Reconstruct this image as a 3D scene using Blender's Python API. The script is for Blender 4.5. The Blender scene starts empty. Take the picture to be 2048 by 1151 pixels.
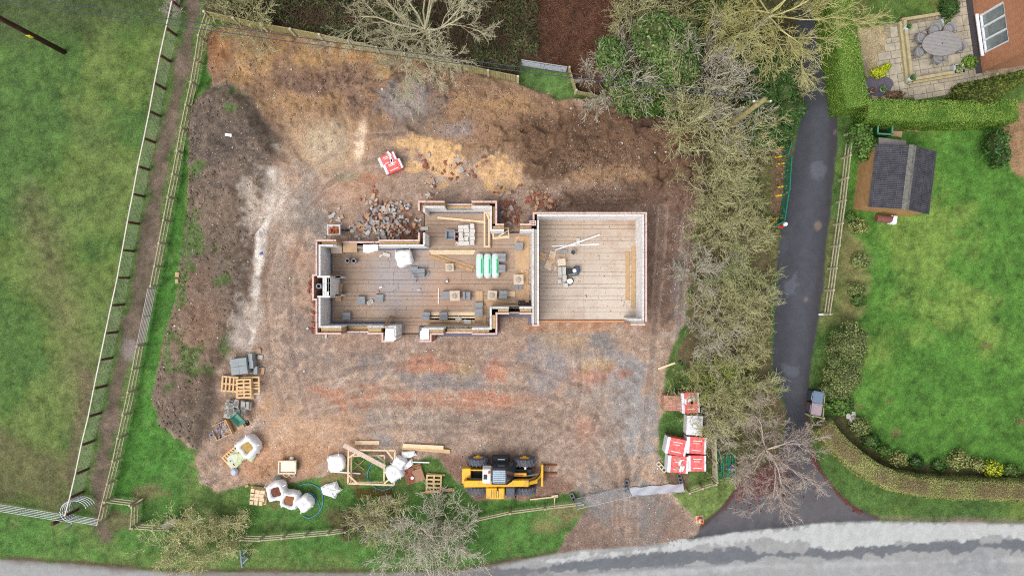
import bpy, bmesh, math, random
import numpy as np
from mathutils import Vector, Matrix

# ------------------------------------------------------------------ camera, sky, sun, exposure
scene = bpy.context.scene
C = scene.collection
S, CX, CY, H = 35.0, 1024.0, 575.5, 40.0      # photo pixels per metre on the ground, nadir point, drone height
cam_d = bpy.data.cameras.new('camera'); cam = bpy.data.objects.new('camera', cam_d); C.objects.link(cam)
cam.location = (0, 0, H); cam.rotation_euler = (0, 0, 0)
cam_d.sensor_fit = 'HORIZONTAL'; cam_d.sensor_width = 36.0; cam_d.lens = 36.0 * H / (2048 / S)
cam_d.clip_start = 0.5; cam_d.clip_end = 1000
scene.camera = cam

SUN_EL, SUN_AZ = math.radians(62), math.radians(228)      # azimuth clockwise from +Y (top of the photo)
world = bpy.data.worlds.new('World'); scene.world = world; world.use_nodes = True
wn, wl = world.node_tree.nodes, world.node_tree.links
wn.clear()
w_out = wn.new('ShaderNodeOutputWorld'); w_bg = wn.new('ShaderNodeBackground'); w_sky = wn.new('ShaderNodeTexSky')
w_hsv = wn.new('ShaderNodeHueSaturation')
w_sky.sky_type = 'NISHITA'; w_sky.sun_disc = False
w_sky.sun_elevation = SUN_EL; w_sky.sun_rotation = SUN_AZ
w_sky.air_density = 1.0; w_sky.dust_density = 4.0; w_sky.ozone_density = 1.0
w_hsv.inputs['Saturation'].default_value = 0.35         # grey, clouded daylight
w_bg.inputs['Strength'].default_value = 0.15
wl.new(w_sky.outputs[0], w_hsv.inputs['Color']); wl.new(w_hsv.outputs[0], w_bg.inputs[0]); wl.new(w_bg.outputs[0], w_out.inputs[0])
sun_d = bpy.data.lights.new('sun', 'SUN'); sun = bpy.data.objects.new('sun', sun_d); C.objects.link(sun)
sun_d.energy = 1.25; sun_d.angle = math.radians(42); sun_d.color = (1.0, 0.955, 0.89)
sd = Vector((math.sin(SUN_AZ) * math.cos(SUN_EL), math.cos(SUN_AZ) * math.cos(SUN_EL), math.sin(SUN_EL)))
sun.rotation_euler = sd.to_track_quat('Z', 'Y').to_euler()
scene.view_settings.view_transform = 'Standard'; scene.view_settings.look = 'None'
scene.view_settings.exposure = 0.22; scene.view_settings.gamma = 1.0
scene.view_settings.use_curve_mapping = False
scene.cycles.max_bounces = 6; scene.cycles.diffuse_bounces = 3; scene.cycles.glossy_bounces = 2
scene.cycles.transparent_max_bounces = 6; scene.cycles.use_denoising = False; scene.cycles.pixel_filter_type = "BLACKMAN_HARRIS"; scene.cycles.filter_width = 1.1

# ------------------------------------------------------------------ helpers
rnd = random.Random(7)
rng = np.random.default_rng(11)

def P(px, py, z=0.0):
    k = (H - z) / H
    return Vector(((px - CX) / S * k, -(py - CY) / S * k, z))

def lin(r, g, b):
    f = lambda c: (c / 255 / 12.92) if c / 255 <= 0.04045 else ((c / 255 + 0.055) / 1.055) ** 2.4
    return (f(r), f(g), f(b))

def mesh_np(name, v, f):
    v = np.asarray(v, np.float32); f = np.asarray(f, np.int32); k = f.shape[1]
    m = bpy.data.meshes.new(name)
    m.vertices.add(len(v)); m.vertices.foreach_set('co', v.ravel())
    m.loops.add(f.size); m.loops.foreach_set('vertex_index', f.ravel())
    m.polygons.add(len(f)); m.polygons.foreach_set('loop_start', np.arange(0, f.size, k, dtype=np.int32))
    m.update(calc_edges=True)
    return m

def link(name, mesh, mat=None, parent=None, loc=None, rz=0.0):
    o = bpy.data.objects.new(name, mesh); C.objects.link(o)
    if mat is not None and len(mesh.materials) == 0: mesh.materials.append(mat)
    if parent is not None: o.parent = parent
    if loc is not None: o.location = loc
    if rz: o.rotation_euler = (0, 0, rz)
    return o

def tag(o, label=None, cat=None, group=None, kind=None):
    if label: o['label'] = label
    if cat: o['category'] = cat
    if group: o['group'] = group
    if kind: o['kind'] = kind
    return o

def thing(name, label, cat, loc=(0, 0, 0), rz=0.0, group=None):
    o = bpy.data.objects.new(name, None); C.objects.link(o)
    o.location = loc; o.rotation_euler = (0, 0, rz); o.empty_display_size = 0.2
    return tag(o, label, cat, group)

def copy_tree(o, parent=None):
    c = o.copy(); C.objects.link(c)
    if parent is not None: c.parent = parent
    for ch in list(o.children): copy_tree(ch, c)
    return c

class MB:
    """collects shapes, then links them as one mesh object"""
    def __init__(s): s.v = []; s.f = []
    def add(s, vs, fs):
        n = len(s.v); s.v += [tuple(p) for p in vs]; s.f += [tuple(i + n for i in f) for f in fs]; return s
    def box(s, x, y, z, sx, sy, sz, rz=0.0, rx=0.0, ry=0.0, top=1.0):
        """centre x,y ; base z ; full sizes"""
        M = Matrix.Rotation(rz, 3, 'Z') @ Matrix.Rotation(ry, 3, 'Y') @ Matrix.Rotation(rx, 3, 'X')
        vs = []
        for k, t in ((-.5, 1), (.5, top)):
            for a, b in ((-.5, -.5), (.5, -.5), (.5, .5), (-.5, .5)):
                q = M @ Vector((a * sx * t, b * sy * t, k * sz)); vs.append((q.x + x, q.y + y, q.z + z + sz / 2))
        return s.add(vs, [(3, 2, 1, 0), (4, 5, 6, 7), (0, 1, 5, 4), (1, 2, 6, 5), (2, 3, 7, 6), (3, 0, 4, 7)])
    def beam(s, a, b, w, h):
        """rectangular bar from a to b (w across, h up)"""
        a, b = Vector(a), Vector(b); d = (b - a).normalized()
        u = d.cross(Vector((0, 0, 1)))
        u = Vector((1, 0, 0)) if u.length < 1e-4 else u.normalized()
        n = u.cross(d)
        vs = [p + u * (i * w / 2) + n * (j * h / 2) for p in (a, b) for i, j in ((-1, -1), (1, -1), (1, 1), (-1, 1))]
        return s.add(vs, [(0, 1, 2, 3), (7, 6, 5, 4), (0, 4, 5, 1), (1, 5, 6, 2), (2, 6, 7, 3), (3, 7, 4, 0)])
    def tube(s, pts, r, n=6, closed=False, cap=True):
        pts = [Vector(p) for p in pts]; m = len(pts); vs = []; fs = []
        rr = r if isinstance(r, (list, tuple)) else [r] * m
        for i, p in enumerate(pts):
            a = pts[(i - 1) % m] if (closed or i > 0) else p
            b = pts[(i + 1) % m] if (closed or i < m - 1) else p
            d = (b - a).normalized(); up = Vector((0, 0, 1)) if abs(d.z) < 0.95 else Vector((1, 0, 0))
            u = d.cross(up).normalized(); w = u.cross(d)
            vs += [p + (u * math.cos(t) + w * math.sin(t)) * rr[i] for t in (2 * math.pi * k / n for k in range(n))]
        for i in range(m if closed else m - 1):
            j = (i + 1) % m
            fs += [(i * n + k, i * n + (k + 1) % n, j * n + (k + 1) % n, j * n + k) for k in range(n)]
        if cap and not closed:
            fs += [tuple(range(n - 1, -1, -1)), tuple((m - 1) * n + k for k in range(n))]
        return s.add(vs, fs)
    def lathe(s, prof, x=0, y=0, z=0, n=16, axis='Z'):
        vs = []; fs = []
        for r, h in prof:
            for k in range(n):
                t = 2 * math.pi * k / n; a, b = r * math.cos(t), r * math.sin(t)
                q = (a, b, h) if axis == 'Z' else ((a, h, b) if axis == 'Y' else (h, a, b))
                vs.append((q[0] + x, q[1] + y, q[2] + z))
        for i in range(len(prof) - 1):
            fs += [(i * n + k, i * n + (k + 1) % n, (i + 1) * n + (k + 1) % n, (i + 1) * n + k) for k in range(n)]
        return s.add(vs, fs)
    def prism(s, poly, z0, z1):
        n = len(poly)
        vs = [(p[0], p[1], z0) for p in poly] + [(p[0], p[1], z1) for p in poly]
        fs = [tuple(range(n - 1, -1, -1)), tuple(range(n, 2 * n))] + [(k, (k + 1) % n, n + (k + 1) % n, n + k) for k in range(n)]
        return s.add(vs, fs)
    def mesh(s, name, o=(0, 0, 0)):
        m = bpy.data.meshes.new(name)
        m.from_pydata([(p[0] - o[0], p[1] - o[1], p[2] - o[2]) for p in s.v], [], s.f)
        bm = bmesh.new(); bm.from_mesh(m); bmesh.ops.recalc_face_normals(bm, faces=bm.faces); bm.to_mesh(m); bm.free()
        return m
    def build(s, name, mat, parent=None, smooth=False, bevel=0.0, world=False, loc=None, rz=0.0):
        """world=True: vertices are world coordinates and parent is an unrotated Empty"""
        o = tuple(parent.location) if (world and parent is not None) else ((0, 0, 0) if not world else (loc or (0, 0, 0)))
        m = s.mesh(name, o)
        if smooth: m.polygons.foreach_set('use_smooth', [True] * len(m.polygons))
        ob = link(name, m, mat, parent, None if (parent is None and not world and loc is None) else (loc if parent is None else loc), rz)
        if bevel:
            b = ob.modifiers.new('bevel', 'BEVEL'); b.width = bevel; b.segments = 1; b.limit_method = 'ANGLE'
        return ob

# ------------------------------------------------------------------ materials
MATS = {}
def mat(name, col, rough=0.85, var=0.25, scale=6.0, bump=0.0, bscale=60.0, metal=0.0, col2=None, island=0.0, spec=0.3, trans=0.0, dirt=0.0, alpha=1.0):
    if name in MATS: return MATS[name]
    m = bpy.data.materials.new(name); m.use_nodes = True; n, l = m.node_tree.nodes, m.node_tree.links
    b = n['Principled BSDF']; b.inputs['Roughness'].default_value = rough; b.inputs['Metallic'].default_value = metal
    b.inputs['Specular IOR Level'].default_value = spec
    geo = n.new('ShaderNodeNewGeometry')
    nz = n.new('ShaderNodeTexNoise'); nz.inputs['Scale'].default_value = scale; nz.inputs['Detail'].default_value = 5; nz.inputs['Roughness'].default_value = 0.65
    l.new(geo.outputs['Position'], nz.inputs['Vector'])
    rmp = n.new('ShaderNodeValToRGB'); e = rmp.color_ramp.elements
    c2 = col2 or tuple(min(1, c * (1 + var)) for c in col); c1 = col if col2 else tuple(c * (1 - var) for c in col)
    e[0].position = 0.32; e[0].color = (*c1, 1); e[1].position = 0.68; e[1].color = (*c2, 1)
    l.new(nz.outputs['Fac'], rmp.inputs['Fac']); out = rmp.outputs['Color']
    if island:
        mp = n.new('ShaderNodeMapRange'); mp.inputs['To Min'].default_value = 1 - island; mp.inputs['To Max'].default_value = 1 + island
        l.new(geo.outputs['Random Per Island'], mp.inputs['Value'])
        mx = n.new('ShaderNodeVectorMath'); mx.operation = 'SCALE'; l.new(out, mx.inputs[0]); l.new(mp.outputs[0], mx.inputs['Scale']); out = mx.outputs[0]
    if dirt:
        nd = n.new('ShaderNodeTexNoise'); nd.inputs['Scale'].default_value = 2.3; nd.inputs['Detail'].default_value = 8; l.new(geo.outputs['Position'], nd.inputs['Vector'])
        rd = n.new('ShaderNodeMapRange'); rd.inputs['From Min'].default_value = 0.5; rd.inputs['From Max'].default_value = 0.72; rd.inputs['To Max'].default_value = dirt
        l.new(nd.outputs['Fac'], rd.inputs['Value'])
        md = n.new('ShaderNodeMix'); md.data_type = 'RGBA'; l.new(rd.outputs[0], md.inputs['Factor']); l.new(out, md.inputs['A']); md.inputs['B'].default_value = (0.20, 0.14, 0.10, 1); out = md.outputs['Result']
    l.new(out, b.inputs['Base Color'])
    if bump:
        bn = n.new('ShaderNodeTexNoise'); bn.inputs['Scale'].default_value = bscale; bn.inputs['Detail'].default_value = 3; l.new(geo.outputs['Position'], bn.inputs['Vector'])
        bp = n.new('ShaderNodeBump'); bp.inputs['Strength'].default_value = bump; bp.inputs['Distance'].default_value = 0.02
        l.new(bn.outputs['Fac'], bp.inputs['Height']); l.new(bp.outputs[0], b.inputs['Normal'])
    if trans:
        b.inputs['Transmission Weight'].default_value = trans
    MATS[name] = m
    return m
# ------------------------------------------------------------------ ground: one relief grid, cut into the setting's pieces
def vnoise(x, y, seed):
    r = np.random.default_rng(seed); n = 256; t = r.random((n, n))
    xi = np.floor(x).astype(int); yi = np.floor(y).astype(int); fx = x - xi; fy = y - yi
    fx = fx * fx * (3 - 2 * fx); fy = fy * fy * (3 - 2 * fy)
    a = t[xi % n, yi % n]; b = t[(xi + 1) % n, yi % n]; c = t[xi % n, (yi + 1) % n]; d = t[(xi + 1) % n, (yi + 1) % n]
    return (a * (1 - fx) + b * fx) * (1 - fy) + (c * (1 - fx) + d * fx) * fy
def fbm(x, y, size, octv=4, seed=1, gain=0.55):
    s = 0; amp = 1; tot = 0
    for k in range(octv):
        ca, sa = math.cos(.6 + k), math.sin(.6 + k); s = s + amp * vnoise((x * ca - y * sa) / size * 2 ** k + 31.7 * k, (x * sa + y * ca) / size * 2 ** k - 17.3 * k, seed + k); tot += amp; amp *= gain
    s = s / tot * 2 - 1; return s * (0.42 / s.std())
def sstep(a, b, x):
    t = np.clip((x - a) / (b - a), 0, 1); return t * t * (3 - 2 * t)

fine = 0.08
xs = np.concatenate([np.array([-260, -180, -120, -80, -60, -48, -42, -38, -35, -33.5]), np.arange(-32, 32.01, fine), np.array([33.5, 35, 38, 42, 48, 60, 80, 120, 180, 260])])
ys = np.concatenate([np.array([-220, -150, -90, -60, -44, -36, -30, -26, -23, -21.5, -20.3]), np.arange(-19, 19.01, fine), np.array([20.3, 21.5, 23, 26, 30, 36, 44, 60, 90, 150, 220])])
GX, GY = np.meshgrid(xs, ys, indexing='ij')
PX, PY = GX * S + CX, CY - GY * S
nz1 = fbm(GX, GY, 1.6, 4, 3); nz2 = fbm(GX, GY, 0.5, 3, 9); nz3 = fbm(GX, GY, 4.5, 4, 21); nz4 = fbm(GX, GY, 9.0, 3, 33); nz5 = fbm(GX, GY, 0.22, 2, 51); nz6 = fbm(GX, GY, 0.9, 3, 63)

def poly(pts, soft=4.0, rag=6.0, nz=None):
    """soft ragged mask of a polygon traced in photo pixels"""
    inside = np.zeros(PX.shape, bool); d2 = np.full(PX.shape, 1e12); n = len(pts)
    for i in range(n):
        (x0, y0), (x1, y1) = pts[i], pts[(i + 1) % n]
        c = ((y0 > PY) != (y1 > PY)) & (PX < (x1 - x0) * (PY - y0) / ((y1 - y0) or 1e-9) + x0); inside ^= c
        L = (x1 - x0) ** 2 + (y1 - y0) ** 2
        t = np.clip(((PX - x0) * (x1 - x0) + (PY - y0) * (y1 - y0)) / max(L, 1e-9), 0, 1)
        d2 = np.minimum(d2, (PX - x0 - t * (x1 - x0)) ** 2 + (PY - y0 - t * (y1 - y0)) ** 2)
    sd = np.where(inside, 1, -1) * np.sqrt(d2) + rag * ((nz1 + 0.6 * nz2) if nz is None else nz)
    return sstep(-soft, soft, sd)
def line(pts, w, soft=4.0, rag=5.0):
    d2 = np.full(PX.shape, 1e12)
    for (x0, y0), (x1, y1) in zip(pts, pts[1:]):
        L = (x1 - x0) ** 2 + (y1 - y0) ** 2
        t = np.clip(((PX - x0) * (x1 - x0) + (PY - y0) * (y1 - y0)) / L, 0, 1)
        d2 = np.minimum(d2, (PX - x0 - t * (x1 - x0)) ** 2 + (PY - y0 - t * (y1 - y0)) ** 2)
    return sstep(-soft, soft, w - np.sqrt(d2) + rag * (nz1 + 0.6 * nz2))
def blob(x, y, rx, ry, rag=0.35, soft=0.6, rot=0.0):
    c, s = math.cos(rot), math.sin(rot); dx, dy = PX - x, PY - y
    d = np.sqrt(((dx * c + dy * s) / rx) ** 2 + ((-dx * s + dy * c) / ry) ** 2)
    return sstep(1 + soft, 1 - soft, d + rag * (nz1 * 1.3 + nz2 * 1.1 + nz5 * 0.7))

COL = np.zeros(PX.shape + (3,)); COL[:] = lin(72, 108, 42)
GR = np.ones(PX.shape)           # how much grass
TA = np.zeros(PX.shape)          # how much tarmac
HT = 0.02 * nz1 + 0.015 * nz2    # relief
def paint(mask, rgb, k=1.0, grass=None):
    global COL, GR
    m = (np.clip(mask, 0, 1) * k)[..., None]
    COL = COL * (1 - m) + np.array(lin(*rgb)) * m
    if grass is not None: GR = GR * (1 - m[..., 0]) + grass * m[..., 0]

# --- grass of the paddock, verges and lawn
paint(sstep(-0.25, 0.35, nz3), (92, 118, 44)); paint(sstep(0.1, 0.6, nz1 + 0.4 * nz4), (60, 98, 40), 0.7)
field = poly([(-3000, -2000), (372, -2000), (372, 0), (345, 30), (130, 1032), (-3000, 1010)], 3, 0)
paint(field * sstep(-0.1, 0.5, nz3 + 0.3 * nz1), (100, 120, 58), 0.55); paint(field * sstep(0.0, 0.8, -nz3), (80, 116, 48), 0.5)
paint(field * line([(60, 400), (110, 560), (150, 700), (175, 850)], 28, 40, 14), (112, 102, 70), 0.55)
paint(field * line([(178, 760), (172, 840), (150, 930), (140, 1000)], 14, 10, 8), (106, 92, 74), 0.8, 0.5)
paint(field * poly([(-2000, 900), (30, 868), (90, 905), (150, 930), (135, 1020), (60, 1010), (-2000, 1010)], 26, 18), (98, 88, 64), 0.7, 0.5)
paint(field * poly([(-900, -900), (700, -900), (360, 60), (240, 35), (170, 70), (60, 90), (-60, 70)], 40, 25), (66, 76, 44), 0.7)
strip = poly([(345, 0), (410, 25), (330, 410), (210, 1010), (200, 1045), (130, 1032), (345, 40)], 3, 3)
paint(strip, (84, 116, 52), 0.85); paint(strip * sstep(0.0, .5, nz1), (104, 118, 66), 0.5)
green_edge = poly([(408, 100), (432, 160), (395, 215), (385, 330), (372, 480), (360, 600), (330, 690), (312, 800), (330, 860), (390, 915), (380, 985), (300, 1000), (205, 1015), (300, 600), (340, 400)], 6, 6)
paint(green_edge, (62, 122, 34)); paint(green_edge * sstep(0.1, .5, nz1), (88, 134, 54), 0.6)
south = poly([(205, 1010), (390, 905), (450, 965), (560, 985), (660, 930), (800, 905), (905, 945), (1165, 995), (1160, 1040), (1120, 1100), (900, 1145), (330, 1140), (0, 1110), (-600, 1090), (-600, 1010), (130, 1035)], 8, 4)
paint(south, (70, 120, 42), 0.9); paint(south * sstep(0, .55, nz3 + nz1 * .6), (100, 122, 58), 0.65)
for x, y, rx, ry, c in ((425, 905, 34, 26, (150, 118, 92)), (398, 925, 18, 14, (160, 128, 100)), (705, 955, 26, 12, (140, 110, 78)), (655, 950, 30, 14, (150, 120, 90)), (690, 1040, 30, 16, (112, 104, 66)), (1120, 1025, 36, 14, (140, 128, 90)), (1090, 1050, 24, 12, (130, 122, 80)), (300, 985, 22, 12, (132, 118, 84)), (235, 1045, 30, 14, (116, 104, 78)), (545, 1005, 20, 12, (118, 104, 70))):
    paint(blob(x, y, rx, ry, 0.5), c, 0.75, 0.4)

lawn = poly([(1690, 265), (2060, 255), (3000, 255), (3000, 1000), (2040, 945), (1900, 925), (1800, 925), (1740, 860), (1700, 830), (1735, 700), (1700, 620), (1700, 440)], 6, 4)
paint(lawn, (70, 124, 30)); paint(lawn * sstep(-0.1, .6, nz1 + nz3 * .5), (78, 130, 34), 0.6); paint(lawn * sstep(0.25, .9, nz3 + .3 * nz6), (122, 146, 52), 0.55); paint(lawn * sstep(.1, .7, -nz1 - nz3 * .3), (56, 110, 28), 0.3)
for x, y in ((1778, 801), (1792, 864), (1975, 690), (2044, 845), (1716, 812)): paint(blob(x, y, 7, 7, 0.5), (118, 100, 62), 0.7)
toplawn = poly([(1700, -900), (1880, -900), (1878, 30), (1702, 58)], 4, 2)
paint(toplawn, (80, 112, 38), 0.9); paint(toplawn * sstep(-.1, .4, nz1), (106, 112, 52), 0.7)
bed = poly([(1660, 820), (1700, 830), (1760, 905), (1830, 925), (1950, 940), (3000, 1000), (3000, 1030), (2048, 985), (1830, 970), (1740, 930), (1670, 860)], 6, 5)
paint(bed, (86, 78, 52), 0.85, 0.3)
paint(poly([(2010, 215), (2060, 200), (2060, 360), (2030, 350), (2000, 260)], 6, 5), (150, 122, 92), 1, 0)
paint(poly([(1640, 440), (1700, 440), (1720, 560), (1700, 650), (1640, 650)], 12, 10), (104, 108, 58), 0.8, 0.7)
paint(poly([(1690, 450), (1720, 480), (1740, 560), (1725, 640), (1695, 650)], 10, 12), (128, 118, 76), 0.7, 0.5)

# --- woodland floor along the top and under the hedgerow
wood = poly([(395, -900), (1690, -900), (1690, 0), (1640, 60), (1600, 200), (1580, 300), (1420, 270), (1290, 228), (1150, 185), (1137, 140), (1040, 120), (1037, 160), (700, 88), (410, 30)], 4, 3)
paint(wood, (74, 62, 46), 1, 0); paint(wood * sstep(-.1, .4, nz3), (84, 82, 48), 0.7, 0.3)
paint(poly([(1060, -900), (1330, -900), (1240, 70), (1190, 180), (1150, 180), (1120, 130), (1040, 115), (1050, 40)], 10, 8), (104, 78, 62), 0.95, 0)
paint(poly([(1045, 150), (1130, 145), (1150, 190), (1120, 205), (1050, 175)], 6, 8), (84, 122, 54), 0.9, 1)
hedgerow = poly([(1400, 260), (1590, 290), (1560, 450), (1545, 600), (1540, 760), (1575, 830), (1560, 920), (1470, 965), (1420, 985), (1400, 960), (1395, 900), (1370, 830), (1335, 740), (1372, 660), (1390, 480)], 5, 6)
paint(hedgerow, (100, 90, 64), 1, 0.2); paint(hedgerow * sstep(-.05, .4, nz3 + nz1 * .4), (112, 114, 70), 0.7, 0.6)
paint(poly([(1545, 300), (1580, 300), (1562, 430), (1545, 430)], 4, 3), (126, 96, 80), 1, 0)
east = poly([(1325, 740), (1340, 700), (1380, 740), (1400, 860), (1430, 960), (1480, 950), (1440, 1010), (1400, 1045), (1345, 1000), (1325, 960), (1318, 880)], 5, 4)
paint(east, (84, 116, 46), 1, 1); paint(east * blob(1350, 860, 60, 60), (58, 98, 34), 0.8)
paint(poly([(1345, 985), (1440, 950), (1480, 960), (1450, 1005), (1402, 1042), (1365, 1015)], 8, 6), (112, 134, 64), 0.75, 1)
paint(blob(1352, 960, 26, 20), (112, 92, 76), 1, 0)

# --- bare earth of the building site
site = poly([(412, 60), (470, 52), (560, 66), (700, 92), (860, 128), (1035, 164), (1120, 200), (1150, 192), (1210, 200), (1290, 228), (1400, 255), (1412, 330), (1400, 420), (1385, 560), (1370, 650), (1330, 735), (1322, 830), (1314, 900), (1330, 960), (1345, 985), (1365, 1015), (1398, 1048), (1395, 1075), (1300, 1102), (1095, 1125), (1150, 1050), (1172, 1012), (1150, 988), (1060, 992), (950, 1004), (905, 950), (880, 912), (830, 918), (800, 930), (720, 905), (690, 940), (640, 948), (560, 970), (500, 965), (440, 978), (405, 962), (395, 912), (430, 893), (380, 886), (330, 850), (315, 800), (330, 700), (360, 600), (370, 480), (385, 350), (388, 230), (424, 178), (414, 120)], 4, 6)
paint(site, (157, 134, 117), 1, 0)
paint(site * sstep(-.2, .5, nz3), (176, 150, 130), 0.6); paint(site * sstep(0.05, .7, -nz1), (146, 124, 110), 0.45)
paint(site * sstep(.2, .9, nz6), (148, 136, 128), .35); paint(site * sstep(.2, .9, -nz6 + .3 * nz3), (182, 150, 128), .35)
paint(site * sstep(.4, 1.0, nz5 + .5 * nz6), (192, 178, 164), .22); paint(site * sstep(.4, 1.0, -nz5 - .3 * nz1), (124, 104, 92), .25)
soil0 = site; RUT = np.zeros(PX.shape)
def sp(mask, rgb, k=1.0, grass=None): paint(mask * site, rgb, k, grass)
sp(poly([(400, 40), (700, 80), (1040, 160), (1150, 190), (1300, 230), (1250, 330), (1050, 330), (900, 300), (720, 290), (560, 260), (470, 180), (410, 180)], 25, 20), (142, 112, 86), 0.9)
sp(sstep(0.0, .45, nz1 + .5 * nz3) * blob(560, 140, 190, 90, .3), (174, 140, 94), 0.65)
sp(sstep(0.1, .5, nz1 - .4 * nz3) * blob(850, 150, 220, 55, .3, rot=.2), (186, 148, 98), 0.7)
sp(sstep(0.0, .4, -nz1 + .4 * nz2) * blob(600, 190, 130, 60, .3), (112, 90, 80), 0.7)
sp(blob(440, 85, 30, 50), (160, 112, 74), 0.7)
sp(poly([(560, 240), (700, 225), (725, 330), (640, 345), (575, 320)], 14, 10), (168, 140, 112), 0.8)
sp(blob(650, 292, 48, 44, .2, .3), (180, 160, 134), 1); sp(blob(722, 290, 13, 50, .25, .4, rot=.1), (222, 196, 168), 1); sp(blob(700, 300, 8, 40, .2, .4, rot=.1), (182, 152, 122), .8); sp(line([(560, 250), (600, 320), (625, 335)], 3, 3, 2), (124, 104, 86), .6); sp(line([(585, 250), (612, 310), (640, 330)], 3, 3, 2), (190, 158, 126), .6)
sp(blob(830, 220, 64, 46, .4), (132, 116, 106), 0.85); sp(blob(818, 208, 34, 24, .6), (158, 150, 148), 0.6); sp(blob(915, 262, 40, 20, .5), (150, 140, 138), 0.7)
for x, y, rx, ry in ((860, 292, 50, 14), (900, 325, 28, 40), (880, 300, 36, 18), (1000, 350, 40, 26), (826, 334, 30, 12), (985, 375, 24, 12)):
    sp(blob(x, y, rx, ry, .55, .35), (222, 182, 132), 0.85)
sp(poly([(1050, 235), (1150, 215), (1290, 228), (1420, 255), (1412, 340), (1395, 420), (1300, 400), (1180, 372), (1090, 380), (1040, 340), (1030, 280)], 20, 18), (104, 80, 62), 0.95)
sp(sstep(.05, .5, nz1) * blob(1120, 300, 90, 60), (140, 110, 82), 0.6)
sp(blob(1310, 240, 60, 18), (74, 52, 42), 0.8); sp(blob(1385, 300, 30, 22), (70, 54, 50), 0.8); sp(blob(1350, 285, 24, 16), (140, 100, 66), 0.6)  # the two dark patches paint tree shade into the earth beside the hedge
sp(poly([(1130, 345), (1260, 320), (1300, 360), (1190, 372), (1120, 372)], 8, 6), (164, 132, 102), 0.7)
sp(poly([(1110, 375), (1310, 372), (1400, 360), (1392, 560), (1300, 640), (1298, 420), (1100, 418)], 14, 10), (114, 90, 76), 0.95)
for yy in (382, 392, 401, 408): sp(line([(1150, yy + 2), (1280, yy - 1)], 1.2, 2, 1.0), (92, 72, 62), 0.7)
sp(line([(1300, 440), (1335, 390), (1370, 350)], 2, 3, 2), (100, 80, 68), 0.6); sp(line([(1330, 450), (1360, 400), (1390, 370)], 2, 3, 2), (100, 80, 68), 0.6)
sp(poly([(1300, 420), (1390, 420), (1385, 560), (1370, 650), (1300, 660)], 12, 12), (112, 91, 80), 0.9); sp(blob(1362, 580, 12, 90, .4), (132, 128, 130), 0.5)
sp(blob(610, 420, 44, 60, .35), (134, 126, 118), 0.9); sp(blob(570, 520, 30, 90, .4), (150, 132, 118), 0.8); sp(blob(593, 500, 14, 30), (170, 120, 94), 0.5)
sp(blob(700, 380, 60, 34), (178, 140, 116), 0.7); sp(blob(745, 355, 26, 12), (168, 112, 82), 0.6); sp(blob(690, 352, 26, 8, .3), (150, 140, 116), 0.9)
mound = poly([(420, 178), (462, 172), (510, 200), (540, 250), (565, 285), (555, 318), (540, 340), (525, 420), (512, 520), (500, 600), (470, 690), (440, 740), (440, 800), (425, 870), (400, 890), (330, 850), (315, 800), (330, 700), (360, 600), (370, 480), (385, 350), (388, 230)], 7, 6)
paint(mound, (106, 92, 80), 1, 0.05)
mh = poly([(420, 178), (462, 172), (510, 200), (540, 250), (565, 285), (555, 318), (540, 340), (525, 420), (512, 520), (500, 600), (470, 690), (440, 740), (440, 800), (425, 870), (400, 890), (330, 850), (315, 800), (330, 700), (360, 600), (370, 480), (385, 350), (388, 230)], 34, 5)
paint(mound * sstep(-.1, .5, nz3 + .4 * nz1), (124, 106, 92), 0.6); paint(mound * blob(470, 290, 90, 70, .5), (94, 84, 76), 0.7)
paint(mound * blob(400, 640, 60, 90, .5), (138, 110, 90), 0.6); paint(mound * poly([(455, 170), (520, 205), (560, 300), (535, 300), (495, 225), (440, 185)], 6, 6), (92, 82, 70), 0.25)  # dark rim: shade of the north-east slope painted into the earth colour
for x, y, rx, ry in ((410, 470, 14, 30), (372, 610, 12, 50), (395, 720, 24, 20), (455, 560, 14, 20), (465, 700, 12, 24), (350, 700, 10, 40), (412, 340, 16, 12), (480, 185, 26, 10), (380, 500, 16, 40), (350, 770, 12, 20), (478, 225, 18, 12)):
    paint(mound * blob(x, y, rx, ry, .8, .5), (84, 112, 52), 0.8, 0.8)
sp(line([(548, 345), (545, 400), (528, 470), (518, 540), (514, 600), (506, 660), (498, 695)], 5, 5, 7), (228, 220, 210), .95)
sp(blob(545, 395, 30, 60, .8), (220, 204, 188), 0.7); sp(blob(492, 640, 18, 50, .8), (196, 184, 172), 0.7); sp(blob(505, 830, 14, 50, .8), (214, 206, 200), 0.75); sp(blob(570, 858, 16, 14, .8), (226, 214, 204), 0.7)
sp(blob(655, 890, 10, 8, .8), (214, 208, 204), 0.6)
# the yard south of the house
for x, y, rx, ry, c, k in ((620, 700, 60, 50, (138, 124, 116), .8), (730, 715, 40, 22, (130, 116, 110), .8), (760, 740, 50, 26, (136, 132, 130), .8), (880, 765, 70, 16, (138, 134, 134), .85), (700, 830, 110, 26, (142, 132, 126), .7), (850, 845, 120, 22, (140, 130, 124), .6), (720, 880, 90, 14, (150, 146, 146), .7),
                           (1110, 735, 90, 50, (146, 140, 140), .85), (1240, 760, 60, 60, (150, 144, 142), .8), (1270, 860, 46, 100, (150, 149, 148), .8), (1265, 1010, 60, 40, (146, 142, 138), .7), (1180, 800, 60, 50, (152, 138, 130), .7), (1100, 880, 100, 40, (154, 134, 122), .7), (1000, 850, 110, 30, (148, 128, 114), .6),
                           (600, 870, 110, 60, (192, 154, 124), .85), (500, 930, 60, 40, (182, 140, 110), .9), (620, 930, 90, 30, (178, 138, 108), .8), (740, 690, 120, 16, (156, 132, 118), .6), (640, 780, 50, 40, (160, 136, 122), .6)):
    sp(blob(x, y, rx, ry, .55, .5), c, k)
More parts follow.
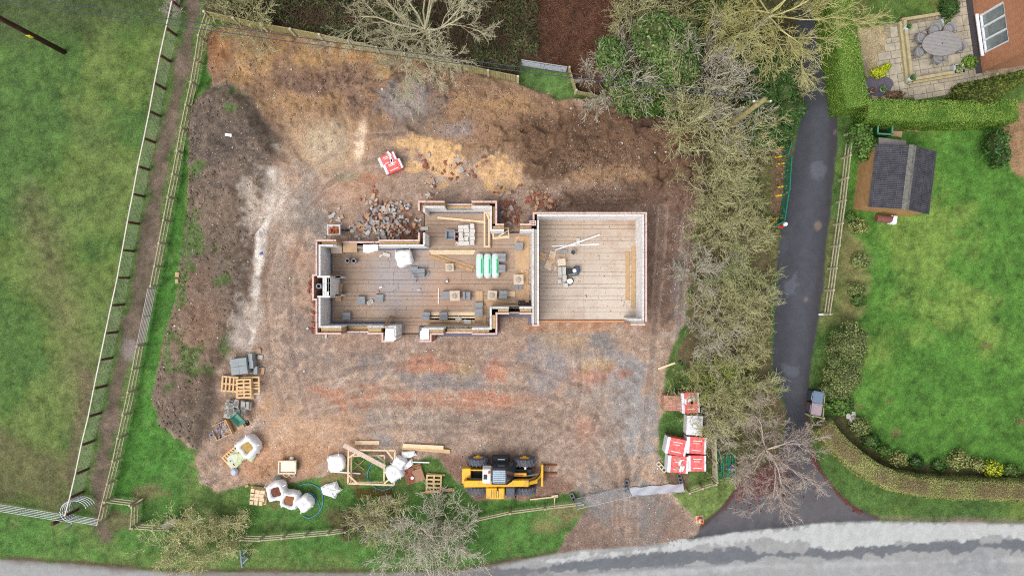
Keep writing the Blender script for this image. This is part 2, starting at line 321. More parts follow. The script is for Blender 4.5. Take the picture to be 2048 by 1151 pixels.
for x, y, rx, ry, k in ((845, 728, 46, 11, .95), (735, 790, 60, 18, .9), (1000, 745, 18, 20, .95), (1015, 797, 28, 12, .85), (850, 800, 100, 12, .5), (960, 800, 90, 12, .55), (1180, 750, 36, 18, .7), (1170, 840, 14, 30, .5), (1000, 640, 20, 8, .3)):
    sp(blob(x, y, rx, ry, .7, .75), (186, 130, 104), k * .9)
for x, y, rx, ry in ((1140, 682, 34, 22), (1170, 728, 26, 12), (925, 735, 14, 12), (1200, 722, 14, 8)): sp(blob(x, y, rx, ry, .8, .8), (182, 154, 114), .55)
sp(blob(1205, 682, 26, 22, .5), (128, 124, 122), .9); sp(blob(1150, 655, 110, 8, .4), (178, 126, 88), .6)
sp(poly([(880, 905), (1010, 920), (1150, 960), (1150, 990), (950, 1004), (900, 950)], 12, 10), (128, 98, 84), .8)
sp(poly([(1150, 1010), (1330, 985), (1398, 1060), (1300, 1104), (1100, 1122)], 14, 8), (122, 102, 92), .8)
sp(blob(1265, 1010, 50, 44, .6, .9), (146, 143, 141), .6)
for trk in ([(1262, 1075), (1262, 985), (1245, 890), (1180, 800), (1060, 755), (900, 742), (720, 760), (600, 800)], [(1240, 1070), (1235, 960), (1190, 900), (1080, 850), (930, 830), (760, 830), (640, 850)], [(1290, 1000), (1310, 880), (1325, 760), (1335, 640), (1345, 500), (1350, 420)], [(1180, 700), (1185, 780), (1160, 860), (1090, 905)], [(590, 820), (560, 700), (555, 560), (590, 420), (640, 360)], [(640, 350), (720, 300), (830, 290)]):
    for off in (-24, 24):
        q = [(x + off * (.25 if abs(trk[-1][1] - trk[0][1]) < abs(trk[-1][0] - trk[0][0]) else 1), y + off * (1 if abs(trk[-1][1] - trk[0][1]) < abs(trk[-1][0] - trk[0][0]) else .15)) for x, y in trk]
        m_ = line(q, 6.0, 3, 2.5) * soil0; tread = (.5 + .5 * np.sin((PX + PY * .6) * .9)) * sstep(-.3, .6, nz1)
        sp(m_ * (.4 + .6 * tread), (126, 107, 96), .65); RUT = np.maximum(RUT, m_ * (.6 + .4 * tread)); sp(np.clip(line(q, 9.5, 2, 2) - line(q, 6.0, 2, 2), 0, 1) * soil0, (184, 160, 140), .35)
path = line([(392, -300), (388, 0), (372, 110), (350, 210), (322, 330), (304, 440), (285, 570), (258, 680), (236, 760), (212, 880), (198, 1000), (196, 1040), (214, 1070)], 14, 8, 6)
path = np.maximum(path, line([(304, 440), (285, 570), (262, 680)], 21, 8, 6))
paint(path, (104, 90, 78), .95, 0.05); paint(path * sstep(0, .4, nz1), (122, 106, 94), .6); paint(blob(262, 700, 16, 20), (150, 140, 136), .7, 0)
# --- lane and road
lane = poly([(1610, -900), (1700, -900), (1660, 60), (1676, 180), (1674, 300), (1658, 450), (1641, 600), (1626, 700), (1614, 800), (1620, 880), (1640, 935), (1668, 975), (1700, 1008), (1760, 1036), (1760, 1060), (1300, 1110), (1396, 1066), (1402, 1050), (1450, 1010), (1480, 965), (1560, 900), (1575, 820), (1545, 740), (1548, 600), (1563, 450), (1584, 320), (1596, 260), (1606, 200), (1590, 60)], 2.5, 2.5)
paint(lane, (66, 68, 74), 1, 0); paint(lane * sstep(-.2, .8, nz3 + .4 * nz1), (78, 80, 87), .6); paint(lane * line([(1642, 230), (1630, 350), (1612, 500), (1594, 650), (1590, 780)], 20, 16, 6), (84, 86, 94), .5); paint(lane * line([(1672, 200), (1656, 450), (1640, 600), (1614, 800)], 8, 8, 6), (62, 56, 58), .55)
paint(lane * poly([(1640, 900), (1760, 1036), (1400, 1060), (1480, 965), (1560, 900)], 20, 12), (94, 92, 95), .9)
paint(lane * poly([(1470, 920), (1570, 890), (1560, 960), (1470, 1000)], 14, 14), (106, 66, 62), .55)
for x, y in ((1633, 347), (1582, 575), (1578, 738)): paint(lane * blob(x, y, 6, 9, 1.6, 1.0), (112, 116, 126), .45)
for x, y in ((1669, 266), (1635, 450), (1612, 600)): paint(lane * blob(x, y, 5, 6, .6), (136, 118, 106), .6)
road = poly([(-9000, 1090), (-600, 1106), (0, 1117), (160, 1128), (330, 1142), (700, 1146), (900, 1143), (1020, 1122), (1120, 1104), (1300, 1088), (1500, 1061), (1640, 1046), (1760, 1040), (1900, 1042), (2100, 1046), (9000, 1050), (9000, 1400), (1200, 1420), (-9000, 1400)], 2.5, 2)
paint(road, (150, 151, 151), 1, 0)
up = sstep(-.25, .35, nz3 + .4 * nz1)
rx = poly([(1060, 1121), (1300, 1092), (1500, 1063), (1760, 1041), (2100, 1047), (2100, 1072), (1900, 1078), (1800, 1086), (1680, 1094), (1500, 1076), (1300, 1105), (1100, 1126)], 1.5, 6, nz1 + .8 * nz2 + .6 * nz5)
dk = poly([(900, 1150), (1120, 1122), (1320, 1098), (1450, 1104), (1650, 1096), (1720, 1090), (1860, 1082), (1960, 1076), (2100, 1076), (2100, 1100), (1800, 1108), (1400, 1124), (1150, 1140), (1000, 1158)], 2, 8, nz1 + .8 * nz2 + .6 * nz5)
paint(road * dk, (104, 107, 112), 1); paint(road * rx, (178, 180, 179), .95); paint(road * line([(1120, 1148), (1300, 1136), (1450, 1128)], 2, 3, 3), (120, 120, 122), .5); paint(road * line([(1180, 1156), (1500, 1132), (2060, 1118)], 4, 5, 5), (170, 172, 173), .6); paint(road * line([(1920, 1122), (1955, 1120)], 3, 3, 2), (120, 122, 126), .6); paint(road * blob(1960, 1130, 40, 16, .6), (140, 142, 145), .7); paint(road * blob(1700, 1150, 120, 10, .6), (152, 153, 154), .7)
paint(road * poly([(-500, 1085), (400, 1140), (900, 1138), (1120, 1098), (1120, 1108), (900, 1150), (500, 1160), (0, 1124), (-500, 1104)], 5, 5), (118, 110, 104), .7)
paint(road * blob(900, 1148, 150, 10, .4), (116, 114, 114), .7)
gutter = line([(0, 1114), (160, 1124), (330, 1139), (900, 1140), (1020, 1119), (1120, 1101)], 4, 4, 3); paint(gutter * (1 - site * .6), (86, 70, 58), .8, 0)
paint(line([(1760, 1035), (1850, 1038), (2060, 1041), (9000, 1044)], 5, 5, 3), (122, 108, 96), .85, 0)
gutter2 = line([(1478, 968), (1450, 1012), (1404, 1052)], 3, 4, 3); paint(gutter2, (74, 52, 46), .8, 0)
paint(line([(1612, 805), (1622, 890), (1645, 945), (1675, 985), (1712, 1018), (1760, 1036)], 3, 3, 3), (84, 54, 46), .85, 0)
TA = np.maximum(road, lane)
GR = np.clip(GR * (1 - TA), 0, 1)
patio = poly([(1706, 60), (1800, 45), (1880, 28), (1960, -900), (2400, -900), (2060, 150), (1985, 165), (1930, 190), (1740, 200), (1735, 160)], 2, 0)
paint(patio, (150, 138, 118), 1, 0)
paint(poly([(1708, 60), (1768, 52), (1778, 130), (1760, 150), (1740, 150), (1722, 90)], 4, 3), (172, 156, 124), .95, 0)
# --- small-scale mottling of earth, grass and tarmac, and how stony the earth is
soil = site * (1 - mound)
lum = (COL * np.array([.3, .59, .11])).sum(-1, keepdims=True); gk = (.16 * GR)[..., None]; COL = (COL * (1 - gk) + lum * np.array([1.06, 1.0, .82]) * gk) * (1 - .06 * GR)[..., None]
mot = 1 + (0.17 * nz5 + 0.14 * nz2 + 0.08 * nz6 + 0.06 * nz1) * (1 - .75 * TA) + 0.05 * nz5
mot = mot + GR * (0.10 * nz5 + 0.08 * nz2)
COL = np.clip(COL * np.clip(mot, .35, 1.8)[..., None], 0, 1)
PEB = np.clip(soil * (.35 + .5 * sstep(-.2, .6, nz6 + .5 * nz3)) + mound * .4, 0, 1)
# --- relief
soil = site * (1 - mound)
HT = HT * (1 - TA)
HT += mh * (0.8 + 0.18 * nz3 + 0.09 * nz1 + 0.08 * nz2 + .05 * nz5) + mh * poly([(420, 178), (500, 190), (545, 250), (560, 300), (520, 400), (400, 420), (395, 230)], 45, 6) * 0.35
HT += soil * blob(600, 150, 210, 90) * (0.25 + 0.10 * nz1 + 0.16 * np.abs(nz2) + .07 * nz5)
HT += soil * blob(900, 210, 200, 70) * (0.1 + 0.06 * nz1 + 0.12 * np.abs(nz2) + .05 * nz5)
HT += soil * blob(1200, 290, 190, 80) * (0.3 + 0.13 * nz1 + 0.22 * np.abs(nz2) + .09 * nz5) + soil * blob(1330, 250, 90, 40) * 0.4 * (1 + .5 * nz2)
HT += soil * blob(1360, 330, 40, 60) * 0.4 * (1 + nz1)
HT += blob(415, 930, 24, 40) * (0.15 + 0.2 * np.abs(nz2))
HT += soil * 0.03 * fbm(GX, GY, 0.3, 2, 77) - .035 * RUT * soil
inhouse = poly([(640, 485), (1300, 415), (1300, 660), (640, 660)], 30, 0)
HT = HT * (1 - inhouse) + 0.012 * nz1 * inhouse
HT = HT * (1 - patio) - patio * 0.02
HT = np.where((np.abs(GX) < 31.9) & (np.abs(GY) < 18.9), HT, 0.0)
def ground_z(x, y):
    i = np.clip(np.searchsorted(xs, x), 0, len(xs) - 1); j = np.clip(np.searchsorted(ys, y), 0, len(ys) - 1); return float(HT[i, j])
def G(px, py, dz=0.0):
    p = P(px, py, 0); p.z = ground_z(p.x, p.y) + dz; return p

def ground_material():
    m = bpy.data.materials.new('earth_grass_and_tarmac'); m.use_nodes = True; n, l = m.node_tree.nodes, m.node_tree.links
    b = n['Principled BSDF']; b.inputs['Specular IOR Level'].default_value = 0.25
    def N(t, **kw):
        x = n.new(t)
        for k, v in kw.items(): x.inputs[k].default_value = v
        return x
    geo = n.new('ShaderNodeNewGeometry'); pos = geo.outputs['Position']
    at = n.new('ShaderNodeAttribute'); at.attribute_name = 'base'; ag = n.new('ShaderNodeAttribute'); ag.attribute_name = 'mix'
    sep = n.new('ShaderNodeSeparateColor'); l.new(ag.outputs['Color'], sep.inputs[0]); gr, ta = sep.outputs[0], sep.outputs[1]
    def noise(scale, det=4, rough=.6):
        x = N('ShaderNodeTexNoise', Scale=scale, Detail=det, Roughness=rough); l.new(pos, x.inputs['Vector']); return x.outputs['Fac']
    def rng_(v, a, b_, c, d):
        x = N('ShaderNodeMapRange'); x.inputs['From Min'].default_value = a; x.inputs['From Max'].default_value = b_; x.inputs['To Min'].default_value = c; x.inputs['To Max'].default_value = d; l.new(v, x.inputs['Value']); return x.outputs[0]
    def mul(a, b_):
        x = n.new('ShaderNodeMath'); x.operation = 'MULTIPLY'; l.new(a, x.inputs[0])
        (l.new(b_, x.inputs[1]) if not isinstance(b_, float) else setattr(x.inputs[1], 'default_value', b_)); return x.outputs[0]
    def mixc(f, a, b_):
        x = n.new('ShaderNodeMix'); x.data_type = 'RGBA'; l.new(f, x.inputs['Factor'])
        (l.new(a, x.inputs['A'])); (l.new(b_, x.inputs['B']) if not isinstance(b_, tuple) else setattr(x.inputs['B'], 'default_value', (*b_, 1))); return x.outputs['Result']
    def scl(c, f):
        x = n.new('ShaderNodeVectorMath'); x.operation = 'SCALE'; l.new(c, x.inputs[0]); l.new(f, x.inputs['Scale']); return x.outputs[0]
    n1 = noise(11.5, 5, .82); n2 = noise(7, 2, .6)
    soil_c = scl(at.outputs['Color'], rng_(n1, .3, .7, .45, 1.52))
    vo = N('ShaderNodeTexVoronoi', Scale=15.0); l.new(pos, vo.inputs['Vector'])
    vs = n.new('ShaderNodeSeparateColor'); l.new(vo.outputs['Color'], vs.inputs[0])
    peb = mul(rng_(vo.outputs['Distance'], .18, .34, 1, 0), rng_(vs.outputs[0], .70, .76, 0, 1))
    soil_c = mixc(mul(peb, sep.outputs[2]), soil_c, (0.46, 0.41, 0.37))
    vd = mul(rng_(vo.outputs['Distance'], .2, .42, 1, 0), rng_(vs.outputs[1], .78, .82, 0, .5)); soil_c = mixc(vd, soil_c, (0.085, 0.06, 0.048))
    gc = scl(at.outputs['Color'], rng_(n1, .28, .72, .35, 1.7))
    gc = mixc(rng_(n1, .52, .72, 0, .4), gc, (0.24, 0.24, 0.09))
    tc = scl(at.outputs['Color'], rng_(n1, .3, .7, .80, 1.2))
    edge = N('ShaderNodeMath'); edge.operation = 'ADD'; l.new(gr, edge.inputs[0]); l.new(rng_(n2, .3, .7, -.28, .28), edge.inputs[1])
    c = mixc(rng_(edge.outputs[0], .38, .62, 0, 1), soil_c, gc); c = mixc(ta, c, tc)
    l.new(c, b.inputs['Base Color'])
    b.inputs['Roughness'].default_value = 0.92
    bp = N('ShaderNodeBump', Strength=0.6, Distance=0.05)
    hm = n.new('ShaderNodeMath'); hm.operation = 'MULTIPLY'; l.new(n1, hm.inputs[0]); l.new(rng_(ta, 0, 1, 1, .1), hm.inputs[1])
    l.new(hm.outputs[0], bp.inputs['Height']); l.new(bp.outputs[0], b.inputs['Normal'])
    return m

def build_ground():
    nx, ny = PX.shape
    V = np.stack([GX, GY, HT], -1).reshape(-1, 3); idx = np.arange(nx * ny).reshape(nx, ny)
    F = np.stack([idx[:-1, :-1], idx[1:, :-1], idx[1:, 1:], idx[:-1, 1:]], -1).reshape(-1, 4)
    reg = np.zeros(PX.shape, int)
    for k, msk in ((1, field), (2, strip), (3, path), (4, wood), (5, lawn), (6, hedgerow), (7, np.maximum(site, mound)), (8, lane), (9, road), (10, patio)):
        reg[msk > 0.5] = k
    R = reg[:-1, :-1].ravel(); gm = ground_material()
    names = ['ground', 'field', 'footpath_verge', 'footpath', 'woodland_ground', 'lawn', 'hedgerow_ground', 'building_site_ground', 'lane', 'road', 'patio_ground']
    colf = np.concatenate([COL, np.ones(PX.shape + (1,))], -1).reshape(-1, 4).astype(np.float32)
    mix = np.stack([GR, TA, PEB, np.ones_like(GR)], -1).reshape(-1, 4).astype(np.float32)
    for k, nm in enumerate(names):
        f = F[R == k]; u, inv = np.unique(f, return_inverse=True)
        me = mesh_np(nm, V[u], inv.reshape(-1, 4)); me.polygons.foreach_set('use_smooth', np.ones(len(f), bool))
        a = me.attributes.new('base', 'FLOAT_COLOR', 'POINT'); a.data.foreach_set('color', colf[u].ravel())
        a = me.attributes.new('mix', 'FLOAT_COLOR', 'POINT'); a.data.foreach_set('color', mix[u].ravel())
        tag(link(nm, me, gm), kind='structure')
build_ground()
# ------------------------------------------------------------------ the half-built house
ZT = 2.25
M_brick = mat('red_facing_brick', lin(186, 136, 120), .9, .18, 3, .3, 80, island=.22)
M_bricktop = mat('fresh_mortar_on_brick', lin(216, 186, 176), .95, .18, 9, .3, 60)
M_block = mat('aerated_block', lin(226, 224, 222), .95, .08, 3, .35, 40, island=.09)
M_greyblock = mat('grey_concrete_block', lin(142, 145, 149), .95, .13, 7, .4, 50, island=.14)
M_mortar = mat('mortar', lin(168, 160, 150), .95, .15, 8, .3, 60)
M_cavity = mat('cavity_insulation', lin(186, 160, 118), 1.0, .3, 14, .5, 40)
M_dpc = mat('blue_black_damp_course', lin(74, 78, 98), .7, .4, 16, .4, 40, col2=lin(128, 130, 146))
M_timber = mat('new_sawn_timber', lin(222, 198, 164), .8, .12, 5, .2, 60, island=.1)
M_oldtimber = mat('weathered_timber', lin(172, 140, 108), .9, .2, 6, .3, 60, island=.14)
M_palet = mat('pallet_timber', lin(214, 180, 136), .9, .16, 6, .3, 60, island=.16)
M_ply = mat('plywood', lin(182, 152, 120), .85, .14, 2.5, .2, 50, island=.12)
M_white = mat('white_woven_plastic', lin(240, 240, 241), .7, .05, 5, .15, 30)
M_dark = mat('void_shadow_earth', lin(40, 34, 30), 1, .2)
M_steel = mat('galvanised_steel', lin(176, 182, 188), .5, .12, 4, metal=.35)
M_blackp = mat('black_plastic', lin(44, 47, 52), .5, .25, 8)
M_greyp = mat('grey_plastic', lin(146, 150, 158), .6, .15, 6)

def floor_material():
    m = mat('beam_and_block_floor', lin(172, 150, 132), .95, .14, 1.6, .35, 45, island=.09)
    n, l = m.node_tree.nodes, m.node_tree.links; b = n['Principled BSDF']; src = b.inputs['Base Color'].links[0].from_socket
    geo = n.new('ShaderNodeNewGeometry')
    nz = n.new('ShaderNodeTexNoise'); nz.inputs['Scale'].default_value = 1.3; nz.inputs['Detail'].default_value = 6; l.new(geo.outputs['Position'], nz.inputs['Vector'])
    for px, py, r, c, k in ((800, 550, 2.0, (158, 154, 158), .7), (895, 585, 1.4, (182, 146, 126), .6), (760, 560, 1.2, (164, 158, 158), .5), (1170, 540, 3.4, (198, 184, 170), .9), (1240, 610, 2.0, (206, 194, 180), .8), (1120, 470, 2.2, (184, 166, 148), .8), (920, 450, 1.6, (158, 134, 114), .7), (690, 560, 1.8, (160, 138, 120), .7), (975, 540, 1.6, (162, 136, 116), .6), (850, 655, 1.4, (182, 152, 130), .7)):
        c0 = P(px, py, .1)
        d = n.new('ShaderNodeVectorMath'); d.operation = 'DISTANCE'; l.new(geo.outputs['Position'], d.inputs[0]); d.inputs[1].default_value = c0
        a = n.new('ShaderNodeMath'); a.operation = 'MULTIPLY_ADD'; l.new(nz.outputs['Fac'], a.inputs[0]); a.inputs[1].default_value = -r * 1.6; l.new(d.outputs['Value'], a.inputs[2])
        mr = n.new('ShaderNodeMapRange'); mr.inputs['From Min'].default_value = -r * .3; mr.inputs['From Max'].default_value = r * .45; mr.inputs['To Min'].default_value = k; mr.inputs['To Max'].default_value = 0; l.new(a.outputs[0], mr.inputs['Value'])
        mx = n.new('ShaderNodeMix'); mx.data_type = 'RGBA'; l.new(mr.outputs[0], mx.inputs['Factor']); l.new(src, mx.inputs['A']); mx.inputs['B'].default_value = (*lin(*c), 1); src = mx.outputs['Result']
    l.new(src, b.inputs['Base Color']); return m
M_floor = floor_material()

house = thing('house_shell', 'half-built brick and block house shell with attached garage in the middle of the site', 'house', P(900, 560))
mb_brick, mb_blk, mb_mort, mb_top, mb_cav, mb_dpc = MB(), MB(), MB(), MB(), MB(), MB()
BLK = {}
def block_obj(x, y, z, L, W, Hh, alongx, parent, matr, name='block', rz=0.0):
    key = (round(L, 2), round(W, 2), round(Hh, 2), alongx, matr.name)
    if key not in BLK:
        BLK[key] = MB().box(0, 0, 0, L if alongx else W, W if alongx else L, Hh).mesh(name); BLK[key].materials.append(matr)
    o = bpy.data.objects.new(name, BLK[key]); C.objects.link(o); o.parent = parent
    o.location = (x - parent.location.x, y - parent.location.y, z - parent.location.z); o.rotation_euler.z = rz
    return o
n_individual = [0]
def rect(x0, y0, x1, y1, z=ZT):
    a, b = P(x0, y1, z), P(x1, y0, z); return a.x, a.y, b.x, b.y
def wall(kind, x0, y0, x1, y1, z1=ZT, z0=0.0):
    X0, Y0, X1, Y1 = rect(x0, y0, x1, y1); ax = (X1 - X0) >= (Y1 - Y0)
    L = (X1 - X0) if ax else (Y1 - Y0); W = .1
    cx, cy = (X0 + X1) / 2, (Y0 + Y1) / 2
    def put(t, l, z, h, mbx, w=W): mbx.box((X0 + t) if ax else cx, cy if ax else (Y0 + t), z, l if ax else w, w if ax else l, h)
    if kind == 'brick':
        put(L / 2, L - .004, z0, z1 - z0 - .008, mb_mort, W - .012)
        z = z0; k = 0
        while z < z1 - .04:
            t = -(.1125 if k % 2 else 0.0)
            while t < L - .02:
                a, b = max(t, 0), min(t + .213, L)
                if b - a > .03: put((a + b) / 2, b - a, z, .064, mb_brick)
                t += .225
            z += .075; k += 1
        t = 0.0
        while t < L - .05:                               # bed of mortar smeared on the top course
            a = t; b = min(L, t + rnd.uniform(.15, .7)); put((a + b) / 2, b - a, z - .011, rnd.uniform(.006, .02), mb_top, W * rnd.uniform(.85, .99)); t = b + rnd.choice((0, 0, .06))
    else:
        put(L / 2, L - .004, z0, z1 - z0 - .012, mb_mort, W - .016)
        nco = max(1, round((z1 - z0) / .225)); ch = (z1 - z0) / nco
        for k in range(nco):
            t = -(.225 if k % 2 else 0.0)
            while t < L - .03:
                a, b = max(t, 0), min(t + .436, L)
                if b - a > .04:
                    if k >= nco - 2 and n_individual[0] < 290:
                        n_individual[0] += 1
                        block_obj((X0 + (a + b) / 2) if ax else cx, cy if ax else (Y0 + (a + b) / 2), z0 + k * ch, b - a, W, ch - .012, ax, house, M_block)
                    else: put((a + b) / 2, b - a, z0 + k * ch, ch - .012, mb_blk)
                t += .45
SILL = .95
for k, x0, y0, x1, y1, z1 in [
    ('brick', 632, 479, 672, 482.5, ZT), ('brick', 672.2, 479, 756.8, 482.5, SILL), ('brick', 757, 479, 839.5, 482.5, ZT),
    ('block', 641, 488.6, 672, 492.2, ZT), ('block', 672.2, 488.6, 756.8, 492.2, SILL), ('block', 757, 488.6, 849.8, 492.2, ZT),
    ('brick', 631, 482.7, 634.5, 548, ZT), ('brick', 631, 600, 634.5, 664.3, ZT), ('block', 637, 488.6, 640.7, 551, ZT), ('block', 637, 595.2, 640.7, 651.3, ZT),
    ('brick', 836, 465, 839.5, 478.8, ZT), ('brick', 836, 405.2, 839.5, 421, ZT), ('block', 846.2, 465, 849.8, 488.4, ZT), ('block', 846.2, 411.5, 849.8, 424, ZT),
    ('brick', 836, 401.5, 889, 405, ZT), ('brick', 889.2, 401.5, 942.8, 405, SILL), ('brick', 943, 401.5, 990.3, 405, ZT),
    ('block', 850, 411.5, 889, 415.1, ZT), ('block', 889.2, 411.5, 942.8, 415.1, SILL), ('block', 943, 411.5, 979.8, 415.1, ZT),
    ('brick', 990.5, 401.5, 994, 446.8, ZT), ('block', 980, 411.5, 983.6, 461.5, ZT),
    ('brick', 990.5, 447, 1008, 450.5, ZT), ('brick', 1040, 447, 1061, 450.5, ZT), ('block', 983.8, 458, 1008, 461.5, ZT), ('block', 1040, 458, 1064.2, 461.5, ZT),
    ('brick', 1065.5, 427.7, 1069, 450, ZT), ('block', 1064.5, 457, 1068.1, 648, ZT), ('block', 1074.4, 432.2, 1078, 648, ZT),
    ('brick', 1065.5, 424, 1290.3, 427.5, ZT), ('block', 1074.4, 428.4, 1288.6, 432, ZT),
    ('brick', 1290.5, 424, 1294, 643, ZT), ('block', 1285, 432.2, 1288.6, 641, ZT), ('block', 1259, 637.4, 1284.8, 641, ZT), ('brick', 1261, 647, 1290, 650.5, ZT),
    ('brick', 1064.5, 648.2, 1079, 651.7, ZT),
    ('brick', 991, 624.5, 1018, 628, ZT), ('brick', 1018.2, 624.5, 1038.8, 628, 1.3), ('brick', 1039, 624.5, 1064.3, 628, ZT),
    ('block', 983.4, 613.5, 1018, 617.1, ZT), ('block', 1018.2, 613.5, 1038.8, 617.1, 1.3), ('block', 1039, 613.5, 1064.3, 617.1, ZT),
    ('brick', 991, 628.2, 994.6, 669, ZT), ('block', 979.6, 613.5, 983.2, 658.9, ZT),
    ('brick', 863.2, 665.5, 887, 669, ZT), ('brick', 887.2, 665.5, 943.8, 669, SILL), ('brick', 944, 665.5, 990.8, 669, ZT),
    ('block', 847.2, 655.4, 887, 659, ZT), ('block', 887.2, 655.4, 943.8, 659, SILL), ('block', 944, 655.4, 979.4, 659, ZT),
    ('block', 843.4, 655.4, 847, 679.6, ZT), ('brick', 859.5, 665.5, 863, 679.8, ZT), ('brick', 839, 680, 863, 683.5, ZT),
    ('brick', 763, 668.2, 766.5, 679.8, ZT), ('brick', 763, 680, 788, 683.5, ZT), ('block', 788.5, 651.5, 792, 672, ZT),
    ('brick', 631, 664.5, 682, 668, ZT), ('brick', 682.2, 664.5, 734.8, 668, SILL), ('brick', 735, 664.5, 766.5, 668, ZT),
    ('block', 637, 651.5, 682, 655.1, ZT), ('block', 682.2, 651.5, 734.8, 655.1, SILL), ('block', 735, 651.5, 788.2, 655.1, ZT),
    ('brick', 624, 548, 627.5, 600, ZT), ('brick', 627.7, 548, 634.5, 551.5, ZT), ('brick', 627.7, 596.5, 634.5, 600, ZT),
    ('block', 634.6, 551.2, 661, 554.8, ZT), ('block', 634.6, 591.2, 661, 594.8, ZT), ('block', 645.2, 555, 648.8, 591, ZT), ('block', 649.2, 555, 652.8, 591, ZT - .02), ('block', 653.2, 555, 656.8, 591, ZT - .05), ('block', 657.2, 555, 660.8, 591, ZT),
    ('block', 661.4, 551.2, 672, 554.8, 1.2), ('block', 661.4, 588.8, 672, 592.4, 1.2)]:
    wall(k, x0, y0, x1, y1, z1)
def fill(mbx, x0, y0, x1, y1, z0, z1): X0, Y0, X1, Y1 = rect(x0, y0, x1, y1); mbx.box((X0 + X1) / 2, (Y0 + Y1) / 2, z0, X1 - X0, Y1 - Y0, z1 - z0)
for r in [(641, 483.2, 671.5, 487.8, 2.0), (758, 483.2, 838, 487.8, 2.12), (635.3, 484, 636.4, 547, 2.0), (635.3, 601, 636.4, 663, 2.0), (840.2, 466, 845.4, 487, 1.5), (840.2, 406, 845.4, 420, 1.9), (846, 405.8, 888.5, 410.8, 1.9), (889.5, 405.8, 942.5, 410.8, .94), (943.5, 405.8, 979, 410.8, 1.8), (984.4, 411, 989.7, 446, 1.9), (985, 451.2, 1007.5, 457.3, 2.1), (1041, 451.2, 1063, 457.3, 2.0),
          (996, 618, 1017, 623.8, 2.15), (1040, 618, 1063, 623.8, 2.15), (984, 630, 990.2, 657, 2.15), (848, 659.8, 886, 664.8, 2.15), (945, 659.8, 978, 664.8, 2.1), (889, 659.8, 943, 664.8, .94), (640, 655.8, 681, 663.8, 2.05), (683, 655.8, 734, 663.8, .7), (736, 655.8, 762, 663.8, 2.18), (847.6, 670, 858.8, 679, 2.2), (767.2, 672.4, 788, 679, 2.1)]:
    fill(mb_cav, r[0], r[1], r[2], r[3], .05, r[4])
for r in [(1068.6, 458, 1073.9, 647, 2.17), (1262, 641.4, 1288, 646.6, 2.2)]: fill(mb_mort, r[0], r[1], r[2], r[3], .05, r[4])
for r in [(683.5, 557.5, 690, 590)]: pass
# damp course: strips lying at the foot of the walls, outside and inside
def strip_(x0, y0, x1, y1, z0, z1): X0, Y0, X1, Y1 = rect(x0, y0, x1, y1, 0); mb_dpc.box((X0 + X1) / 2, (Y0 + Y1) / 2, z0, X1 - X0, Y1 - Y0, z1 - z0)
for r in [(995, 412, 999.5, 452), (1058, 431, 1064.4, 446), (997, 627, 1062, 633.5), (995.5, 633.7, 1000, 667), (1057, 633.7, 1063.5, 648), (862, 666, 995, 672), (862, 672.2, 868, 681), (640, 661, 762, 666.5), (886, 406, 946, 411)]: strip_(*r, -.05, .13)
for r in [(660, 500, 666, 546), (660, 596, 666, 646), (667, 642, 790, 646.5), (757, 496, 852, 500.5), (853, 470, 859, 500), (853, 422.5, 980, 427), (853, 427.2, 857, 429), (986, 465, 1008, 468.5), (1040, 465, 1063, 468.5), (787, 646.8, 793, 668), (838, 652, 844, 672)]: strip_(*r, .125, .139)
for nm, mbx, mt in (('brickwork', mb_brick, M_brick), ('blockwork', mb_blk, M_block), ('mortar_bed', mb_top, M_bricktop)):
    o = mbx.build(nm, mt, house, world=True); o['kind'] = 'stuff'
mb_mort.build('mortar_joints', M_mortar, house, world=True); mb_cav.build('cavity_insulation', M_cavity, house, world=True)['kind'] = 'stuff'; mb_dpc.build('damp_course', M_dpc, house, world=True)
# pale closing blocks on the two door piers
for pts, zt in (([(771, 656), (788, 656), (788, 671), (793, 676), (789, 681), (769, 681)], 2.26), ([(840, 662), (848, 657), (858, 657), (858, 679), (840, 679)], 2.26)):
    MB().prism([tuple(P(a, b, ZT))[:2] for a, b in pts][::-1], .2, zt).build('door_pier', M_block, house, world=True)
# chimney flue
c = P(638.5, 572, ZT)
fl = MB().lathe([(.10, 0), (.14, 0), (.14, 2.35), (.10, 2.35), (.10, 0.2)], c.x, c.y, .05, 18); fl.build('flue_liner', M_greyp, house, world=True, smooth=False)
MB().prism([tuple(P(a, b, ZT))[:2] for a, b in ((634.8, 555.2), (634.8, 590.8), (645, 590.8), (645, 555.2))], .0, .1).build('hearth', M_dark, house, world=True)
# floor: beams and rows of infill blocks
FZ = .12
slab = MB()
for r in ((645, 495, 1066, 612), (645, 612, 984, 652), (848, 415, 984, 495), (984, 464, 1066, 495), (1076, 433, 1283, 641), (790, 652, 842, 668)):
    X0, Y0, X1, Y1 = rect(*r, 0); slab.box((X0 + X1) / 2, (Y0 + Y1) / 2, -.06, X1 - X0, Y1 - Y0, .06 + .085 - .003 * len(slab.v) / 8)
floor_o = slab.build('floor', mat('floor_gap_dust', lin(92, 76, 66), 1, .2), house, world=True)
FLB = {}
def floor_row(x0, y0, x1, y1, name):
    X0, Y0, X1, Y1 = rect(x0, y0, x1, y1, FZ); l = MB().box(0, 0, 0, X1 - X0 - .010, Y1 - Y0 - .013, .035)
    o = l.build(name, M_floor, floor_o); o.location = ((X0 + X1) / 2 - house.location.x, (Y0 + Y1) / 2 - house.location.y, FZ - .035 + rnd.uniform(-.006, .004)); o.rotation_euler.z = rnd.uniform(-.0015, .0015)
